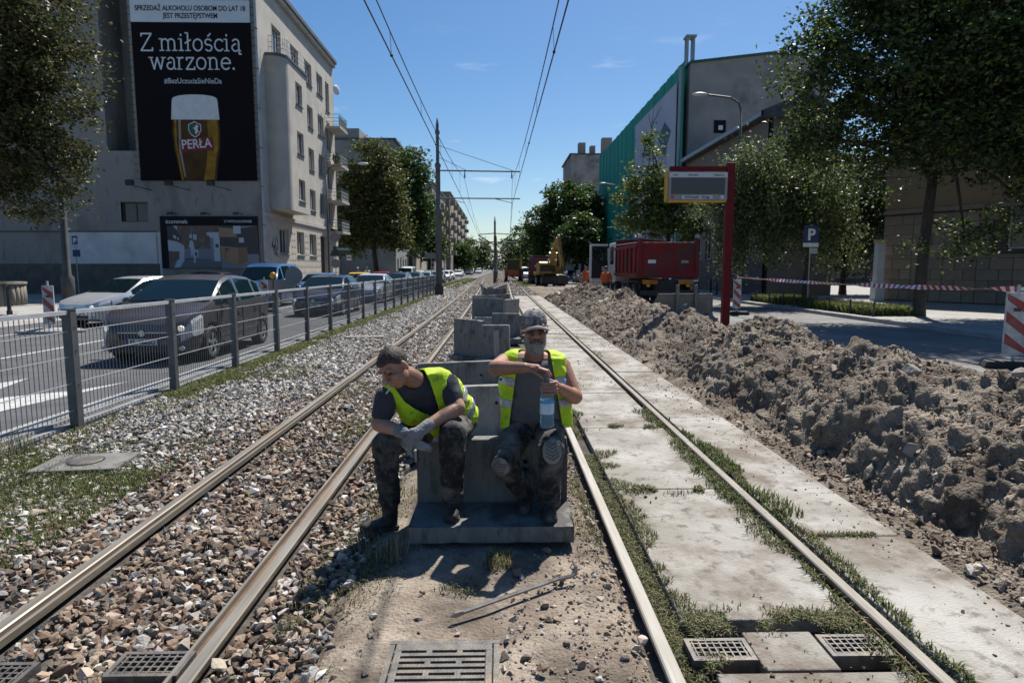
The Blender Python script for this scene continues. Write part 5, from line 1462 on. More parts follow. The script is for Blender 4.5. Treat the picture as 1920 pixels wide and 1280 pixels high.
# left, near: crown hanging into the frame
tree('dark olive tree with browning leaves at the left edge before the block', (-19.8, 24, 0),
     [(-17.6, 24, 11.0, 2.6, 2.5, 2.6), (-16.4, 24.2, 8.3, 1.9, 2, 2.0), (-18.6, 23.6, 6.4, 2.3, 2, 2.2), (-16.7, 24.4, 5.6, 1.5, 1.6, 1.7), (-18.0, 23.8, 4.3, 1.6, 1.4, 1.3), (-20, 24, 9, 3.4, 3, 3.2)],
     860, 76, .085, .28, OLIVE, [3, 2.5, 4, .8, .4], .32, .4, seed=3)
tree('big brown-green tree on the pavement behind the plastered block', (-13.2, 70, 0),
     [(-14, 72, 12.0, 3.2, 3, 3.2), (-15.6, 72, 9.0, 2.6, 2.6, 3), (-12.2, 71, 8.6, 2.3, 2.5, 3.2), (-13.8, 71, 6.0, 3.4, 3, 2.4), (-16.2, 71, 5.4, 2.2, 2, 2.2), (-11.8, 72, 5.2, 1.8, 2, 2)],
     480, 56, .19, .3, [(.075, .095, .02), (.11, .125, .03), (.045, .06, .016), (.14, .11, .035)], [3, 2.5, 2, 1.2], .55, .3, seed=4)
tree('tall dark green tree behind the brown-green one', (-11.9, 86, 0),
     [(-12.2, 88, 14.6, 2.5, 2.5, 3.0), (-12.9, 88, 10.8, 2.4, 2.5, 3), (-10.6, 88, 9.5, 2.0, 2.2, 3), (-11.6, 88, 6.4, 2.4, 2.4, 2.4)], 340, 48, .22, .3, GREEN, [3, 2.5, 2, 1.5], .55, .3, seed=5)
tree('narrow dark tree in front of the ochre tenement', (-12.6, 116, 0), [(-12.8, 116, 11, 2.4, 2.4, 3.6), (-12.4, 116, 6, 2.6, 2.6, 2.8)], 160, 36, .30, .25, GREEN, [2, 2, 3, 1], .7, .3, seed=6)
for k_, (x, y, h, r_, lb) in enumerate(((-12.5, 190, 10, 5, 'low round tree far along the left pavement'), (-9.5, 245, 13, 7, 'broad far tree closing the left of the street'), (-14, 255, 14, 7, 'tall far tree behind the broad one'), (9, 150, 13, 5.5, 'round tree beside the far end of the right road'), (7, 205, 15, 7, 'far round tree right of the vanishing tracks'), (13, 230, 17, 8, 'far tall tree at the right end of the street'))):
    tree(lb, (x, y, 0), [(x, y, h * .62, r_ * .8, r_ * .8, h * .36), (x - r_ * .4, y, h * .42, r_ * .6, r_ * .6, h * .28), (x + r_ * .4, y, h * .45, r_ * .6, r_ * .6, h * .3)], 150, 34, .42, .3, GREEN, [2, 3, 2, 1.5], .9, .3, seed=20 + k_)
tree('broad dark street tree left of the green netting', (10.5, 88, 0),
     [(9.9, 90, 10.4, 3.8, 3.5, 3.2), (6.6, 90, 7.2, 3.0, 3, 3), (12.2, 90, 7.4, 2.4, 3, 3.0), (9.6, 89, 5.2, 4.6, 3.5, 2.6), (6.2, 90, 4.2, 2.4, 2.2, 2.2)], 520, 56, .24, .35, GREEN, [3, 3, 2, 2], .6, .25, seed=7)
tree('second dark street tree behind the excavator', (9.2, 72, 0), [(9.0, 72, 5.4, 2.2, 2.2, 2.2), (7.8, 72, 4.2, 1.6, 1.6, 1.6), (10.2, 72, 3.8, 1.5, 1.5, 1.4)], 200, 40, .2, .22, GREEN, [2, 1, 3, .6], .55, .3, seed=8)
tree('young maple with open crown and bare top twig behind the red truck', (10.9, 42, 0),
     [(9.8, 42, 9.3, .8, .8, 1.2), (9.4, 42, 7.3, 1.4, 1.3, 1.0), (10.6, 42, 6.5, 1.6, 1.5, 1.1), (8.5, 42, 5.9, 1.1, 1.1, .8), (11.6, 42, 5.6, 1.5, 1.3, 1.1), (9.9, 42, 4.6, 2.0, 1.5, 1.0), (12.2, 42, 4.4, 1.3, 1.2, .9)], 230, 42, .13, .17, [(.10, .15, .035), (.15, .20, .05), (.06, .095, .025), (.18, .16, .06)], [3, 2.5, 2, .9], .32, .45, seed=9)
tw = MB()
for a, b in (((9.7, 42, 9.5), (9.85, 42, 12.2)), ((9.8, 42, 10.8), (10.3, 42, 11.9)), ((9.75, 42, 10.5), (9.5, 42, 11.4))): tw.tube([a, b], [.03, .008], 5)
tw.build('bare_twig', M_bark, bpy.data.objects['street_tree.%03d' % (len([o for o in bpy.data.objects if o.name.startswith('street_tree')]) - 1)], world=True)
tree('weeping birch with fine hanging leaves behind the information sign', (13.7, 28.5, .1),
     [(11.6, 28.5, 6.4, 2.0, 1.8, 1.1), (13.6, 28.5, 5.6, 1.9, 1.8, 1.2), (10.0, 28.3, 5.2, 1.4, 1.4, .9), (12.3, 28, 4.4, 2.2, 1.6, 1.2), (14.9, 28.3, 3.7, 1.1, 1.2, .9), (10.6, 28.2, 3.5, 1.3, 1.2, .8)], 560, 62, .075, .16, [(.11, .14, .06), (.16, .19, .085), (.06, .085, .035), (.13, .18, .035)], [3, 2.5, 2, 1.2], .34, .5, droop=1.1, seed=10, hang=2.0, shell=.3)
# right, near: the big dark tree over the road
tree('big dark leafy tree overhanging the right road before the stone building', (13.6, 20.5, .1),
     [(13.8, 20.5, 11.4, 3.2, 3.2, 2.6), (11.6, 20.3, 9.6, 1.5, 2.0, 1.5), (16.2, 20.6, 9.8, 3.0, 3, 2.4), (9.7, 19.8, 7.5, 1.3, 1.5, 1.2), (12.4, 18.8, 7.6, 2.3, 2, 1.8), (15.2, 19, 7.4, 2.7, 2.2, 2.0), (10.7, 20.6, 5.7, 1.5, 1.5, 1.2), (13.4, 18.6, 5.4, 2.0, 1.5, 1.3), (17, 20, 6.2, 2.4, 2, 1.9), (15.4, 18.4, 4.8, 1.6, 1.2, 1.0), (9.5, 20.4, 5.6, .9, 1.0, .8), (14.6, 20, 9.3, 2.6, 2.2, 1.8), (14.2, 19.6, 6.3, 2.0, 1.6, 1.3), (16.6, 19.2, 7.9, 2.0, 1.8, 1.5), (12, 20.5, 4.5, 1.2, 1.1, .7), (17.6, 19.5, 4.2, 1.4, 1.2, .8), (9.9, 20.2, 9.0, .6, .7, .9), (11.6, 20.6, 7.9, 1.4, 1.5, 1.2), (12.0, 20.6, 6.4, 1.3, 1.4, 1.1), (14.7, 20.2, 2.7, .9, .8, .7), (13.2, 20.2, 2.2, .55, .6, .5), (16.4, 19.6, 3.4, 1.2, 1.0, .7), (18.2, 19.2, 3.2, 1.3, 1.0, .8)],
     1750, 78, .076, .18, [(.040, .066, .014), (.060, .098, .018), (.025, .042, .011), (.11, .15, .024)], [3, 2.6, 2.6, 1.6], .30, .36, seed=11)
tree('dense tree at the far right edge over the stone wall', (19.9, 18.8, .1),
     [(19.2, 19.5, 9.8, 3.4, 3, 3), (17.8, 18.6, 6.4, 2.2, 2, 1.8), (20.8, 19.2, 6.5, 2.8, 2.4, 2.2), (18.6, 18.6, 4.2, 1.5, 1.4, 1.1), (21.5, 20, 11, 3, 3, 3)], 460, 64, .09, .26, GREEN, [3, 2, 3, .6], .42, .4, seed=12)
tree('dark shrubby tree in the side street behind the birch', (20.5, 38, .1),
     [(20.0, 38, 6.2, 2.6, 2.2, 2.6), (22.2, 38, 5.2, 2.2, 2, 2.8), (18.6, 38, 4.2, 1.6, 1.6, 2.2), (21.2, 37, 3.0, 2.4, 1.6, 1.8)], 420, 56, .10, .2, [(.035, .05, .018), (.05, .065, .025)], [2, 1], .5, .3, seed=14)
# far wooded horizon
n = 5200
C = np.c_[rng.uniform(-60, 60, n), rng.uniform(420, 440, n), np.abs(rng.normal(0, 5, n)) + 1.5 * (1 + vnoise(np.c_[rng.uniform(0, 1, n), rng.uniform(0, 1, n)], 1, 1, 2))]
V, F, T = leaf_mesh(C, 1.1, [(.06, .085, .06), (.05, .07, .05)], [1, 1])
tag(link('far_treeline', mesh_np('far_treeline', V, F, M_leaf, False, T)), 'distant line of trees where the street ends', 'trees', None, 'stuff')

# ================================================================ vehicles
def paint(name, c, metal=.35, rough=.28): return mat('paint_' + name, c, tuple(v * 1.12 for v in c), scale=3, rough=rough, metal=metal, coat=.5, dirt=tuple(min(1, v * .7 + .06) for v in c), dscale=1.3, damt=.25)
M_lamp = mat('lamp_glass', (.62, .64, .66), (.30, .31, .33), scale=26, rough=.12, metal=.1, spec=.9)
M_lit = mat('lit_lamp', (.8, .75, .65), rough=.2, emit=((1, .85, .6), .25))
M_tail = mat('tail_lamp', (.28, .015, .015), rough=.2)
M_carglass = mat('car_glass', (.004, .012, .015), rough=.04, spec=.25)
M_tyre = mat('tyre', (.018, .018, .019), (.03, .03, .03), scale=9, rough=.85)
M_rim = mat('alloy', (.42, .43, .45), (.5, .51, .53), rough=.3, metal=.8)
M_trim = mat('car_trim', (.02, .02, .022), rough=.6)
M_plate = mat('number_plate', (.62, .62, .60), rough=.5)
M_amber = mat('amber_lens', (.75, .30, .02), rough=.3)

def wheel(parent, c, rad, wid, side, spokes=5, sub=True):
    w = MB().lathe([(rad * .62, -wid / 2), (rad * .93, -wid / 2), (rad, -wid * .36), (rad, wid * .36), (rad * .93, wid / 2), (rad * .66, wid / 2), (rad * .64, 0), (rad * .62, -wid / 2)], axis='x', n=22, cap=False).build('wheel', M_tyre, parent, True)
    w.location = c
    if sub:
        m = MB(); x = side * wid * .40
        m.lathe([(rad * .66, x - side * .03), (rad * .67, x), (rad * .60, x + side * .012), (rad * .57, x - side * .02), (rad * .66, x - side * .03)], axis='x', n=20, cap=False)
        for k_ in range(spokes):
            a = 2 * math.pi * k_ / spokes + .3
            for da in (-.12, .12):
                m.bar((x, 0, 0), (x, rad * .6 * math.cos(a + da), rad * .6 * math.sin(a + da)), .02, rad * .10)
        m.lathe([(rad * .15, x - .02), (rad * .15, x + side * .015), (rad * .1, x + side * .02)], axis='x', n=10)
        m.build('rim', M_rim, w)
        MB().lathe([(rad * .56, x - side * .05), (rad * .56, x - side * .045)], axis='x', n=16).build('brake_disc', M_dark, w)
    return w

STY = {
 'hatch': dict(L=4.2, W=1.78, H=1.46, top=[(0, .52), (.03, .66), (.2, .76), (.55, .86), (1.0, .95), (1.1, .98), (1.85, 1.38), (2.25, 1.45), (2.7, 1.46), (3.4, 1.42), (3.65, 1.35), (4.05, .98), (4.17, .90), (4.2, .6)], belt=[(0, .50), (.2, .70), (1.0, .90), (2.5, .94), (4.2, .96)], cowl=1.08, wt=1.85, rw=(3.68, 4.02), sg=(1.25, 3.55), pil=[(2.42, 2.54)], wh=(.82, 3.38), r=.31),
 'mpv': dict(L=4.1, W=1.77, H=1.57, top=[(0, .55), (.03, .72), (.18, .84), (.5, .96), (.85, 1.04), (.95, 1.07), (1.72, 1.47), (2.05, 1.55), (2.5, 1.57), (3.1, 1.52), (3.55, 1.40), (3.95, 1.07), (4.07, .98), (4.1, .65)], belt=[(0, .54), (.2, .78), (.9, .98), (2.5, 1.03), (4.1, 1.10)], cowl=.93, wt=1.72, rw=(3.6, 3.93), sg=(1.05, 3.52), pil=[(1.42, 1.47), (2.18, 2.30), (3.1, 3.18)], wh=(.80, 3.41), r=.315),
 'sedan': dict(L=4.6, W=1.80, H=1.45, top=[(0, .52), (.03, .66), (.2, .76), (.6, .86), (1.15, .95), (1.25, .98), (2.0, 1.36), (2.4, 1.44), (2.9, 1.44), (3.4, 1.38), (4.0, 1.08), (4.5, 1.03), (4.57, .95), (4.6, .6)], belt=[(0, .5), (.2, .7), (1.1, .90), (2.6, .94), (4.6, .98)], cowl=1.24, wt=2.0, rw=(3.42, 3.98), sg=(1.4, 3.6), pil=[(2.55, 2.67)], wh=(.88, 3.55), r=.31),
 'estate': dict(L=4.6, W=1.80, H=1.48, top=[(0, .52), (.03, .66), (.2, .76), (.6, .86), (1.15, .95), (1.25, .98), (2.0, 1.38), (2.4, 1.46), (3.0, 1.48), (3.9, 1.45), (4.2, 1.38), (4.5, .98), (4.57, .92), (4.6, .6)], belt=[(0, .5), (.2, .7), (1.1, .90), (2.6, .94), (4.6, .98)], cowl=1.24, wt=2.0, rw=(4.22, 4.47), sg=(1.4, 4.15), pil=[(2.55, 2.67), (3.4, 3.5)], wh=(.88, 3.55), r=.31),
 'van': dict(L=4.8, W=1.84, H=1.95, top=[(0, .6), (.03, .85), (.15, .95), (.45, 1.06), (.8, 1.14), (.88, 1.18), (1.5, 1.78), (1.9, 1.92), (2.5, 1.95), (4.3, 1.93), (4.65, 1.88), (4.74, 1.2), (4.77, 1.1), (4.8, .6)], belt=[(0, .58), (.2, .88), (.9, 1.10), (2.5, 1.13), (4.8, 1.15)], cowl=.86, wt=1.5, rw=(4.68, 4.73), sg=(.98, 4.5), pil=[(1.75, 1.88), (3.1, 3.25)], wh=(.85, 3.75), r=.32),
}
CAR_CACHE = {}
def car_meshes(style):
    if style in CAR_CACHE: return CAR_CACHE[style]
    S = STY[style]; Lc, Wc, Hc = S['L'], S['W'], S['H']; rad = S['r']
    st = sorted({round(v, 3) for v in list(np.linspace(0, Lc, 46)) + [t[0] for t in S['top']] + [S['cowl'], S['wt'], *S['rw'], *S['sg']] + [p for q_ in S['pil'] for p in q_] + [w + rad * 1.16 * math.cos(a) for w in S['wh'] for a in np.linspace(0, math.pi, 13)]})
    st2 = [st[0]]
    for v in st[1:]:
        if v - st2[-1] > .018: st2.append(v)
    st = st2; st[-1] = Lc
    tx, tz = zip(*S['top']); bx, bz = zip(*S['belt'])
    px, pw = [0, .06, .18, .45, 1.0, Lc * .5, Lc - .7, Lc - .2, Lc - .05, Lc], [.66, .78, .88, .95, .99, 1, .985, .93, .87, .80]
    rows = []
    for y in st:
        top = interp(y, tx, tz); belt = min(interp(y, bx, bz), top - .015); w = interp(y, px, pw) * Wc / 2
        lo = .19 if .25 < y < Lc - .25 else .24
        zl = lo
        for wy_ in S['wh']:
            d = abs(y - wy_); ra = rad * 1.17
            if d < ra: zl = max(zl, rad + math.sqrt(ra * ra - d * d))
        g_ = min(1, max(0, (top - belt - .02) / (Hc - .95 - .02)))
        wr = w * (.95 - .25 * g_)
        mid = max((lo + belt) * .5, zl + .03)
        b3 = max(belt - .06, mid + .01); belt = max(belt, b3 + .01); top = max(top, belt + .012)
        rows.append([(.93 * w if zl == lo else .99 * w, zl), (.985 * w, zl + .02 if zl > lo else zl + .07), (w, mid), (.985 * w, b3), (.955 * w, belt), (lerp(.95 * w, wr, .88), belt + (top - belt) * .84), (wr * .945, belt + (top - belt) * .96), (wr * .55, top - .004), (0, top)])
    groups = {k_: MB() for k_ in ('body', 'windscreen', 'rear_window', 'side_window_r', 'side_window_l', 'headlight_r', 'headlight_l', 'lamp_bezel_r', 'lamp_bezel_l', 'tail_r', 'tail_l')}
    nr = 9
    for i_ in range(len(st) - 1):
        ym = (st[i_] + st[i_ + 1]) / 2
        for j in range(nr - 1):
            for sd, sn in ((1, 'r'), (-1, 'l')):
                a, b = rows[i_], rows[i_ + 1]
                pts = [(sd * a[j][0], st[i_], a[j][1]), (sd * b[j][0], st[i_ + 1], b[j][1]), (sd * b[j + 1][0], st[i_ + 1], b[j + 1][1]), (sd * a[j + 1][0], st[i_], a[j + 1][1])]
                gname = 'body'
                if j >= 6 and S['cowl'] < ym < S['wt']: gname = 'windscreen'
                elif j >= 6 and S['rw'][0] < ym < S['rw'][1]: gname = 'rear_window'
                elif j == 4 and S['sg'][0] < ym < S['sg'][1] and not any(p < ym < q_ for p, q_ in S['pil']): gname = 'side_window_' + sn
                groups[gname].add(pts, [(0, 1, 2, 3) if sd > 0 else (3, 2, 1, 0)])
                def proud(nm, e=.006):
                    n_ = (Vector(pts[1]) - Vector(pts[0])).cross(Vector(pts[3]) - Vector(pts[0])); n_ = n_.normalized() * e * (1 if sd > 0 else -1) if n_.length > 1e-9 else Vector()
                    groups[nm].add([Vector(p) + n_ for p in pts], [(0, 1, 2, 3) if sd > 0 else (3, 2, 1, 0)])
                if j in (2, 3) and .02 < ym < .56: proud('lamp_bezel_' + sn, .004)
                if j in (2, 3) and .05 < ym < .50: proud('headlight_' + sn, .008)
                if j in (2, 3) and Lc - .22 < ym < Lc - .01: proud('tail_' + sn)
    for i_, flip in ((0, True), (len(st) - 1, False)):
        a = rows[i_]; y = st[i_]
        for j in range(nr - 1):
            pts = [(a[j][0], y, a[j][1]), (-a[j][0], y, a[j][1]), (-a[j + 1][0], y, a[j + 1][1]), (a[j + 1][0], y, a[j + 1][1])]
            groups['body'].add(pts, [(0, 1, 2, 3)])
    CAR_CACHE[style] = groups
    return groups
CARM = {}
def car(style, name, label, loc, rz, pm, group='cars in the traffic queue', detail=2, plate=None, badge=True, grille=True):
    """front of the car at local y=0, tail at +L; rz=0 faces the viewer"""
    S = STY[style]; gr = car_meshes(style)
    root = empty(name, loc, rz, label, 'van' if style == 'van' else 'car', group)
    cache = CARM.setdefault(style, {})
    for k_, mb in gr.items():
        if detail < 1 and k_.startswith('tail'): continue
        nm = {'side_window_r': 'side_window', 'side_window_l': 'side_window', 'headlight_r': 'headlight', 'headlight_l': 'headlight', 'lamp_bezel_r': 'lamp_bezel', 'lamp_bezel_l': 'lamp_bezel', 'tail_r': 'tail_lamp', 'tail_l': 'tail_lamp'}.get(k_, k_)
        mm = pm if k_ == 'body' else M_lamp if 'head' in k_ else M_trim if 'bezel' in k_ else M_tail if 'tail' in k_ else M_carglass
        key = (k_, mm.name)
        if key not in cache:
            me = mb.mesh(nm, mm, False, False)
            bm = bmesh.new(); bm.from_mesh(me); bmesh.ops.remove_doubles(bm, verts=bm.verts, dist=.0005); bmesh.ops.recalc_face_normals(bm, faces=bm.faces); bm.to_mesh(me); bm.free()
            me.polygons.foreach_set('use_smooth', [True] * len(me.polygons))
            try: me.set_sharp_from_angle(angle=R(38))
            except Exception: pass
            cache[key] = me
        link(nm, cache[key], root)
    Lc, Wc, rad = S['L'], S['W'], S['r']
    for wy_ in S['wh']:
        for sd in (1, -1):
            wheel(root, (sd * (Wc / 2 - .115), wy_, rad), rad, .2, sd, 5, detail > 0)
    MB().b2(-Wc / 2 + .22, Wc / 2 - .22, .25, Lc - .25, .17, .5).build('underbody', M_trim, root)
    for wy_ in S['wh']: MB().b2(-Wc / 2 + .05, Wc / 2 - .05, wy_ - rad * 1.1, wy_ + rad * 1.1, .45, rad * 2.08).build('wheel_well', M_void, root)
    if detail > 0:
        f = .66 * Wc / 2
        if grille:
            MB().b2(-f * .72, f * .72, -.012, .03, .40 + (.06 if style == 'mpv' else 0), .50 + (.06 if style == 'mpv' else 0)).build('grille', M_trim, root)
            MB().b2(-f * .95, f * .95, -.008, .03, .255, .355).build('lower_grille', M_trim, root)
            MB().b2(-f * .72, f * .72, -.02, .0, .505 + (.06 if style == 'mpv' else 0), .525 + (.06 if style == 'mpv' else 0)).build('grille_bar', M_rim, root)
        if badge: MB().lathe([(.055, -.03), (.05, -.02)], c=(0, 0, .565), axis='y', n=12).build('badge', M_rim, root)
        pl = MB().b2(-.26, .26, -.035, -.012, .36, .47).build('number_plate', M_plate, root)
        MB().b2(-.262, -.225, -.037, -.0345, .362, .468).build('plate_band', mat('plate_blue', (.02, .06, .3)), pl)
        if plate: text(plate, .115, M_dark, 'lettering', pl, (.02, -.038, .375), TZ, bold=.002, sx=.95)
        for sd in (1, -1):
            mm = MB().ell((sd * (Wc / 2 + .075), S['cowl'] + .42, interp(S['cowl'] + .4, *zip(*S['belt'])) + .07), (.115, .075, .075), None, 12, 8).build('mirror', pm, root, True)
            MB().bar((sd * (Wc / 2 - .06), S['cowl'] + .42, interp(S['cowl'] + .4, *zip(*S['belt'])) + .04), (sd * (Wc / 2 + .05), S['cowl'] + .42, interp(S['cowl'] + .4, *zip(*S['belt'])) + .05), .05, .04).build('mirror_arm', M_trim, root)
            MB().b2(sd * Wc / 2 * .985, sd * (Wc / 2 + .015), S['pil'][0][0] - .28 if style != 'mpv' else 1.95, (S['pil'][0][0] - .10) if style != 'mpv' else 2.13, .80, .835).build('door_handle', pm, root)
            if style == 'mpv': MB().b2(sd * Wc / 2 * .985, sd * (Wc / 2 + .015), 2.9, 3.08, .84, .875).build('door_handle', pm, root)
            ds = ([1.0, 2.24, 3.25] if style == 'mpv' else [1.15, S['pil'][0][0] + .06] + ([S['pil'][0][0] + 1.1] if style in ('sedan', 'estate') else []))
            for y in ds: MB().b2(sd * Wc / 2 * .975, sd * (Wc / 2 + .002), y, y + .012, .28, .88).build('door_seam', M_trim, root)
            MB().b2(sd * Wc / 2 * .94, sd * (Wc / 2 + .008), S['wh'][0] + .5, S['wh'][1] - .5, .22, .30).build('sill_strip', M_trim, root)
            if detail > 1:
                hl = MB().ell((sd * .62, .075, .585 if style != 'mpv' else .64), (.075, .05, .06)).build('lamp_reflector', M_lit, root, True)
                MB().ell((sd * .66, -.0, .30), (.06, .03, .045)).build('fog_lamp', M_lamp, root, True)
        for sd in (-1, 1): MB().bar((sd * .38 - .32, S['cowl'] + .02, interp(S['cowl'] + .02, *zip(*S['top'])) + .012), (sd * .38 + .32, S['cowl'] + .06, interp(S['cowl'] + .06, *zip(*S['top'])) + .018), .02, .015).build('wiper', M_trim, root)
        MB().b2(-.25, .25, Lc - .012, Lc + .02, .55, .66).build('rear_plate', M_plate, root)
    return root
RZ = -.06
P_grey = paint('warm_grey', (.055, .047, .048), .3, .36); P_silver = paint('silver', (.50, .52, .55), .45, .3); P_navy = paint('navy', (.02, .03, .065), .3); P_blue = paint('blue', (.035, .10, .24), .2)
P_yellow = paint('yellow', (.55, .36, .02), .0, .4); P_black = paint('black', (.012, .013, .015), .2); P_white = paint('white', (.62, .62, .62), 0, .4); P_teal = paint('pale_teal', (.30, .42, .44), .3); P_red = paint('car_red', (.35, .03, .02), .1); P_dblue = paint('dark_blue', (.03, .05, .10), .3); P_dgrey = paint('dark_grey', (.06, .065, .07), .4)
car('mpv', 'car', 'brown-grey compact family car right behind the fence, plate EL 466SG', (-6.22, 11.2, -.06), .01, P_grey, plate='EL 466SG')
car('hatch', 'car', 'silver three-door hatchback turning behind the red and white board', (-12.25, 18.6, -.06), -.33, P_silver)
car('hatch', 'car', 'navy blue hatchback queueing behind the brown-grey car', (-6.55, 22.6, -.06), .0, P_navy, plate='EL 3850')
car('sedan', 'car', 'silver-white saloon third in the lane next to the fence', (-6.6, 31.2, -.06), .0, P_silver, plate='WE 11GG3')
car('estate', 'car', 'dark estate car fourth in the lane next to the fence', (-6.6, 38.8, -.06), .0, P_black)
car('van', 'van', 'blue van in the second lane beside the navy hatchback', (-10.6, 27.5, -.06), .02, P_blue)
car('hatch', 'car', 'small bright blue car right behind the blue van', (-10.4, 35.2, -.06), .0, paint('bright_blue', (.05, .16, .34)), detail=1)
car('sedan', 'car', 'yellow taxi in the second lane', (-9.9, 43.0, -.06), .0, P_yellow, detail=1)
car('hatch', 'car', 'dark car parked against the white washed base of the block', (-19.6, 38.3, .02), R(-95), P_black, 'parked cars', 1)
far_cars = [('hatch', -6.7, 47, P_dgrey, 'dark grey car fifth in the lane by the fence'), ('hatch', -10, 52, P_red, 'small red car behind the taxi'), ('sedan', -6.8, 55, P_teal, 'pale teal saloon sixth in the lane by the fence'), ('estate', -10.2, 60, P_black, 'black estate car behind the red car'),
            ('hatch', -7.0, 64, P_teal, 'pale green hatchback seventh in the lane by the fence'), ('van', -10.3, 69, P_white, 'white van in the far part of the queue'), ('hatch', -7.3, 74, P_dgrey, 'dark hatchback just before the tall mast line'), ('sedan', -10.3, 79, P_white, 'white saloon following the white van'),
            ('hatch', -7.6, 86, P_white, 'white hatchback far down the lane by the fence'), ('estate', -10.4, 92, P_teal, 'pale estate car far down the second lane'), ('sedan', -7.9, 98, P_white, 'white saloon near the end of the fence'), ('hatch', -10.8, 105, P_dgrey, 'dark hatchback far down the second lane'),
            ('hatch', -8.4, 128, P_white, 'white car alone on the open road beyond the fence'), ('van', -11.4, 122, P_dblue, 'dark blue van by the far trees'), ('sedan', -11.4, 140, P_silver, 'silver saloon by the far trees'), ('hatch', -9.4, 150, P_silver, 'silver hatchback at the far end of the road'),
            ('hatch', -8.2, 170, P_black, 'black hatchback at the far end of the road'), ('sedan', -11.8, 175, P_blue, 'blue saloon far off beside the tenements'), ('hatch', -9, 200, P_dgrey, 'tiny dark car where the road meets the trees'), ('van', -7, 215, P_white, 'tiny white van where the road meets the trees')]
for (s_, x, y, p, lb) in far_cars: car(s_, 'car' if s_ != 'van' else 'van', lb, (x, y, -.06), random.uniform(-.02, .02), p, 'distant cars on the left road', 0 if y > 60 else 1)
car('estate', 'car', 'dark blue estate car parked right of the dump truck', (11.0, 40.9, 0), math.pi - .1, P_dblue, 'parked cars', 1)
for (x, y, p, lb) in ((10.6, 62, P_silver, 'silver car parked behind the men in orange'), (10.2, 68, P_teal, 'pale car second behind the men in orange'), (9.9, 75, P_dgrey, 'dark car third behind the men in orange'), (9.6, 82, P_blue, 'blue car last behind the men in orange')):
    car('hatch', 'car', lb, (x, y, 0), .03, p, 'parked cars', 1)
car('van', 'van', 'white van with blue stripe waiting behind the far machines', (3.75, 95, 0), .0, P_white, 'vans', 1)

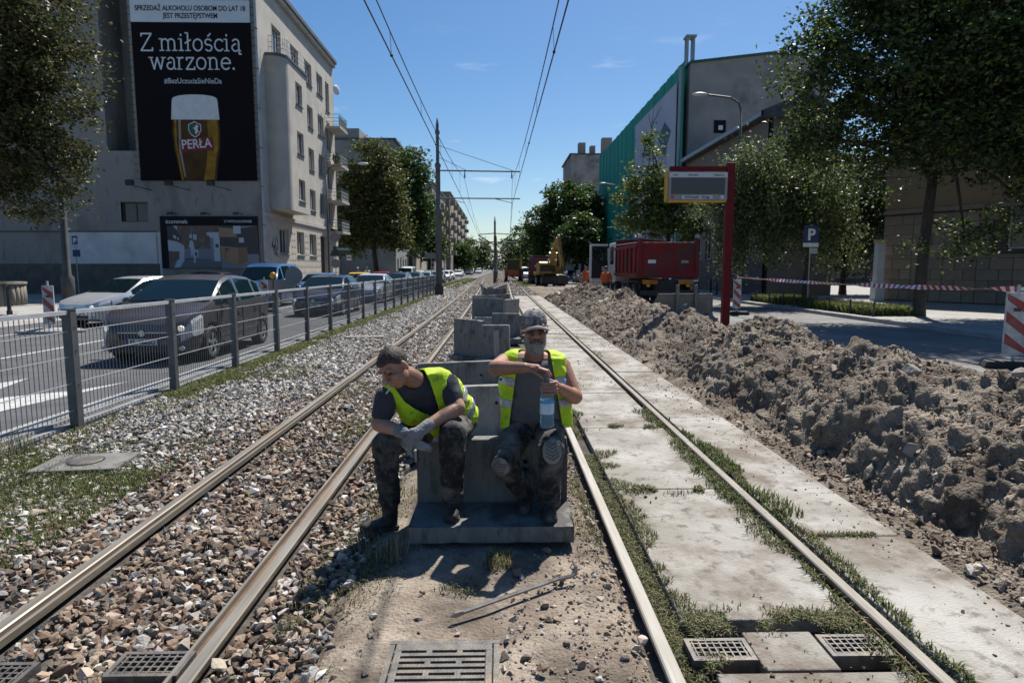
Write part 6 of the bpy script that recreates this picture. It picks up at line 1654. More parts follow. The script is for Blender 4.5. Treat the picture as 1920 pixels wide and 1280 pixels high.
# ---------------------------------------------------------------- dump truck
M_body = mat('truck_red', spec=.15, c1=(.25, .018, .026), c2=(.17, .014, .02), scale=1.5, rough=.5, dirt=(.06, .045, .04), dscale=1.1, damt=.85, dthr=(.42, .62))
M_bodyd = mat('truck_maroon', (.13, .035, .045), (.10, .03, .04), scale=1.5, rough=.6, dirt=(.08, .06, .055), dscale=1.1, damt=.8)
M_chas = mat('chassis', (.03, .028, .027), (.06, .055, .05), scale=5, rough=.8)
def dump_truck(name, label, loc, rz, bm_, cabm, door=True, group='dump trucks', Lb=5.2, Wb=2.5):
    """tail at local y=0, cab at +y"""
    t = empty(name, loc, rz, label, 'truck', group)
    z0, z1 = 1.32, 2.72; h = Wb / 2
    tg = MB().b2(-h + .06, h - .06, -.06, .0, z0 - .02, z1).build('tailgate', bm_, t, bevel=.01)
    MB().b2(-h + .1, h - .1, -.10, -.062, z1 - .16, z1 - .02).build('tailgate_rib', bm_, tg); MB().b2(-h + .1, h - .1, -.10, -.062, z0, z0 + .12).build('tailgate_rib', bm_, tg)
    MB().b2(-.85, -.52, -.068, -.0605, 1.85, 2.0).build('maker_plate', M_white, tg); MB().b2(.55, .85, -.068, -.0605, 1.86, 1.97).build('maker_plate', mat('dull_plate', (.3, .3, .3)), tg)
    for s_ in (-1, 1):
        sd = MB().b2(s_ * (h - .06), s_ * h, .0, Lb, z0, z1 - .12).build('side_wall', bm_, t)
        for k_ in range(6):
            y = .45 + k_ * (Lb - .7) / 5
            MB().b2(s_ * (h + .002), s_ * (h + .07), y - .07, y + .07, z0 + .12, z1 - .2).build('side_rib', bm_, sd)
        MB().b2(s_ * (h + .002), s_ * (h + .09), 0, Lb, z1 - .2, z1 - .06).build('top_rail', bm_, sd)
        MB().b2(s_ * (h + .002), s_ * (h + .08), 0, Lb, z0 - .02, z0 + .11).build('bottom_rail', bm_, sd)
        MB().b2(s_ * (h - .13), s_ * (h + .03), -.12, .02, z0 - .05, z1 + .16).build('corner_post', bm_, t, bevel=.01)
        MB().box((s_ * (h - .05), -.05, z1 + .24), (.16, .2, .14), (0, .3 * s_, 0)).build('hinge_pin', M_steel, t, bevel=.02)
        lm = MB().b2(s_ * (h - .5) - .32, s_ * (h - .5) + .32, -.14, -.09, .98, 1.16).build('tail_board', mat('hazard_amber', (.55, .24, .02), (.40, .10, .02), scale=3), t)
        MB().ell((s_ * (h - .42), -.15, .92), (.09, .03, .06)).build('tail_lamp', M_amber, lm)
        MB().b2(s_ * (h - .55), s_ * (h - .02), .5, 3.2, 1.06, 1.11).build('mudguard', M_chas, t)
    MB().b2(-h, h, .003, Lb - .003, z0 - .08, z0 + .06).build('bed_floor', bm_, t)
    MB().b2(-h, h, Lb, Lb + .08, z0, z1 + .35).build('headboard', bm_, t)
    MB().tube([(-h, Lb, z1 + .32), (-.2, Lb - .2, z1 + .4), (h, Lb, z1 + .30)], .03, 5).build('sheet_hoop', M_steel, t)
    MB().tube([(-h - .02, .2, z1 + .0), (-h - .02, Lb, z1 + .06)], .022, 5).build('side_rope', M_steel, t)
    MB().b2(-.45, .45, .1, 8.0, .72, 1.15).build('chassis', M_chas, t)
    MB().b2(-h + .1, h - .1, -.1, -.02, .52, .72).build('underrun_bar', M_chas, t)
    for (y, d) in ((1.0, 1), (2.35, 1), (5.6, 0), (6.9, 0)):
        for s_ in (-1, 1):
            for k_ in ((0, 1) if d else (0,)):
                w = wheel(t, (s_ * (h - .17 - .33 * k_), y, .5), .5, .29, s_, 6, k_ == 0)
            if d: MB().tube([(s_ * (h - .2), y - .62, .75), (s_ * (h - .2), y - .4, 1.02), (s_ * (h - .2), y + .4, 1.02), (s_ * (h - .2), y + .62, .75)], .06, 6).build('mud_flap', M_chas, t)
    cb_ = MB().prism([(5.65, .9), (7.7, .9), (7.75, 1.6), (7.45, 2.95), (5.65, 2.95)], 'x', -1.2, 1.2).build('cab', cabm, t, bevel=.05)
    MB().b2(-1.0, 1.0, 5.62, 5.645, 1.9, 2.7).build('cab_rear_window', M_carglass, cb_)
    for s_ in (-1, 1):
        MB().b2(s_ * 1.203, s_ * 1.212, 6.1, 7.2, 1.85, 2.75).build('door_window', M_carglass, cb_)
        MB().box((s_ * 1.5, 7.5, 2.2), (.12, .22, .6)).build('mirror', M_dark, cb_)
    if door:
        dr = empty('open_door', (-1.21, 7.35, 0), R(-72)); dr.parent = t
        def Dq(y0, y1, a, b, m, nm, x0=-.03, x1=.03): return MB().b2(x0, x1, y0, y1, a, b).build(nm, m, dr)
        fr = MB(); 
        for (y0, y1, a, b) in ((-1.15, -1.05, 1.2, 2.92), (-.1, 0, 1.0, 2.7), (-1.05, -.1, 2.82, 2.92), (-1.05, -.1, 1.0, 1.12)): fr.b2(-.035, .035, y0, y1, a, b)
        fr.build('door_frame', cabm, dr); Dq(-1.05, -.1, 1.12, 2.05, M_trim, 'door_lining', -.025, .025); Dq(-.45, -.18, 1.5, 1.75, mat('door_pocket', (.4, .42, .45)), 'door_pocket', .027, .05)
        gm = mat('cab_glass_clear', (.03, .04, .045), rough=.05); gm.node_tree.nodes['Principled BSDF'].inputs['Alpha'].default_value = .3; Dq(-1.05, -.1, 2.06, 2.80, gm, 'door_glass', -.006, .006)
    return t
dump_truck('dump_truck', 'red dump truck with open cab door seen from behind', (7.05, 26.9, 0), .0, M_body, P_white)
dump_truck('dump_truck', 'dull maroon dump truck behind the yellow excavator', (4.55, 68, 0), .0, M_bodyd, P_dgrey, False)

# ---------------------------------------------------------------- machines
M_cat = mat('machine_yellow', (.44, .27, .025), (.36, .22, .03), scale=3, rough=.5, dirt=(.12, .09, .05), dscale=2.2, damt=.8, dthr=(.45, .62))
M_orange = mat('machine_orange', (.50, .12, .02), (.42, .1, .02), scale=3, rough=.5, dirt=(.10, .06, .04), dscale=2.2, damt=.7)
def bucket(parent, c, w, rz=0):
    b_ = MB().prism([(-.35, .0), (.35, -.05), (.42, .5), (.2, .75), (-.3, .7)], 'x', -w / 2, w / 2).build('bucket', M_chas, parent, bevel=.03); b_.location = c; b_.rotation_euler = (0, 0, rz); return b_
ex = empty('excavator', (5.0, 60, 0), R(8), 'yellow wheeled excavator with folded arm and hanging bucket', 'excavator')
for (x, y) in ((-1.0, 0), (-1.0, 2.6), (1.0, 0), (1.0, 2.6)):
    for k_ in (0, 1): wheel(ex, (x - math.copysign(.32 * k_, x), y, .5), .5, .28, math.copysign(1, x), 6, k_ == 0)
MB().b2(-.75, .75, -.4, 3.0, .55, 1.0).build('undercarriage', M_chas, ex)
MB().lathe([(.6, 1.0), (.6, 1.15)], c=(0, 1.3, 0), n=16).build('turntable', M_chas, ex)
MB().prism([(-1.2, 1.15), (.1, 1.15), (.1, 2.15), (-.9, 2.3), (-1.2, 2.15)], 'x', -1.35, -.1).build('engine_housing', M_cat, ex, bevel=.06).location = (0, 1.2, 0)
MB().b2(-1.25, .1, -.03, 0.0, 1.4, 2.0).build('engine_grille', M_chas, ex)
MB().b2(-1.35, 1.25, .4, 2.8, 1.12, 1.32).build('deck', M_cat, ex, bevel=.04)
cbx = empty('cab', (.75, 1.5, 1.32)); cbx.parent = ex
for (x, y) in ((-.5, -.7), (.5, -.7), (-.5, .7), (.5, .7)): MB().b2(x - .05, x + .05, y - .05, y + .05, 0, 1.65).build('cab_post', M_dark, cbx)
MB().b2(-.56, .56, -.76, .76, 1.65, 1.75).build('cab_roof', M_dark, cbx); MB().b2(-.5, .5, -.7, .7, 0, .55).build('cab_side', M_cat, cbx); MB().b2(-.47, .47, -.69, .69, .55, 1.65).build('cab_glass', M_carglass, cbx)
MB().ell((.1, 0, 1.82), (.1, .1, .08)).build('beacon', M_amber, cbx)
MB().bar((-.05, .6, 1.4), (-.1, -.6, 3.4), .34, .5).build('boom', M_cat, ex); MB().bar((-.1, -.6, 3.45), (.15, -1.3, 4.35), .3, .4).build('boom_knuckle', M_cat, ex)
MB().bar((.15, -1.3, 4.45), (.35, -2.0, 1.8), .26, .36).build('dipper_arm', M_cat, ex)
for (a, b) in (((-.45, .5, 1.5), (-.45, -.5, 3.1)), ((.25, .5, 1.5), (.2, -.5, 3.1)), ((-.1, -.4, 3.6), (.2, -1.5, 4.55))):
    MB().tube([a, lerp(Vector(a), Vector(b), .6)], .085, 8).build('hydraulic_cylinder', M_cat, ex); MB().tube([lerp(Vector(a), Vector(b), .6), b], .05, 8).build('hydraulic_rod', M_rim, ex)
MB().bar((.32, -1.85, 2.4), (.36, -2.15, 1.2), .12, .12).build('bucket_link', M_chas, ex)
bucket(ex, (.4, -2.1, .35), .62)
MB().b2(-1.25, 1.25, -.75, -.6, .25, .85).build('dozer_blade', M_chas, ex)
bh = empty('backhoe_loader', (1.8, 83, 0), 0, 'orange-red backhoe loader standing on the far right track', 'backhoe')
for (x, y, r_) in ((-.95, 0, .72), (.95, 0, .72), (-.95, 2.6, .5), (.95, 2.6, .5)): wheel(bh, (x, y, r_), r_, .4, math.copysign(1, x), 6)
MB().b2(-.6, .6, -.4, 3.4, .6, 1.3).build('chassis', M_chas, bh); MB().b2(-1.05, 1.05, -.6, -.35, .75, 1.5).build('rear_frame', M_orange, bh)
for s_ in (-1, 1): MB().b2(s_ * 1.08 - .14, s_ * 1.08 + .14, -.5, .7, 1.35, 1.75).build('fender', M_orange, bh)
for (x, y) in ((-.75, -.3), (.75, -.3), (-.75, 1.2), (.75, 1.2)): MB().b2(x - .05, x + .05, y - .05, y + .05, 1.3, 2.75).build('cab_post', M_dark, bh)
MB().b2(-.72, .72, -.28, 1.18, 1.35, 2.7).build('cab_glass', M_carglass, bh); MB().b2(-.95, .95, -.5, 1.35, 2.75, 2.9).build('cab_roof', M_cat, bh)
MB().b2(-.5, .5, 1.3, 3.3, 1.25, 1.75).build('bonnet', M_orange, bh, bevel=.05)
MB().bar((.8, -.6, 1.0), (.95, -1.1, 3.3), .22, .3).build('boom', M_cat, bh); MB().bar((.95, -1.1, 3.4), (.9, -1.5, 1.6), .2, .25).build('dipper_arm', M_cat, bh); bucket(bh, (.9, -1.5, .9), .6)
for s_ in (-1, 1): MB().bar((s_ * .9, -.6, 1.2), (s_ * 1.15, -.9, .15), .14, .16).build('stabiliser', M_orange, bh)
# loader bucket lying on the road behind the bank
lbk = empty('loader_bucket', (6.6, 22.6, 0), R(3), 'grey steel loader bucket with two lugs standing behind the earth bank', 'loader bucket')
M_bucket = mat('bucket_steel', (.13, .125, .115), (.19, .18, .165), scale=4, rough=.7, metal=.3, dirt=(.2, .12, .06), dscale=3, damt=.5)
MB().prism([(0, .05), (.06, .0), (.75, .0), (.75, .05), (.08, .05), (.05, .75), (0, .75)], 'x', -.95, .95).build('back_shell', M_bucket, lbk, bevel=.01)
for s_ in (-1, 1):
    MB().prism([(.0, 0), (.75, 0), (.7, .2), (.1, .75), (.0, .75)], 'x', s_ * .955, s_ * .985).build('side_plate', M_bucket, lbk)
    MB().prism([(-.12, .1), (-.002, .1), (-.002, .78), (-.05, 1.05), (-.13, 1.05), (-.16, .9)], 'x', s_ * .33 - .05, s_ * .33 + .05).build('lug', M_bucket, lbk, bevel=.01)

# ================================================================ street furniture
# information sign on red post
M_rpost = mat('sign_red', (.095, .005, .009), (.13, .007, .012), scale=4, rough=.45, spec=.15, dirt=(.4, .3, .3), dscale=14, damt=.5, dthr=(.68, .75))
s = empty('information_sign', (5.36, 15.1, 0), 0, 'red post carrying a blank stop display reading Kościuszki - Struga', 'sign')
MB().b2(-.09, .09, -.07, .07, -.3, 4.05).build('post', M_rpost, s, bevel=.006)
MB().b2(-1.42, -.093, -.05, .05, 3.86, 3.97).build('top_beam', M_rpost, s)
dsp = MB().b2(-1.46, -.10, -.12, .10, 3.20, 3.83).build('display_case', mat('case_grey', (.22, .23, .24), rough=.5), s)
MB().b2(-1.49, -.10, -.09, .13, 3.165, 3.197).build('yellow_edge', mat('edge_yellow', (.5, .3, .02), rough=.5), dsp); MB().b2(-1.50, -1.463, -.09, .13, 3.165, 3.83).build('yellow_edge', MATS['edge_yellow'], dsp)
MB().b2(-1.455, -.105, -.128, -.121, 3.71, 3.825).build('title_strip', mat('strip_pale', (.45, .48, .52), rough=.6), dsp)
MB().b2(-1.40, -.16, -.130, -.121, 3.33, 3.70).build('screen', mat('screen_dark', (.045, .045, .047), rough=.3), dsp)
MB().b2(-1.15, -.44, -.128, -.121, 3.225, 3.305).build('name_plate', MATS['strip_pale'], dsp)
MB().b2(-1.40, -1.34, -.128, -.121, 3.23, 3.30).build('operator_badge', mat('badge_red', (.5, .05, .03)), dsp); MB().b2(-.25, -.18, -.128, -.121, 3.23, 3.30).build('wheelchair_badge', M_white, dsp)
MB().tube([(-.225, -.131, 3.285), (-.225, -.131, 3.255), (-.20, -.131, 3.25)], .006, 4).build('wheelchair_mark', mat('plate_blue', (.02, .06, .3)), dsp)
text('Kościuszki - Struga', .075, M_dark, 'lettering', dsp, (-.795, -.130, 3.243), TZ, bold=.001)
text('Linia', .06, M_dark, 'lettering', dsp, (-1.31, -.130, 3.745), TZ); text('Kierunek', .06, M_dark, 'lettering', dsp, (-.90, -.130, 3.745), TZ); text('Odjazd za', .06, M_dark, 'lettering', dsp, (-.31, -.130, 3.745), TZ)

# traffic guide boards
def guide_board(loc, label, rz=0, base='black', w=.27, lamp=False, flip=1):
    b = empty('guide_board', loc, rz, label, 'barrier board', 'red and white guide boards')
    brd = MB().b2(-w / 2, w / 2, -.02, .02, .22, 1.24).build('board', mat('board_white', (.55, .55, .55), (.42, .42, .42), scale=6, rough=.6, dirt=(.22, .2, .18), dscale=5, damt=.7, dthr=(.45, .65)), b, bevel=.005)
    m = MB(); x0, x1 = -w / 2 + .018, w / 2 - .018
    for k_ in range(4):
        z = 1.30 - k_ * .36
        pts = [(x0, z), (x1, z - .25 * 1.0), (x1, z - .25 - .18), (x0, z - .18)]
        if flip < 0: pts = [(-x, zz) for x, zz in pts][::-1]
        cl = [(x, min(max(zz, .24), 1.22)) for x, zz in pts]
        cl2 = []
        for p in cl:
            if p not in cl2: cl2.append(p)
        if len(cl2) > 2: m.add([(x, -.0215, zz) for x, zz in cl2], [tuple(range(len(cl2)))])
    m.build('red_stripe', mat('board_red', (.33, .02, .025), (.25, .03, .03), scale=6, rough=.5, dirt=(.2, .14, .12), dscale=5, damt=.6, dthr=(.45, .65)), brd, fix=False)
    MB().b2(-.05, .05, -.0235, -.021, .93, .99).build('maker_mark', M_dark, brd)
    MB().b2(-.022, .022, -.015, .015, .1, 1.36).build('post', mat('post_grey', (.4, .4, .42)), b)
    if base == 'black': MB().prism([(-.42, 0), (.42, 0), (.38, .12), (-.38, .12)], 'y', -.2, .2).build('foot', M_black, b, bevel=.02)
    else: MB().ell((0, 0, .03), (.85, .5, .1), None, 16, 6).build('foot', M_kerb, b, True)
    if lamp:
        MB().ell((.34, 0, 1.42), (.12, .08, .13)).build('warning_lamp', M_amber, b, True); MB().b2(.32, .36, -.02, .02, .2, 1.3).build('lamp_post', M_dark, b)
    return b
guide_board((8.42, 22.6, 0), 'red and white guide board holding the tape beside the red sign post', R(-8))
guide_board((8.42, 10.25, 0), 'large dusty red and white guide board at the right edge of the frame', R(-25), w=.32)
guide_board((-11.95, 17.2, -.06), 'red and white guide board on pale foot in front of the silver hatchback', R(10), 'pale')
guide_board((-9.1, 25.0, -.06), 'red and white guide board with yellow warning lamp behind the brown-grey car', R(5), lamp=True)
guide_board((7.6, 60, 0), 'small red and white guide board between excavator and parked cars', 0)
# tape
A = Vector((8.42, 22.6, 1.33)); B = Vector((8.42, 10.25, 1.29))
mid_ = [A + (Vector((11.6, 20, 1.02)) - A) * 0, ]
mr, mw = MB(), MB()
pts = []
for i_ in range(121):
    t = i_ / 120
    p = A.lerp(B, t); p.z -= .22 * 4 * t * (1 - t) * .35; p.x += .35 * math.sin(math.pi * t); pts.append(p)
tw_ = lambda i_: .25 + .9 * math.sin(i_ * .13) + .35 * math.sin(i_ * .41)
for i_ in range(120):
    p, q_ = pts[i_], pts[i_ + 1]
    ax = (q_ - p).normalized(); up_ = Vector((0, 0, 1)); sdv = ax.cross(up_).normalized()
    w0 = (up_ * math.cos(tw_(i_)) + sdv * math.sin(tw_(i_))) * .05; w1 = (up_ * math.cos(tw_(i_ + 1)) + sdv * math.sin(tw_(i_ + 1))) * .05
    (mr if i_ % 2 else mw).add([p - w0, q_ - w1, q_ + w1, p + w0], [(0, 1, 2, 3)])
tp = empty('barrier_tape', A, 0, 'red and white barrier tape strung between two guide boards', 'tape')
mr.build('red_stripes', mat('tape_red', (.45, .03, .04), rough=.4), tp, world=True, fix=False); mw.build('white_stripes', mat('tape_white', (.7, .7, .72), rough=.4), tp, world=True, fix=False)
mb = MB()
for k_ in range(14):
    a = Vector((8.42 + k_ * .12, 10.25 - k_ * .1, 1.29 + .03 * math.sin(k_ * .8))); b_ = Vector((8.42 + (k_ + 1) * .12, 10.25 - (k_ + 1) * .1, 1.29 + .03 * math.sin((k_ + 1) * .8)))
    mb.add([a - Vector((0, 0, .03)), b_ - Vector((0, 0, .03)), b_ + Vector((0, 0, .03)), a + Vector((0, 0, .03))], [(0, 1, 2, 3)], k_ % 2)
tag(mb.build('barrier_tape', [MATS['tape_white'], MATS['tape_red']], None, fix=False), 'loose tape end knotted behind the large dusty guide board', 'tape')

# parking signs
def pole_sign(name, loc, label, rz=0, h=3.3):
    p = empty(name, loc, rz, label, 'sign'); MB().tube([(0, 0, -.1), (0, 0, h)], .03, 8).build('pole', M_steel, p); return p
p = pole_sign('parking_sign', (12.6, 26, .1), 'blue parking sign in front of the birch', 0, 3.3)
pl = MB().b2(-.31, .31, -.05, -.03, 2.58, 3.24).build('sign_plate', mat('sign_blue', (.012, .035, .13), rough=.4), p, bevel=.01)
text('P', .62, M_white, 'lettering', pl, (0, -.055, 2.69), TZ, bold=.02)
MB().b2(-.31, .31, -.05, -.03, 2.40, 2.56).build('sub_plate', M_white, p); MB().b2(-.05, .28, -.05, -.03, 2.13, 2.36).build('sub_plate', mat('plate_grey', (.4, .42, .42)), p)
p = pole_sign('parking_sign', (-24.6, 38, .02), 'small blue parking sign by the gable wall, left of the parked dark car', 0, 3.5)
pl = MB().b2(-.16, .16, -.05, -.03, 3.0, 3.5).build('sign_plate', MATS['sign_blue'], p); text('P', .38, M_white, 'lettering', pl, (0, -.055, 3.1), TZ, bold=.008)
MB().b2(-.1, .14, -.05, -.03, 2.78, 2.97).build('sub_plate', mat('plate_grey2', (.35, .4, .45)), p); MB().b2(-.16, .26, -.05, -.03, 2.3, 2.7).build('sub_plate', mat('sign_blue2', (.02, .05, .12)), p)
# sign backs at the junction
p = pole_sign('road_sign', (-8.0, 25.2, -.06), 'round road sign seen from behind, in front of the blue van', 0, 1.75)
MB().lathe([(.34, 0), (.34, .02)], c=(0, -.05, 1.42), axis='y', n=24).build('sign_disc', mat('sign_back', (.17, .18, .19), rough=.5), p)
p = empty('road_barrier', (-8.75, 25.6, -.06), 0, 'plain grey barrier panel left of the round sign', 'barrier'); MB().b2(-.75, .75, -.02, .02, .75, 1.25).build('board', MATS['sign_back'], p); MB().b2(-.6, -.54, -.02, .02, 0, .75).build('leg', M_dark, p); MB().b2(.54, .6, -.02, .02, 0, .75).build('leg', M_dark, p)
p = pole_sign('road_sign', (-12.9, 51, .04), 'pole with triangular, round and square sign backs at the far corner', 0, 4.6)
MB().prism([(-.45, 2.6), (.45, 2.6), (0, 3.4)], 'y', -.06, -.04).build('triangle_plate', M_dark, p); MB().lathe([(.36, 0), (.36, .02)], c=(0, -.06, 2.0), axis='y', n=20).build('round_plate', MATS['sign_back'], p); MB().prism([(0, 3.55), (.5, 4.05), (0, 4.55), (-.5, 4.05)], 'y', -.06, -.04).build('square_plate', MATS['sign_back'], p)
p = empty('notary_sign', (-13.2, 54, .04), 0, 'green NOTARIUSZ sign board at the far corner of the block', 'sign'); MB().tube([(.0, 0, 0), (.0, 0, 3.5)], .035, 8).build('pole', M_dark, p); pl = MB().b2(-.65, .68, -.05, -.02, 3.0, 3.42).build('board', mat('sign_green', (.01, .07, .05)), p); text('NOTARIUSZ', .24, M_white, 'lettering', pl, (.0, -.055, 3.12), TZ, bold=.004); MB().b2(-.65, .4, -.05, -.02, 2.62, 2.92).build('lower_board', M_dark, p)
p = empty('stop_sign', (-13.0, 56, .04), 0, 'white tram stop plate on a red pole beyond the block', 'sign'); MB().tube([(0, 0, 0), (0, 0, 2.7)], .04, 8).build('pole', M_red, p); MB().b2(-.19, .19, -.06, -.04, 2.3, 2.75).build('plate', M_white, p); MB().b2(-.13, .13, -.065, -.061, 2.5, 2.6).build('tram_mark', M_dark, p)
p = pole_sign('road_sign', (-5.9, 56, 0), 'grey road sign back on a thin pole beside the tall mast', 0, 3.2); MB().b2(-.55, .35, -.05, -.03, 2.5, 3.0).build('sign_plate', MATS['sign_back'], p)
p = pole_sign('warning_sign', (10.2, 55, .1), 'yellow warning triangle beyond the cab door of the truck', 0, 3.2); MB().prism([(-.45, 2.4), (.45, 2.4), (0, 3.1)], 'y', -.05, -.03).build('triangle_plate', mat('warn_yellow', (.6, .35, .02)), p)

# street lamps
M_lp = mat('lamp_post_paint', (.035, .04, .042), (.06, .065, .068), scale=3, rough=.6)
def street_lamp(loc, label, h, arm, base_r=.10, head=True):
    s = empty('street_lamp', loc, 0, label, 'street lamp', 'street lamps')
    MB().lathe([(base_r * 1.6, 0), (base_r * 1.6, 1.2), (base_r, 1.35), (base_r * .8, h * .6), (base_r * .6, h)], n=10).build('post', M_lp, s, True)
    if head:
        sg_ = math.copysign(1, arm)
        MB().tube([(0, 0, h - .05), (sg_ * .15, 0, h + .35), (sg_ * .6, 0, h + .6), (arm * .8, 0, h + .72)], base_r * .5, 6).build('arm', M_lp, s)
        MB().ell((arm, 0, h + .74), (.42, .16, .10)).build('lamp_head', mat('lamp_head', (.5, .53, .55), rough=.4), s, True)
    return s
street_lamp((-19.9, 30, .02), 'dark lamp post rising through the left tree', 13.0, 1.5, .17, False)
street_lamp((-12.9, 49, .04), 'lamp post with long arm at the corner of the block', 8.6, 2.75, .07)
street_lamp((12.5, 34, .1), 'tall lamp post with curved arm before the grey gable', 9.7, -2.15, .10)
street_lamp((12.9, 70, .1), 'far lamp post in front of the green netting', 9.9, -1.8, .08)
street_lamp((-12.9, 92, .04), 'far lamp post among the left trees', 9, 2.2, .07)
# planter ring of half logs, bollard, cabinet
pn = empty('log_planter', (-22.6, 28.6, .02), 0, 'round planter of upright logs with stone rim on the left pavement', 'planter')
M_log = mat('grey_log', (.16, .145, .125), (.24, .22, .19), scale=3, rough=.95, stretch=(6, 6, .5), bump=.5, bscale=12)
lm_ = MB().lathe([(.13, 0), (.135, .4), (.12, .92)], n=9).mesh('log', M_log, True)
for k_ in range(36):
    a = 2 * math.pi * k_ / 36; o = link('log', lm_, pn); o.location = (1.35 * math.cos(a), 1.35 * math.sin(a), 0); o.rotation_euler = (0, 0, random.uniform(0, 6))
MB().lathe([(1.15, .93), (1.15, 1.02), (1.52, 1.02), (1.52, .93)], n=32).build('rim', M_conc, pn)
for (x, y, lb) in ((-17.3, 22.9, 'dark iron bollard beside the log planter'), (-20.9, 22.5, 'dark iron bollard at the left edge of the frame')):
    bo = empty('bollard', (x, y, .02), 0, lb, 'bollard', 'iron bollards'); MB().lathe([(.09, 0), (.09, .12), (.065, .15), (.06, .40), (.085, .43), (.06, .47), (.055, .85), (.075, .88), (.05, .93), (.03, .98)], n=12).build('shaft', M_dark, bo, True)
for k_, (x, y, h, lb) in enumerate(((5.75, 38.5, 1.46, 'tall grey cable cabinet beside the truck cab'), (5.55, 36.2, .9, 'low grey cable cabinet in front of the tall one'))):
    c_ = empty('cable_cabinet', (x, y, 0), 0, lb, 'cabinet', 'cable cabinets'); MB().b2(-.35, .35, -.2, .2, 0, h).build('body', mat('cabinet_grey', (.30, .30, .29), (.36, .36, .35), scale=3, rough=.7), c_, bevel=.02); MB().b2(-.39, .39, -.24, .24, h, h + .07).build('lid', MATS['cabinet_grey'], c_); MB().b2(-.005, .005, -.204, -.2005, .1, h - .1).build('door_seam', M_dark, c_)
# low railings round the planted beds
for (x, y0, y1, lb) in ((11.95, 26.8, 30.8, 'low dark hoop railing round the bed by the birch'), (11.95, 20.2, 25.8, 'low dark hoop railing round the bed before the dark tree')):
    f = empty('low_railing', (x, y0, .1), 0, lb, 'railing', 'low bed railings')
    for y in np.arange(0, y1 - y0 + .01, 1.4): MB().tube([(0, y, 0), (0, y, .5)], .03, 6).build('post', M_dark, f)
    MB().tube([(0, 0, .38), (0, y1 - y0, .38)], .015, 5).build('rail', M_dark, f)
for k_, (x, y) in enumerate(((12.2, 33.5), (12.4, 35.2), (12.6, 37.0), (12.9, 39))):
    bo = empty('bollard', (x, y, .1), 0, 'dark post number %s of the row before the low building' % ('one', 'two', 'three', 'four')[k_], 'bollard', 'posts before the low building'); MB().lathe([(.06, 0), (.055, .8), (.075, .84), (.03, .95)], n=8).build('shaft', M_dark, bo)

# ================================================================ people
def capsule(mb, p0, p1, r0, r1, n=14):
    p0, p1 = Vector(p0), Vector(p1); d = p1 - p0; l = d.length
    ax = d.normalized() if l > 1e-6 else Vector((0, 0, 1))
    pts, rs = [], []
    for t in (90, 65, 40, 18): pts.append(p0 - ax * r0 * math.sin(R(t)) ); rs.append(max(r0 * math.cos(R(t)), .0004))
    pts.append(p0); rs.append(r0); pts.append(p1); rs.append(r1)
    for t in (18, 40, 65, 90): pts.append(p1 + ax * r1 * math.sin(R(t))); rs.append(max(r1 * math.cos(R(t)), .0004))
    mb.tube(pts, rs, n)
def ease_edges(bm, it=6):
    """smooth the cut edge of a trimmed cloth mesh along itself"""
    for _ in range(2):
        bad = [f for f in bm.faces if sum(1 for e in f.edges if e.is_boundary) > 2]
        bmesh.ops.delete(bm, geom=bad, context='FACES')
    bd = [v for v in bm.verts if v.is_boundary]
    for _ in range(it):
        new = {}
        for v in bd:
            nb = [e.other_vert(v).co for e in v.link_edges if e.is_boundary]
            if len(nb) == 2: new[v] = v.co * .4 + (nb[0] + nb[1]) * .3
        for v, c in new.items(): v.co = c
def blob(name, prims, voxel, m, smooth=4, fold=0, fscale=9, seed=0, keep=None, parent=None, thick=0, world=True):
    mb = MB()
    for p in prims:
        if p[0] == 'c': capsule(mb, *p[1:])
        elif p[0] == 'e': mb.ell(p[1], p[2], p[3] if len(p) > 3 else None, 18, 12)
        elif p[0] == 'b': mb.box(p[1], p[2], p[3] if len(p) > 3 else None)
    me = mb.mesh('tmp'); o = bpy.data.objects.new('tmp', me); COL.objects.link(o)
    md = o.modifiers.new('r', 'REMESH'); md.mode = 'VOXEL'; md.voxel_size = voxel; md.use_smooth_shade = True
    if smooth: sm = o.modifiers.new('s', 'SMOOTH'); sm.factor = .5; sm.iterations = smooth
    dg = bpy.context.evaluated_depsgraph_get(); dg.update()
    out = bpy.data.meshes.new_from_object(o.evaluated_get(dg))
    bpy.data.objects.remove(o); bpy.data.meshes.remove(me)
    out.name = name
    n = len(out.vertices); co = np.empty(n * 3, np.float32); out.vertices.foreach_get('co', co); co = co.reshape(-1, 3)
    if fold:
        no = np.empty(n * 3, np.float32); out.vertices.foreach_get('normal', no); no = no.reshape(-1, 3)
        w = 1 - 2 * np.abs(vnoise(co * np.array([1, 1, 1.7]), fscale, 2, seed)); w2 = vnoise(co, fscale * .5, 2, seed + 3)
        co = co + no * ((w - .4) * fold + w2 * fold * .7)[:, None]; out.vertices.foreach_set('co', co.astype(np.float32).ravel())
    if keep is not None:
        bm = bmesh.new(); bm.from_mesh(out)
        kill = [f for f in bm.faces if not keep(f.calc_center_median())]
        bmesh.ops.delete(bm, geom=kill, context='FACES'); ease_edges(bm); bm.to_mesh(out); bm.free()
    out.materials.clear(); out.materials.append(m)
    out.polygons.foreach_set('use_smooth', [True] * len(out.polygons)); out.update()
    ob = link(name, out, parent, world)
    if thick: s_ = ob.modifiers.new('t', 'SOLIDIFY'); s_.thickness = thick; s_.offset = 0
    return ob
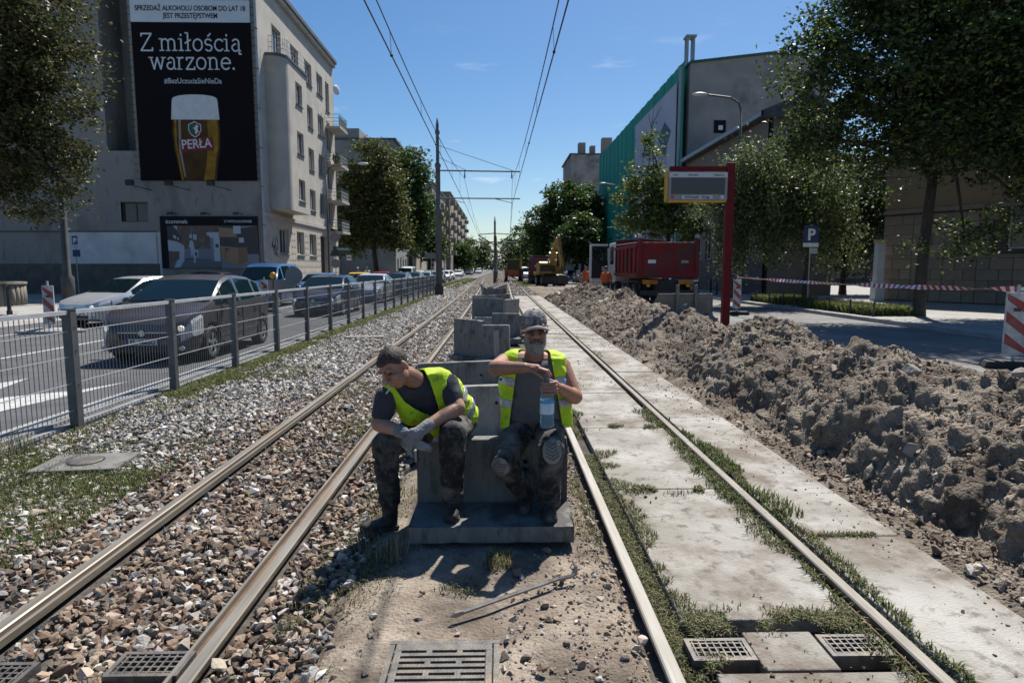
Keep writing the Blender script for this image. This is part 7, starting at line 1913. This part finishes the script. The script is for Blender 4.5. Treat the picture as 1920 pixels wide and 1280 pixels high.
def sub_faces(src, name, test, m, parent, push=.003):
    bm = bmesh.new(); bm.from_mesh(src.data); bm.normal_update()
    bmesh.ops.delete(bm, geom=[f for f in bm.faces if not test(f.calc_center_median())], context='FACES')
    ease_edges(bm, 8); bm.normal_update()
    for v in bm.verts: v.co += v.normal * push
    me = bpy.data.meshes.new(name); bm.to_mesh(me); bm.free(); me.materials.clear(); me.materials.append(m)
    o = link(name, me, parent, True); s_ = o.modifiers.new('t', 'SOLIDIFY'); s_.thickness = .004; s_.offset = 1; return o

def skin_mat(name, c, c2, dirt):
    m = mat(name, c, c2, scale=14, rough=.55, bump=.15, bscale=120, dirt=dirt, dscale=9, damt=.45, spec=.4)
    b = m.node_tree.nodes['Principled BSDF']; b.inputs['Subsurface Weight'].default_value = .12; b.inputs['Subsurface Radius'].default_value = (.02, .008, .004); b.inputs['Subsurface Scale'].default_value = .5
    return m
SK1 = skin_mat('skin_tanned', (.36, .185, .125), (.29, .135, .09), (.15, .10, .08))
SK2 = skin_mat('skin_light', (.40, .225, .16), (.34, .17, .115), (.2, .13, .1))
M_vest = mat('hi_vis', (.50, .72, .015), (.42, .62, .015), scale=7, rough=.75, bump=.3, bscale=40, dirt=(.16, .19, .03), dscale=11, damt=.8, dthr=(.58, .70))
M_refl = mat('reflective_band', (.36, .38, .42), (.46, .48, .52), scale=9, rough=.4, metal=.25, dirt=(.2, .2, .22), dscale=9)
M_greyt = mat('grey_shirt', (.085, .085, .09), (.12, .12, .125), scale=5, rough=.95, bump=.3, bscale=120, dirt=(.16, .15, .14), dscale=7, damt=.5)
M_dkt = mat('charcoal_shirt', (.035, .036, .045), (.05, .05, .062), scale=5, rough=.95, bump=.3, bscale=120)
M_trou = mat('work_trousers', (.012, .0115, .012), (.024, .023, .023), scale=6, rough=.95, bump=.4, bscale=70, dirt=(.20, .19, .175), dscale=6, damt=.75, dthr=(.46, .64), dirt2=((.10, .095, .088), 20, .5, .62, .6))
M_boot = mat('work_boot', (.018, .016, .015), (.035, .031, .028), scale=8, rough=.7, bump=.3, bscale=50, dirt=(.22, .19, .16), dscale=9, damt=.6, dthr=(.5, .7))
M_sole = mat('boot_sole', (.03, .028, .026), (.08, .07, .06), scale=8, rough=.9)
M_glove = mat('work_glove', (.30, .31, .32), (.20, .20, .21), scale=8, rough=.9, bump=.4, bscale=90, dirt=(.09, .085, .08), dscale=9, damt=.8)
M_pad = mat('knee_pad', (.17, .165, .155), (.24, .235, .22), scale=9, rough=.75)
M_hair = mat('dark_hair', (.018, .012, .008), (.075, .05, .032), scale=45, rough=.6, bump=.3, bscale=180)
M_beard = mat('grey_beard', (.30, .29, .27), (.42, .41, .39), scale=40, rough=.9, bump=1.0, bscale=120, stretch=(1, 1, .25), dirt=(.06, .055, .05), dscale=14, damt=.7, dthr=(.52, .66))
M_cap = mat('cap_cloth', (.055, .055, .058), (.26, .255, .25), scale=12, rough=.95, stretch=(3.2, 3.2, .5), bump=.3, bscale=90)
M_capw = mat('cap_brim_edge', (.45, .44, .44), (.34, .33, .33), scale=8, rough=.9)

def H(c, rot):
    m = Euler(rot).to_matrix(); c = Vector(c)
    return (lambda x, y, z: c + m @ Vector((x, y, z))), rot
def head_prims(c, rot, s=1.0):
    f, r = H(c, rot); S_ = lambda t: tuple(v * s for v in t)
    P = lambda x, y, z: f(x * s, y * s, z * s)
    pr = [('e', P(0, .012, .035), S_((.076, .096, .092)), r), ('e', P(0, -.018, -.045), S_((.062, .074, .072)), r), ('e', P(0, -.045, -.088), S_((.036, .034, .026)), r),
          ('c', P(0, -.088, .022), P(0, -.118, -.022), .009 * s, .015 * s), ('c', P(-.014, -.098, -.028), P(.014, -.098, -.028), .010 * s, .010 * s),
          ('c', P(-.045, -.078, .034), P(.045, -.078, .034), .014 * s, .014 * s), ('e', P(-.040, -.062, -.022), S_((.028, .03, .026)), r), ('e', P(.040, -.062, -.022), S_((.028, .03, .026)), r),
          ('c', P(-.020, -.090, -.058), P(.020, -.090, -.058), .008 * s, .008 * s), ('c', P(-.016, -.086, -.070), P(.016, -.086, -.070), .009 * s, .009 * s),
          ('e', P(-.080, .012, -.006), S_((.010, .020, .033)), r), ('e', P(.080, .012, -.006), S_((.010, .020, .033)), r)]
    return pr, P
def eyes(P, parent, rot, s=1.0, squint=.55):
    for sx_ in (-1, 1):
        e = MB().ell(P(sx_ * .031, -.078, .010), (.013 * s, .010 * s, .009 * s * squint), rot, 10, 8).build('eye', mat('eye_dark', (.05, .035, .03), rough=.3), parent, True, world=True)
        b = MB(); capsule(b, P(sx_ * .014, -.092, .034), P(sx_ * .050, -.080, .036), .0055 * s, .004 * s, 8); b.build('eyebrow', M_hair, parent, True, world=True)
def fingers(defs):
    """each: list of points, radius"""
    pr = []
    for pts, r0 in defs:
        for a, b in zip(pts, pts[1:]): pr.append(('c', a, b, r0, r0 * .92))
    return pr
def boot(name, ankle, heel, toe, parent, shaft=.2, up=None):
    a, h, t = Vector(ankle), Vector(heel), Vector(toe)
    d = (t - h).normalized()
    pr = [('c', a + Vector((0, 0, shaft * .55)), a, .060, .056), ('c', a, h + Vector((0, 0, .05)), .055, .046), ('c', h + Vector((0, 0, .045)), t + Vector((0, 0, .032)), .045, .040), ('c', h.lerp(t, .72) + Vector((0, 0, .035)), t + Vector((0, 0, .03)), .047, .040)]
    b = blob(name, pr, .006, M_boot, 3, .0015, 20, 5, lambda c: c.z > h.z + .012, parent)
    sl = MB(); sd_ = Vector((-d.y, d.x, 0))
    prof = [(-.045, .034), (-.02, .042), (.5, .040), (.75, .050), (.95, .046), (1.12, .026), (1.17, .0)]
    L_ = (t - h).length
    pl = [h + d * (p * L_ if p > 0 else p) + sd_ * w for p, w in prof] + [h + d * (p * L_ if p > 0 else p) - sd_ * w for p, w in reversed(prof)]
    sl.prism([(p.x, p.y) for p in pl], 'z', h.z + .001, h.z + .026); sl.build('sole', M_sole, b, world=True)
    lc = MB()
    for k_ in range(5):
        c = a + Vector((0, 0, shaft * .45 - k_ * .028)) + d * (.052 + .012 * max(0, k_ - 2)); lc.tube([c - sd_ * .03, c + d * .008, c + sd_ * .03], .0035, 5)
    lc.build('laces', M_dark, b, world=True)
    return b

# ---------------------------------------------------------------- older worker (capped, with bottle)
pw = empty('person', (.23, 4.05, .1), 0, 'bearded worker in cap and open yellow vest holding a water bottle', 'person')
hc, hrot = (.222, 4.085, 1.235), (R(6), R(-2), R(3))
hp, HP = head_prims(hc, hrot, 1.02)
shR, shL, elR, wrR, elL, wrL = Vector((.035, 4.18, 1.01)), Vector((.408, 4.18, .985)), Vector((-.028, 3.95, 1.005)), Vector((.150, 3.80, 1.03)), Vector((.485, 4.06, .80)), Vector((.372, 3.845, .893))
bt = Vector((.283, 3.775, .672))           # bottle foot
skin = hp + [('c', (.228, 4.15, 1.05), (.224, 4.10, 1.16), .062, .058), ('c', shR, elR, .060, .050), ('c', elR, wrR, .050, .033), ('c', shL, elL, .060, .048), ('c', elL, wrL, .050, .034),
             ('c', shR.lerp(elR, .35), shR.lerp(elR, .75), .056, .052), ('c', elR.lerp(wrR, .15), elR.lerp(wrR, .5), .050, .043), ('c', elL.lerp(wrL, .15), elL.lerp(wrL, .5), .049, .042),
             ('c', (.10, 4.19, 1.0), (.35, 4.19, .99), .085, .085), ('c', (.14, 4.19, .7), (.32, 4.19, .7), .10, .10)]
# right hand over the cap
pa = Vector((.222, 3.772, 1.030))
skin += [('c', wrR, pa, .030, .026), ('e', (.205, 3.778, 1.030), (.042, .033, .020), (0, .15, -.2))]
capz = bt.z + .312
for k_, (dx, dy) in enumerate(((.0, -.036), (.012, -.020), (.016, -.002), (.012, .018))):
    k0 = Vector((.243, 3.775 + dy * 1.1, 1.030)); k1 = Vector((.272 + dx, 3.772 + dy * 1.1, 1.022 - .002 * k_)); k2 = Vector((.286 + dx, 3.772 + dy, .992)); k3 = Vector((.281 + dx * .6, 3.773 + dy * .8, .968 + .004 * k_))
    skin += fingers([([pa, k0, k1, k2, k3], .0088 if k_ < 3 else .0078)])
skin += fingers([([Vector((.190, 3.752, 1.02)), Vector((.225, 3.740, 1.0)), Vector((.256, 3.748, .975))], .0100)])
# left hand round the bottle shoulder
pb = Vector((.335, 3.812, .915))
skin += [('c', wrL, pb, .032, .028), ('e', (.335, 3.805, .915), (.024, .036, .040), (0, 0, .5))]
for k_ in range(4):
    z = bt.z + .278 - .021 * k_; rb = .036 + .006 * min(k_, 2)
    a_ = lambda d, rr: Vector((bt.x + rr * math.cos(R(d)), bt.y + rr * math.sin(R(d)), z + .003 * math.sin(R(d))))
    skin += fingers([([pb + Vector((0, -.01, .028 - .019 * k_)), a_(-20, rb + .014), a_(-65, rb + .009), a_(-112, rb + .007), a_(-145 + 6 * k_, rb + .006)], .0088 if k_ < 3 else .0078)])
skin += fingers([([pb + Vector((-.005, .012, .012)), Vector((bt.x + .045, bt.y + .03, bt.z + .27)), Vector((bt.x + .005, bt.y + .044, bt.z + .285))], .0100)])
body = blob('body', skin, .0042, SK1, 2, parent=pw)
eyes(HP, body, hrot, 1.02)
# nostril/mouth shade is under the moustache: beard
bd = [('e', HP(0, -.052, -.088), (.058, .048, .050), hrot), ('e', HP(0, -.060, -.108), (.048, .036, .044), hrot), ('e', HP(-.045, -.03, -.062), (.022, .04, .05), hrot), ('e', HP(.045, -.03, -.062), (.022, .04, .05), hrot)]
beard = blob('beard', bd, .005, M_beard, 2, .004, 60, 9, parent=pw)
mo = MB(); capsule(mo, HP(0, -.106, -.044), HP(-.036, -.086, -.068), .013, .008); capsule(mo, HP(0, -.106, -.044), HP(.036, -.086, -.068), .013, .008)
mo.build('moustache', mat('moustache', (.06, .055, .05), (.15, .14, .13), scale=40, rough=.9, bump=1, bscale=120), pw, True, world=True)
def strands(name, roots, dirs, l, w, m, parent):
    n = len(roots); roots = np.array(roots); dirs = np.array(dirs); s_ = np.cross(dirs, rng.normal(size=(n, 3))); s_ /= np.linalg.norm(s_, axis=1)[:, None]
    V = np.stack([roots - s_ * w, roots + s_ * w, roots + dirs * l * rng.uniform(.6, 1.2, (n, 1))], 1).reshape(-1, 3)
    return link(name, mesh_np(name, V, np.arange(n * 3).reshape(-1, 3), m), parent, True)
def coat(ob, n, test=None, bend=(0, 0, 0), l=.012, w=.0008, m=None, name='hair_strands', parent=None):
    ps = [p for p in ob.data.polygons if test is None or test(p.center)]
    k_ = rng.integers(0, len(ps), n); rt, dr = [], []
    for i_ in k_:
        p = ps[i_]; d = Vector(p.normal) * .6 + Vector(bend) + Vector(rng.normal(0, .25, 3)); d.normalize(); rt.append(tuple(p.center + Vector(rng.normal(0, .002, 3)))); dr.append(tuple(d))
    return strands(name, rt, dr, l, w, m, parent)
coat(beard, 1600, None, (0, -.2, -1.0), .022, .0009, mat('beard_strand', (.42, .41, .39), (.2, .19, .18), scale=30, rough=.8), 'beard_strands', beard)
# cap
cp = blob('cap_crown', [('e', HP(0, .010, .052), (.0825, .104, .076), hrot)], .005, M_cap, 2, .002, 25, 3, lambda c: (lambda q: q.z > (.046 if q.y < -.03 else .030))(Euler(hrot).to_matrix().inverted() @ (c - Vector(hc))), None, .004)
cp.name = 'cap'; cp.parent = pw; cp.matrix_parent_inverse = pw.matrix_basis.inverted()
br_ = MB(); rows_ = []
for i_ in range(13):
    a = R(-205 + 230 * i_ / 12 - 0) if False else R(200 + 140 * i_ / 12)
    for rr, dz in ((.082, .050), (.112, .046), (.142, .038)):
        x, y = math.cos(a) * min(rr, .088), math.sin(a) * rr * 1.08
        rows_.append(HP(x, y + .008, dz - .034 * (x / .08) ** 2))
vs_ = rows_; fs_ = [(i_ * 3 + j, i_ * 3 + j + 1, (i_ + 1) * 3 + j + 1, (i_ + 1) * 3 + j) for i_ in range(12) for j in range(2)]
b_ = br_.add(vs_, fs_).build('brim', M_cap, cp, True, world=True); sm = b_.modifiers.new('t', 'SOLIDIFY'); sm.thickness = .006
MB().tube([rows_[i_ * 3 + 2] + Vector((0, -.001, .002)) for i_ in range(13)], .0085, 8).build('brim_edge', M_capw, cp, True, world=True)
MB().ell(HP(0, .01, .129), (.008, .008, .004), hrot).build('cap_button', M_cap, cp, True, world=True)
# spectacles
gl = MB()
for sx_ in (-1, 1):
    ring = [HP(sx_ * .032 + .026 * math.cos(a) * (1 if abs(math.cos(a)) < .99 else 1), -.104, .006 + .017 * math.sin(a)) for a in np.linspace(0, 2 * math.pi, 17)]
    gl.tube(ring, .0016, 5); gl.tube([HP(sx_ * .058, -.102, .010), HP(sx_ * .080, -.02, .012), HP(sx_ * .083, .02, .006)], .002, 5)
gl.tube([HP(-.007, -.106, .008), HP(.007, -.106, .008)], .002, 5)
sp_ = gl.build('spectacles', M_dark, pw, world=True)
# torso
def torso(rows, axis, inf=0.0):
    pr = []
    for c, hw, r0 in rows: pr.append(('c', Vector(c) - axis * hw, Vector(c) + axis * hw, r0 + inf, r0 + inf))
    return pr
axR = Vector((1, 0, -.03)).normalized()
rowsR = [((.236, 4.17, .585), .085, .115), ((.234, 4.145, .68), .085, .125), ((.230, 4.145, .77), .092, .122), ((.226, 4.155, .86), .105, .115), ((.223, 4.165, .94), .110, .105), ((.222, 4.18, 1.005), .125, .066)]
blob('shirt', torso(rowsR, axR), .008, M_greyt, 5, .007, 9, 11, lambda c: not (c.z > 1.03 and (c.x - .226) ** 2 + (c.y - 4.12) ** 2 < .085 ** 2), pw)
def keepR(c):
    if c.z < .60: return False
    if c.z > 1.02 and (c.x - .226) ** 2 + (c.y - 4.13) ** 2 < .10 ** 2: return False
    t = (c.z - .6) / .45
    if c.y < 4.16 and lerp(.055, .115, t) < c.x < lerp(.405, .330, t): return False
    if c.z > .90 and (c.x < .018 or c.x > .432): return False
    return True
vR = blob('vest', torso(rowsR, axR, .016) + [('c', (.055, 4.06, .62), (.06, 4.10, .85), .052, .05), ('c', (.42, 4.09, .60), (.41, 4.12, .85), .052, .05), ('c', (.09, 4.165, 1.005), (.36, 4.165, .995), .085, .085)], .0065, M_vest, 3, .008, 9, 21, keepR, pw, .004)
for (a, b) in ((.865, .915), (.725, .775)): sub_faces(vR, 'reflective_stripe', lambda c, a=a, b=b: a < c.z + .18 * (c.x - .22) * (1 if c.x < .22 else -1) * .4 < b, M_refl, vR)
# trousers, pads, boots
hipR, hipL, knR, knL, anR, anL = Vector((.145, 4.16, .585)), Vector((.325, 4.16, .585)), Vector((.02, 3.83, .455)), Vector((.310, 3.77, .535)), Vector((.158, 3.965, .19)), Vector((.306, 3.83, .19))
tr = [('c', (.15, 4.19, .60), (.32, 4.19, .60), .115, .115), ('c', hipR, knR, .105, .080), ('c', knR, anR, .078, .060), ('c', hipL, knL, .105, .080), ('c', knL, anL, .078, .062), ('c', anL + Vector((0, 0, .10)), anL, .072, .068)]
blob('trousers', tr, .008, M_trou, 4, .008, 12, 31, None, pw)
for kn, ax_, rz_, lb in ((knR, (R(58), R(22), 0), 0, ''), (knL, (R(82), 0, R(-3)), 0, '')):
    nrm = Vector((0, -1, .12)) if kn is knL else Vector((-.25, -.85, -.32))
    nrm.normalize(); c = kn + nrm * .066
    pd = blob('knee_pad', [('e', c, (.062, .028, .080), (R(-8) if kn is knL else R(25), R(0) if kn is knL else R(28), R(0) if kn is knL else R(-16)))], .005, M_pad, 1, 0, parent=pw)
    m = MB(); q = Euler((R(-8) if kn is knL else R(25), R(0) if kn is knL else R(28), R(0) if kn is knL else R(-16))).to_matrix()
    for k_ in range(5):
        z = .045 - k_ * .022
        for s_ in (-1, 1): m.tube([c + q @ Vector((s_ * .038, -.024, z + .018)), c + q @ Vector((0, -.030, z - .006))], .0035, 5)
    m.build('pad_ridge', mat('pad_ridge', (.10, .10, .095), rough=.8), pd, world=True)
    rm = MB(); rm.tube([c + q @ Vector((.060 * math.cos(a), .0, .078 * math.sin(a))) for a in np.linspace(0, 2 * math.pi, 25)], .008, 6); rm.build('pad_rim', M_trou, pd, world=True)
st_ = MB(); capsule(st_, knL.lerp(anL, .42) + Vector((-.02, -.05, 0)), knL.lerp(anL, .42) + Vector((.035, -.05, -.005)), .022, .022); st_.build('strap', mat('strap', (.05, .05, .048), (.1, .1, .095), scale=9, rough=.9), pw, True, world=True)
boot('boot', anL, (.306, 3.86, .092), (.300, 3.725, .092), pw, .2)
boot('boot', anR, (.158, 3.99, .098), (.150, 3.86, .098), pw, .2)
# bottle (held: a thing of its own)
bo = empty('water_bottle', bt, 0, 'clear blue plastic water bottle held by the bearded worker', 'bottle')
M_pet = mat_glass('pet_blue', (.45, .72, .90), .10, 1.15); M_pet.node_tree.nodes['Principled BSDF'].inputs['Transmission Weight'].default_value = .72
MB().lathe([(.020, .004), (.040, .0), (.0425, .012), (.0425, .05), (.040, .06), (.0415, .07), (.0415, .185), (.036, .205), (.0425, .225), (.041, .245), (.030, .275), (.016, .292), (.015, .300)], n=24).build('body', M_pet, bo, True)
MB().lathe([(.0385, .008), (.0395, .015), (.0395, .05), (.0375, .06), (.0385, .07), (.0385, .13)], n=20).build('water', mat_glass('water', (.72, .90, 1.0), .0, 1.08), bo, True)
MB().lathe([(.0428, .085), (.0432, .088), (.0432, .165), (.0428, .168)], n=24).build('label', mat('bottle_label', (.42, .58, .74), (.66, .74, .82), scale=18, rough=.5), bo)
MB().lathe([(.0434, .150), (.0436, .151), (.0436, .166), (.0434, .167)], n=24).build('label_band', mat('label_band', (.05, .32, .60), rough=.5), bo)
text('+2', .03, M_white, 'lettering', bo, (.012, -.046, .118), TZ, ext=.001)
MB().lathe([(.0165, .292), (.0165, .312), (.014, .314)], n=16).build('cap', mat('bottle_cap', (.02, .22, .50), rough=.4), bo)

# ---------------------------------------------------------------- younger worker (leaning forward, cigarette)
pl_ = empty('person', (-.42, 4.0, 0), 0, 'bareheaded young worker leaning forward with cigarette and grey gloves', 'person')
hc, hrot = (-.628, 3.80, 1.035), (R(34), R(-12), R(-40))
hp, HP = head_prims(hc, hrot, 1.0)
axL = Vector((.394, .12, .053)).normalized()
shR, shL, elR, wrR, elL, wrL = Vector((-.695, 3.90, .84)), Vector((-.330, 4.0, .895)), Vector((-.735, 3.82, .685)), Vector((-.578, 3.735, .655)), Vector((-.262, 3.90, .765)), Vector((-.445, 3.745, .683))
skin = hp + [('c', (-.515, 3.95, .925), (-.595, 3.845, .995), .062, .058), ('c', shR, elR, .056, .047), ('c', elR, wrR, .047, .032), ('c', shL, elL, .056, .050), ('c', elL, wrL, .050, .033),
             ('c', elL.lerp(wrL, .15), elL.lerp(wrL, .5), .049, .043), ('c', elR.lerp(wrR, .12), elR.lerp(wrR, .5), .047, .040), ('c', (-.62, 3.95, .84), (-.42, 4.02, .87), .075, .075), ('c', (-.40, 4.12, .66), (-.30, 4.15, .66), .09, .09)]
body = blob('body', skin, .0042, SK2, 2, parent=pl_)
eyes(HP, body, hrot, 1.0, .4)
MB().tube([HP(-.006, -.094, -.064), HP(-.018, -.150, -.075)], .0042, 8).build('cigarette', M_white, None, True); tag(bpy.data.objects['cigarette'], 'white cigarette in the mouth of the young worker', 'cigarette')
inv = Euler(hrot).to_matrix().inverted()
def hairkeep(c):
    p = inv @ (c - Vector(hc))
    lim = .070 if p.y < -.055 else (.070 - (p.y + .055) * 1.05 if p.y < .03 else -.035)
    return p.z > lim or (p.y > .055 and p.z > -.055)
hair = blob('hair', [('e', HP(0, .012, .037), (.0775, .0975, .0935), hrot), ('e', HP(0, -.055, .080), (.045, .03, .026), hrot)], .005, M_hair, 2, .0012, 60, 7, hairkeep, pl_)
coat(hair, 2200, None, (-.7, -.7, -.1), .010, .0008, M_hair, 'hair_strands', hair)
rowsL = [((-.335, 4.16, .615), .085, .112), ((-.375, 4.12, .685), .085, .115), ((-.415, 4.075, .755), .09, .112), ((-.455, 4.03, .815), .105, .106), ((-.495, 3.985, .865), .115, .095), ((-.515, 3.955, .905), .13, .062)]
upL = (Vector(rowsL[-1][0]) - Vector(rowsL[0][0])).normalized(); frL = axL.cross(upL).normalized()
if frL.y > 0: frL = -frL
o0 = Vector(rowsL[0][0])
sk = upL.dot(axL)
lo_ = lambda c: ((c - o0).dot(axL) - sk * (c - o0).dot(upL), (c - o0).dot(upL), (c - o0).dot(frL))
nk = Vector((-.545, 3.91, .945))
blob('t_shirt', torso(rowsL, axL) + [('c', shR, shR.lerp(elR, .62), .068, .064), ('c', shL, shL.lerp(elL, .60), .070, .066)], .007, M_dkt, 4, .009, 9, 41, lambda c: (c - nk).length > .07, pl_)
def keepL(c):
    a, b, f = lo_(c)
    if (c - nk).length < .085: return False
    if b < -.04: return False
    if f > -.02 and abs(a + .01) < interp(b, [.0, .12, .22, .42], [.0, .004, .028, .085]): return False
    if b > .24 and abs(a) > .185: return False
    return True
vL = blob('vest', torso(rowsL, axL, .018) + [('c', (-.60, 3.925, .905), (-.43, 3.98, .925), .078, .078), ('c', (-.625, 3.905, .885), (-.545, 3.95, .735), .074, .088)], .0065, M_vest, 3, .008, 9, 51, keepL, pl_, .004)
for (a0, b0) in ((.015, .06), (.125, .17)): sub_faces(vL, 'reflective_stripe', lambda c, a=a0, b=b0: a < lo_(c)[1] < b, M_refl, vL)
tr = [('c', (-.42, 4.18, .61), (-.27, 4.18, .61), .112, .112), ('c', (-.42, 4.15, .60), (-.715, 3.90, .535), .105, .085), ('c', (-.715, 3.90, .535), (-.703, 3.935, .17), .084, .068), ('c', (-.275, 4.15, .60), (-.290, 3.80, .630), .105, .085), ('c', (-.290, 3.80, .630), (-.300, 3.865, .22), .084, .068)]
blob('trousers', tr, .008, M_trou, 4, .009, 11, 61, None, pl_)
# gloves: left hand clasped over the right
g1 = Vector((-.500, 3.705, .648)); g2 = Vector((-.520, 3.715, .612))
gp_ = [('c', wrL, g1, .036, .036), ('e', g1, (.050, .030, .040), (0, .5, .3))]
for k_ in range(4):
    b = g1 + Vector((-.028 + .014 * k_ - .012, -.012, -.006 - .016 * k_)); gp_ += fingers([([g1 + Vector((-.012, -.008, .012 - .014 * k_)), b + Vector((-.022, -.012, -.012)), b + Vector((-.036, -.008, -.044)), b + Vector((-.026, .008, -.066))], .0110)])
gp_ += fingers([([g1 + Vector((-.005, -.01, .022)), g1 + Vector((-.045, -.018, .022)), g1 + Vector((-.080, -.016, .014))], .0118)])
blob('glove', gp_ + [('c', wrL + (elL - wrL).normalized() * .03, wrL, .040, .037)], .0042, M_glove, 2, .0015, 30, 8, None, pl_)
gp_ = [('c', wrR, g2, .036, .034), ('e', g2, (.046, .030, .036), (0, -.3, 0))]
for k_ in range(4):
    gp_ += fingers([([g2 + Vector((.01, -.004, .01 - .016 * k_)), g2 + Vector((.05, -.012, -.008 - .014 * k_)), g2 + Vector((.085, -.004, -.030 - .010 * k_)), g2 + Vector((.108, .004, -.048 - .006 * k_))], .0108)])
blob('glove', gp_ + [('c', wrR + (elR - wrR).normalized() * .03, wrR, .040, .037)], .0042, M_glove, 2, .0015, 30, 9, None, pl_)
boot('boot', (-.300, 3.865, .20), (-.300, 3.885, .094), (-.295, 3.735, .094), pl_, .2)
boot('boot', (-.703, 3.94, .15), (-.70, 3.945, -.03), (-.845, 3.88, -.03), pl_, .2)

# ---------------------------------------------------------------- workers and walkers far behind
def standing(label, loc, rz, top, legs, hairm, arms='down', group='people far behind', skin=SK2):
    p = empty('person', loc, rz, label, 'person', group)
    blob('body', [('e', (0, 0, 1.62), (.08, .10, .12)), ('c', (0, 0, 1.4), (0, 0, 1.55), .06, .055), ('c', (-.2, 0, 1.38), (-.27, -.05 if arms == 'down' else -.2, 1.1), .05, .042), ('c', (.2, 0, 1.38), (.27, -.05, 1.1), .05, .042), ('c', (-.27, -.05 if arms == 'down' else -.2, 1.1), (-.24, -.15, .85), .04, .04), ('c', (.27, -.05, 1.1), (.24, -.15, .85), .04, .04), ('c', (-.1, 0, 1.3), (.1, 0, 1.3), .1, .1), ('c', (-.1, 0, 1.0), (.1, 0, 1.0), .1, .1), ('c', (0, 0, 1.0), (0, 0, 1.4), .1, .1)], .02, skin, 2, parent=p, world=False)
    blob('jacket', [('c', (-.15, 0, 1.36), (.15, 0, 1.36), .09, .09), ('c', (-.1, 0, 1.2), (.1, 0, 1.2), .13, .13), ('c', (-.09, 0, .98), (.09, 0, .98), .13, .13), ('c', (-.2, 0, 1.36), (-.26, -.04, 1.13), .065, .06), ('c', (.2, 0, 1.36), (.26, -.04, 1.13), .065, .06)], .02, top, 3, .006, 8, 2, parent=p, world=False)
    blob('trousers', [('c', (-.08, 0, .92), (.08, 0, .92), .125, .125), ('c', (-.1, 0, .88), (-.12, -.02, .48), .10, .08), ('c', (-.12, -.02, .48), (-.12, .02, .09), .08, .07), ('c', (.1, 0, .88), (.12, 0, .48), .10, .08), ('c', (.12, 0, .48), (.12, .02, .09), .08, .07)], .02, legs, 3, .008, 8, 3, parent=p, world=False)
    MB().ell((0, .012, 1.67), (.088, .108, .095)).build('hair', hairm, p, True)
    for s_ in (-1, 1): MB().ell((s_ * .12, -.05, .05), (.05, .13, .06)).build('shoe', M_boot, p, True)
    return p
M_or = mat('orange_workwear', (.62, .10, .015), (.5, .08, .015), scale=6, rough=.8)
M_den = mat('denim', (.03, .045, .08), rough=.9)
standing('worker in full orange workwear and dark cap beyond the earth bank', (6.7, 50, 0), .3, M_or, M_or, M_hair)
standing('worker in orange vest and shorts beside the cable cabinets', (5.95, 42, 0), 3.0, M_or, M_dkt, M_hair)
standing('worker in orange vest and jeans under the open cab door', (5.3, 32.0, 0), 2.6, M_or, M_den, M_hair)
standing('white-haired walker on the left pavement behind the taxi', (-13.6, 62, .02), .3, M_dkt, M_den, M_white)
standing('walker in red shirt on the left pavement', (-13.2, 64, .02), 2.8, M_red, M_den, M_hair)
standing('walker in white shirt on the left pavement', (-12.9, 63, .02), 3.1, M_white, M_den, M_hair)
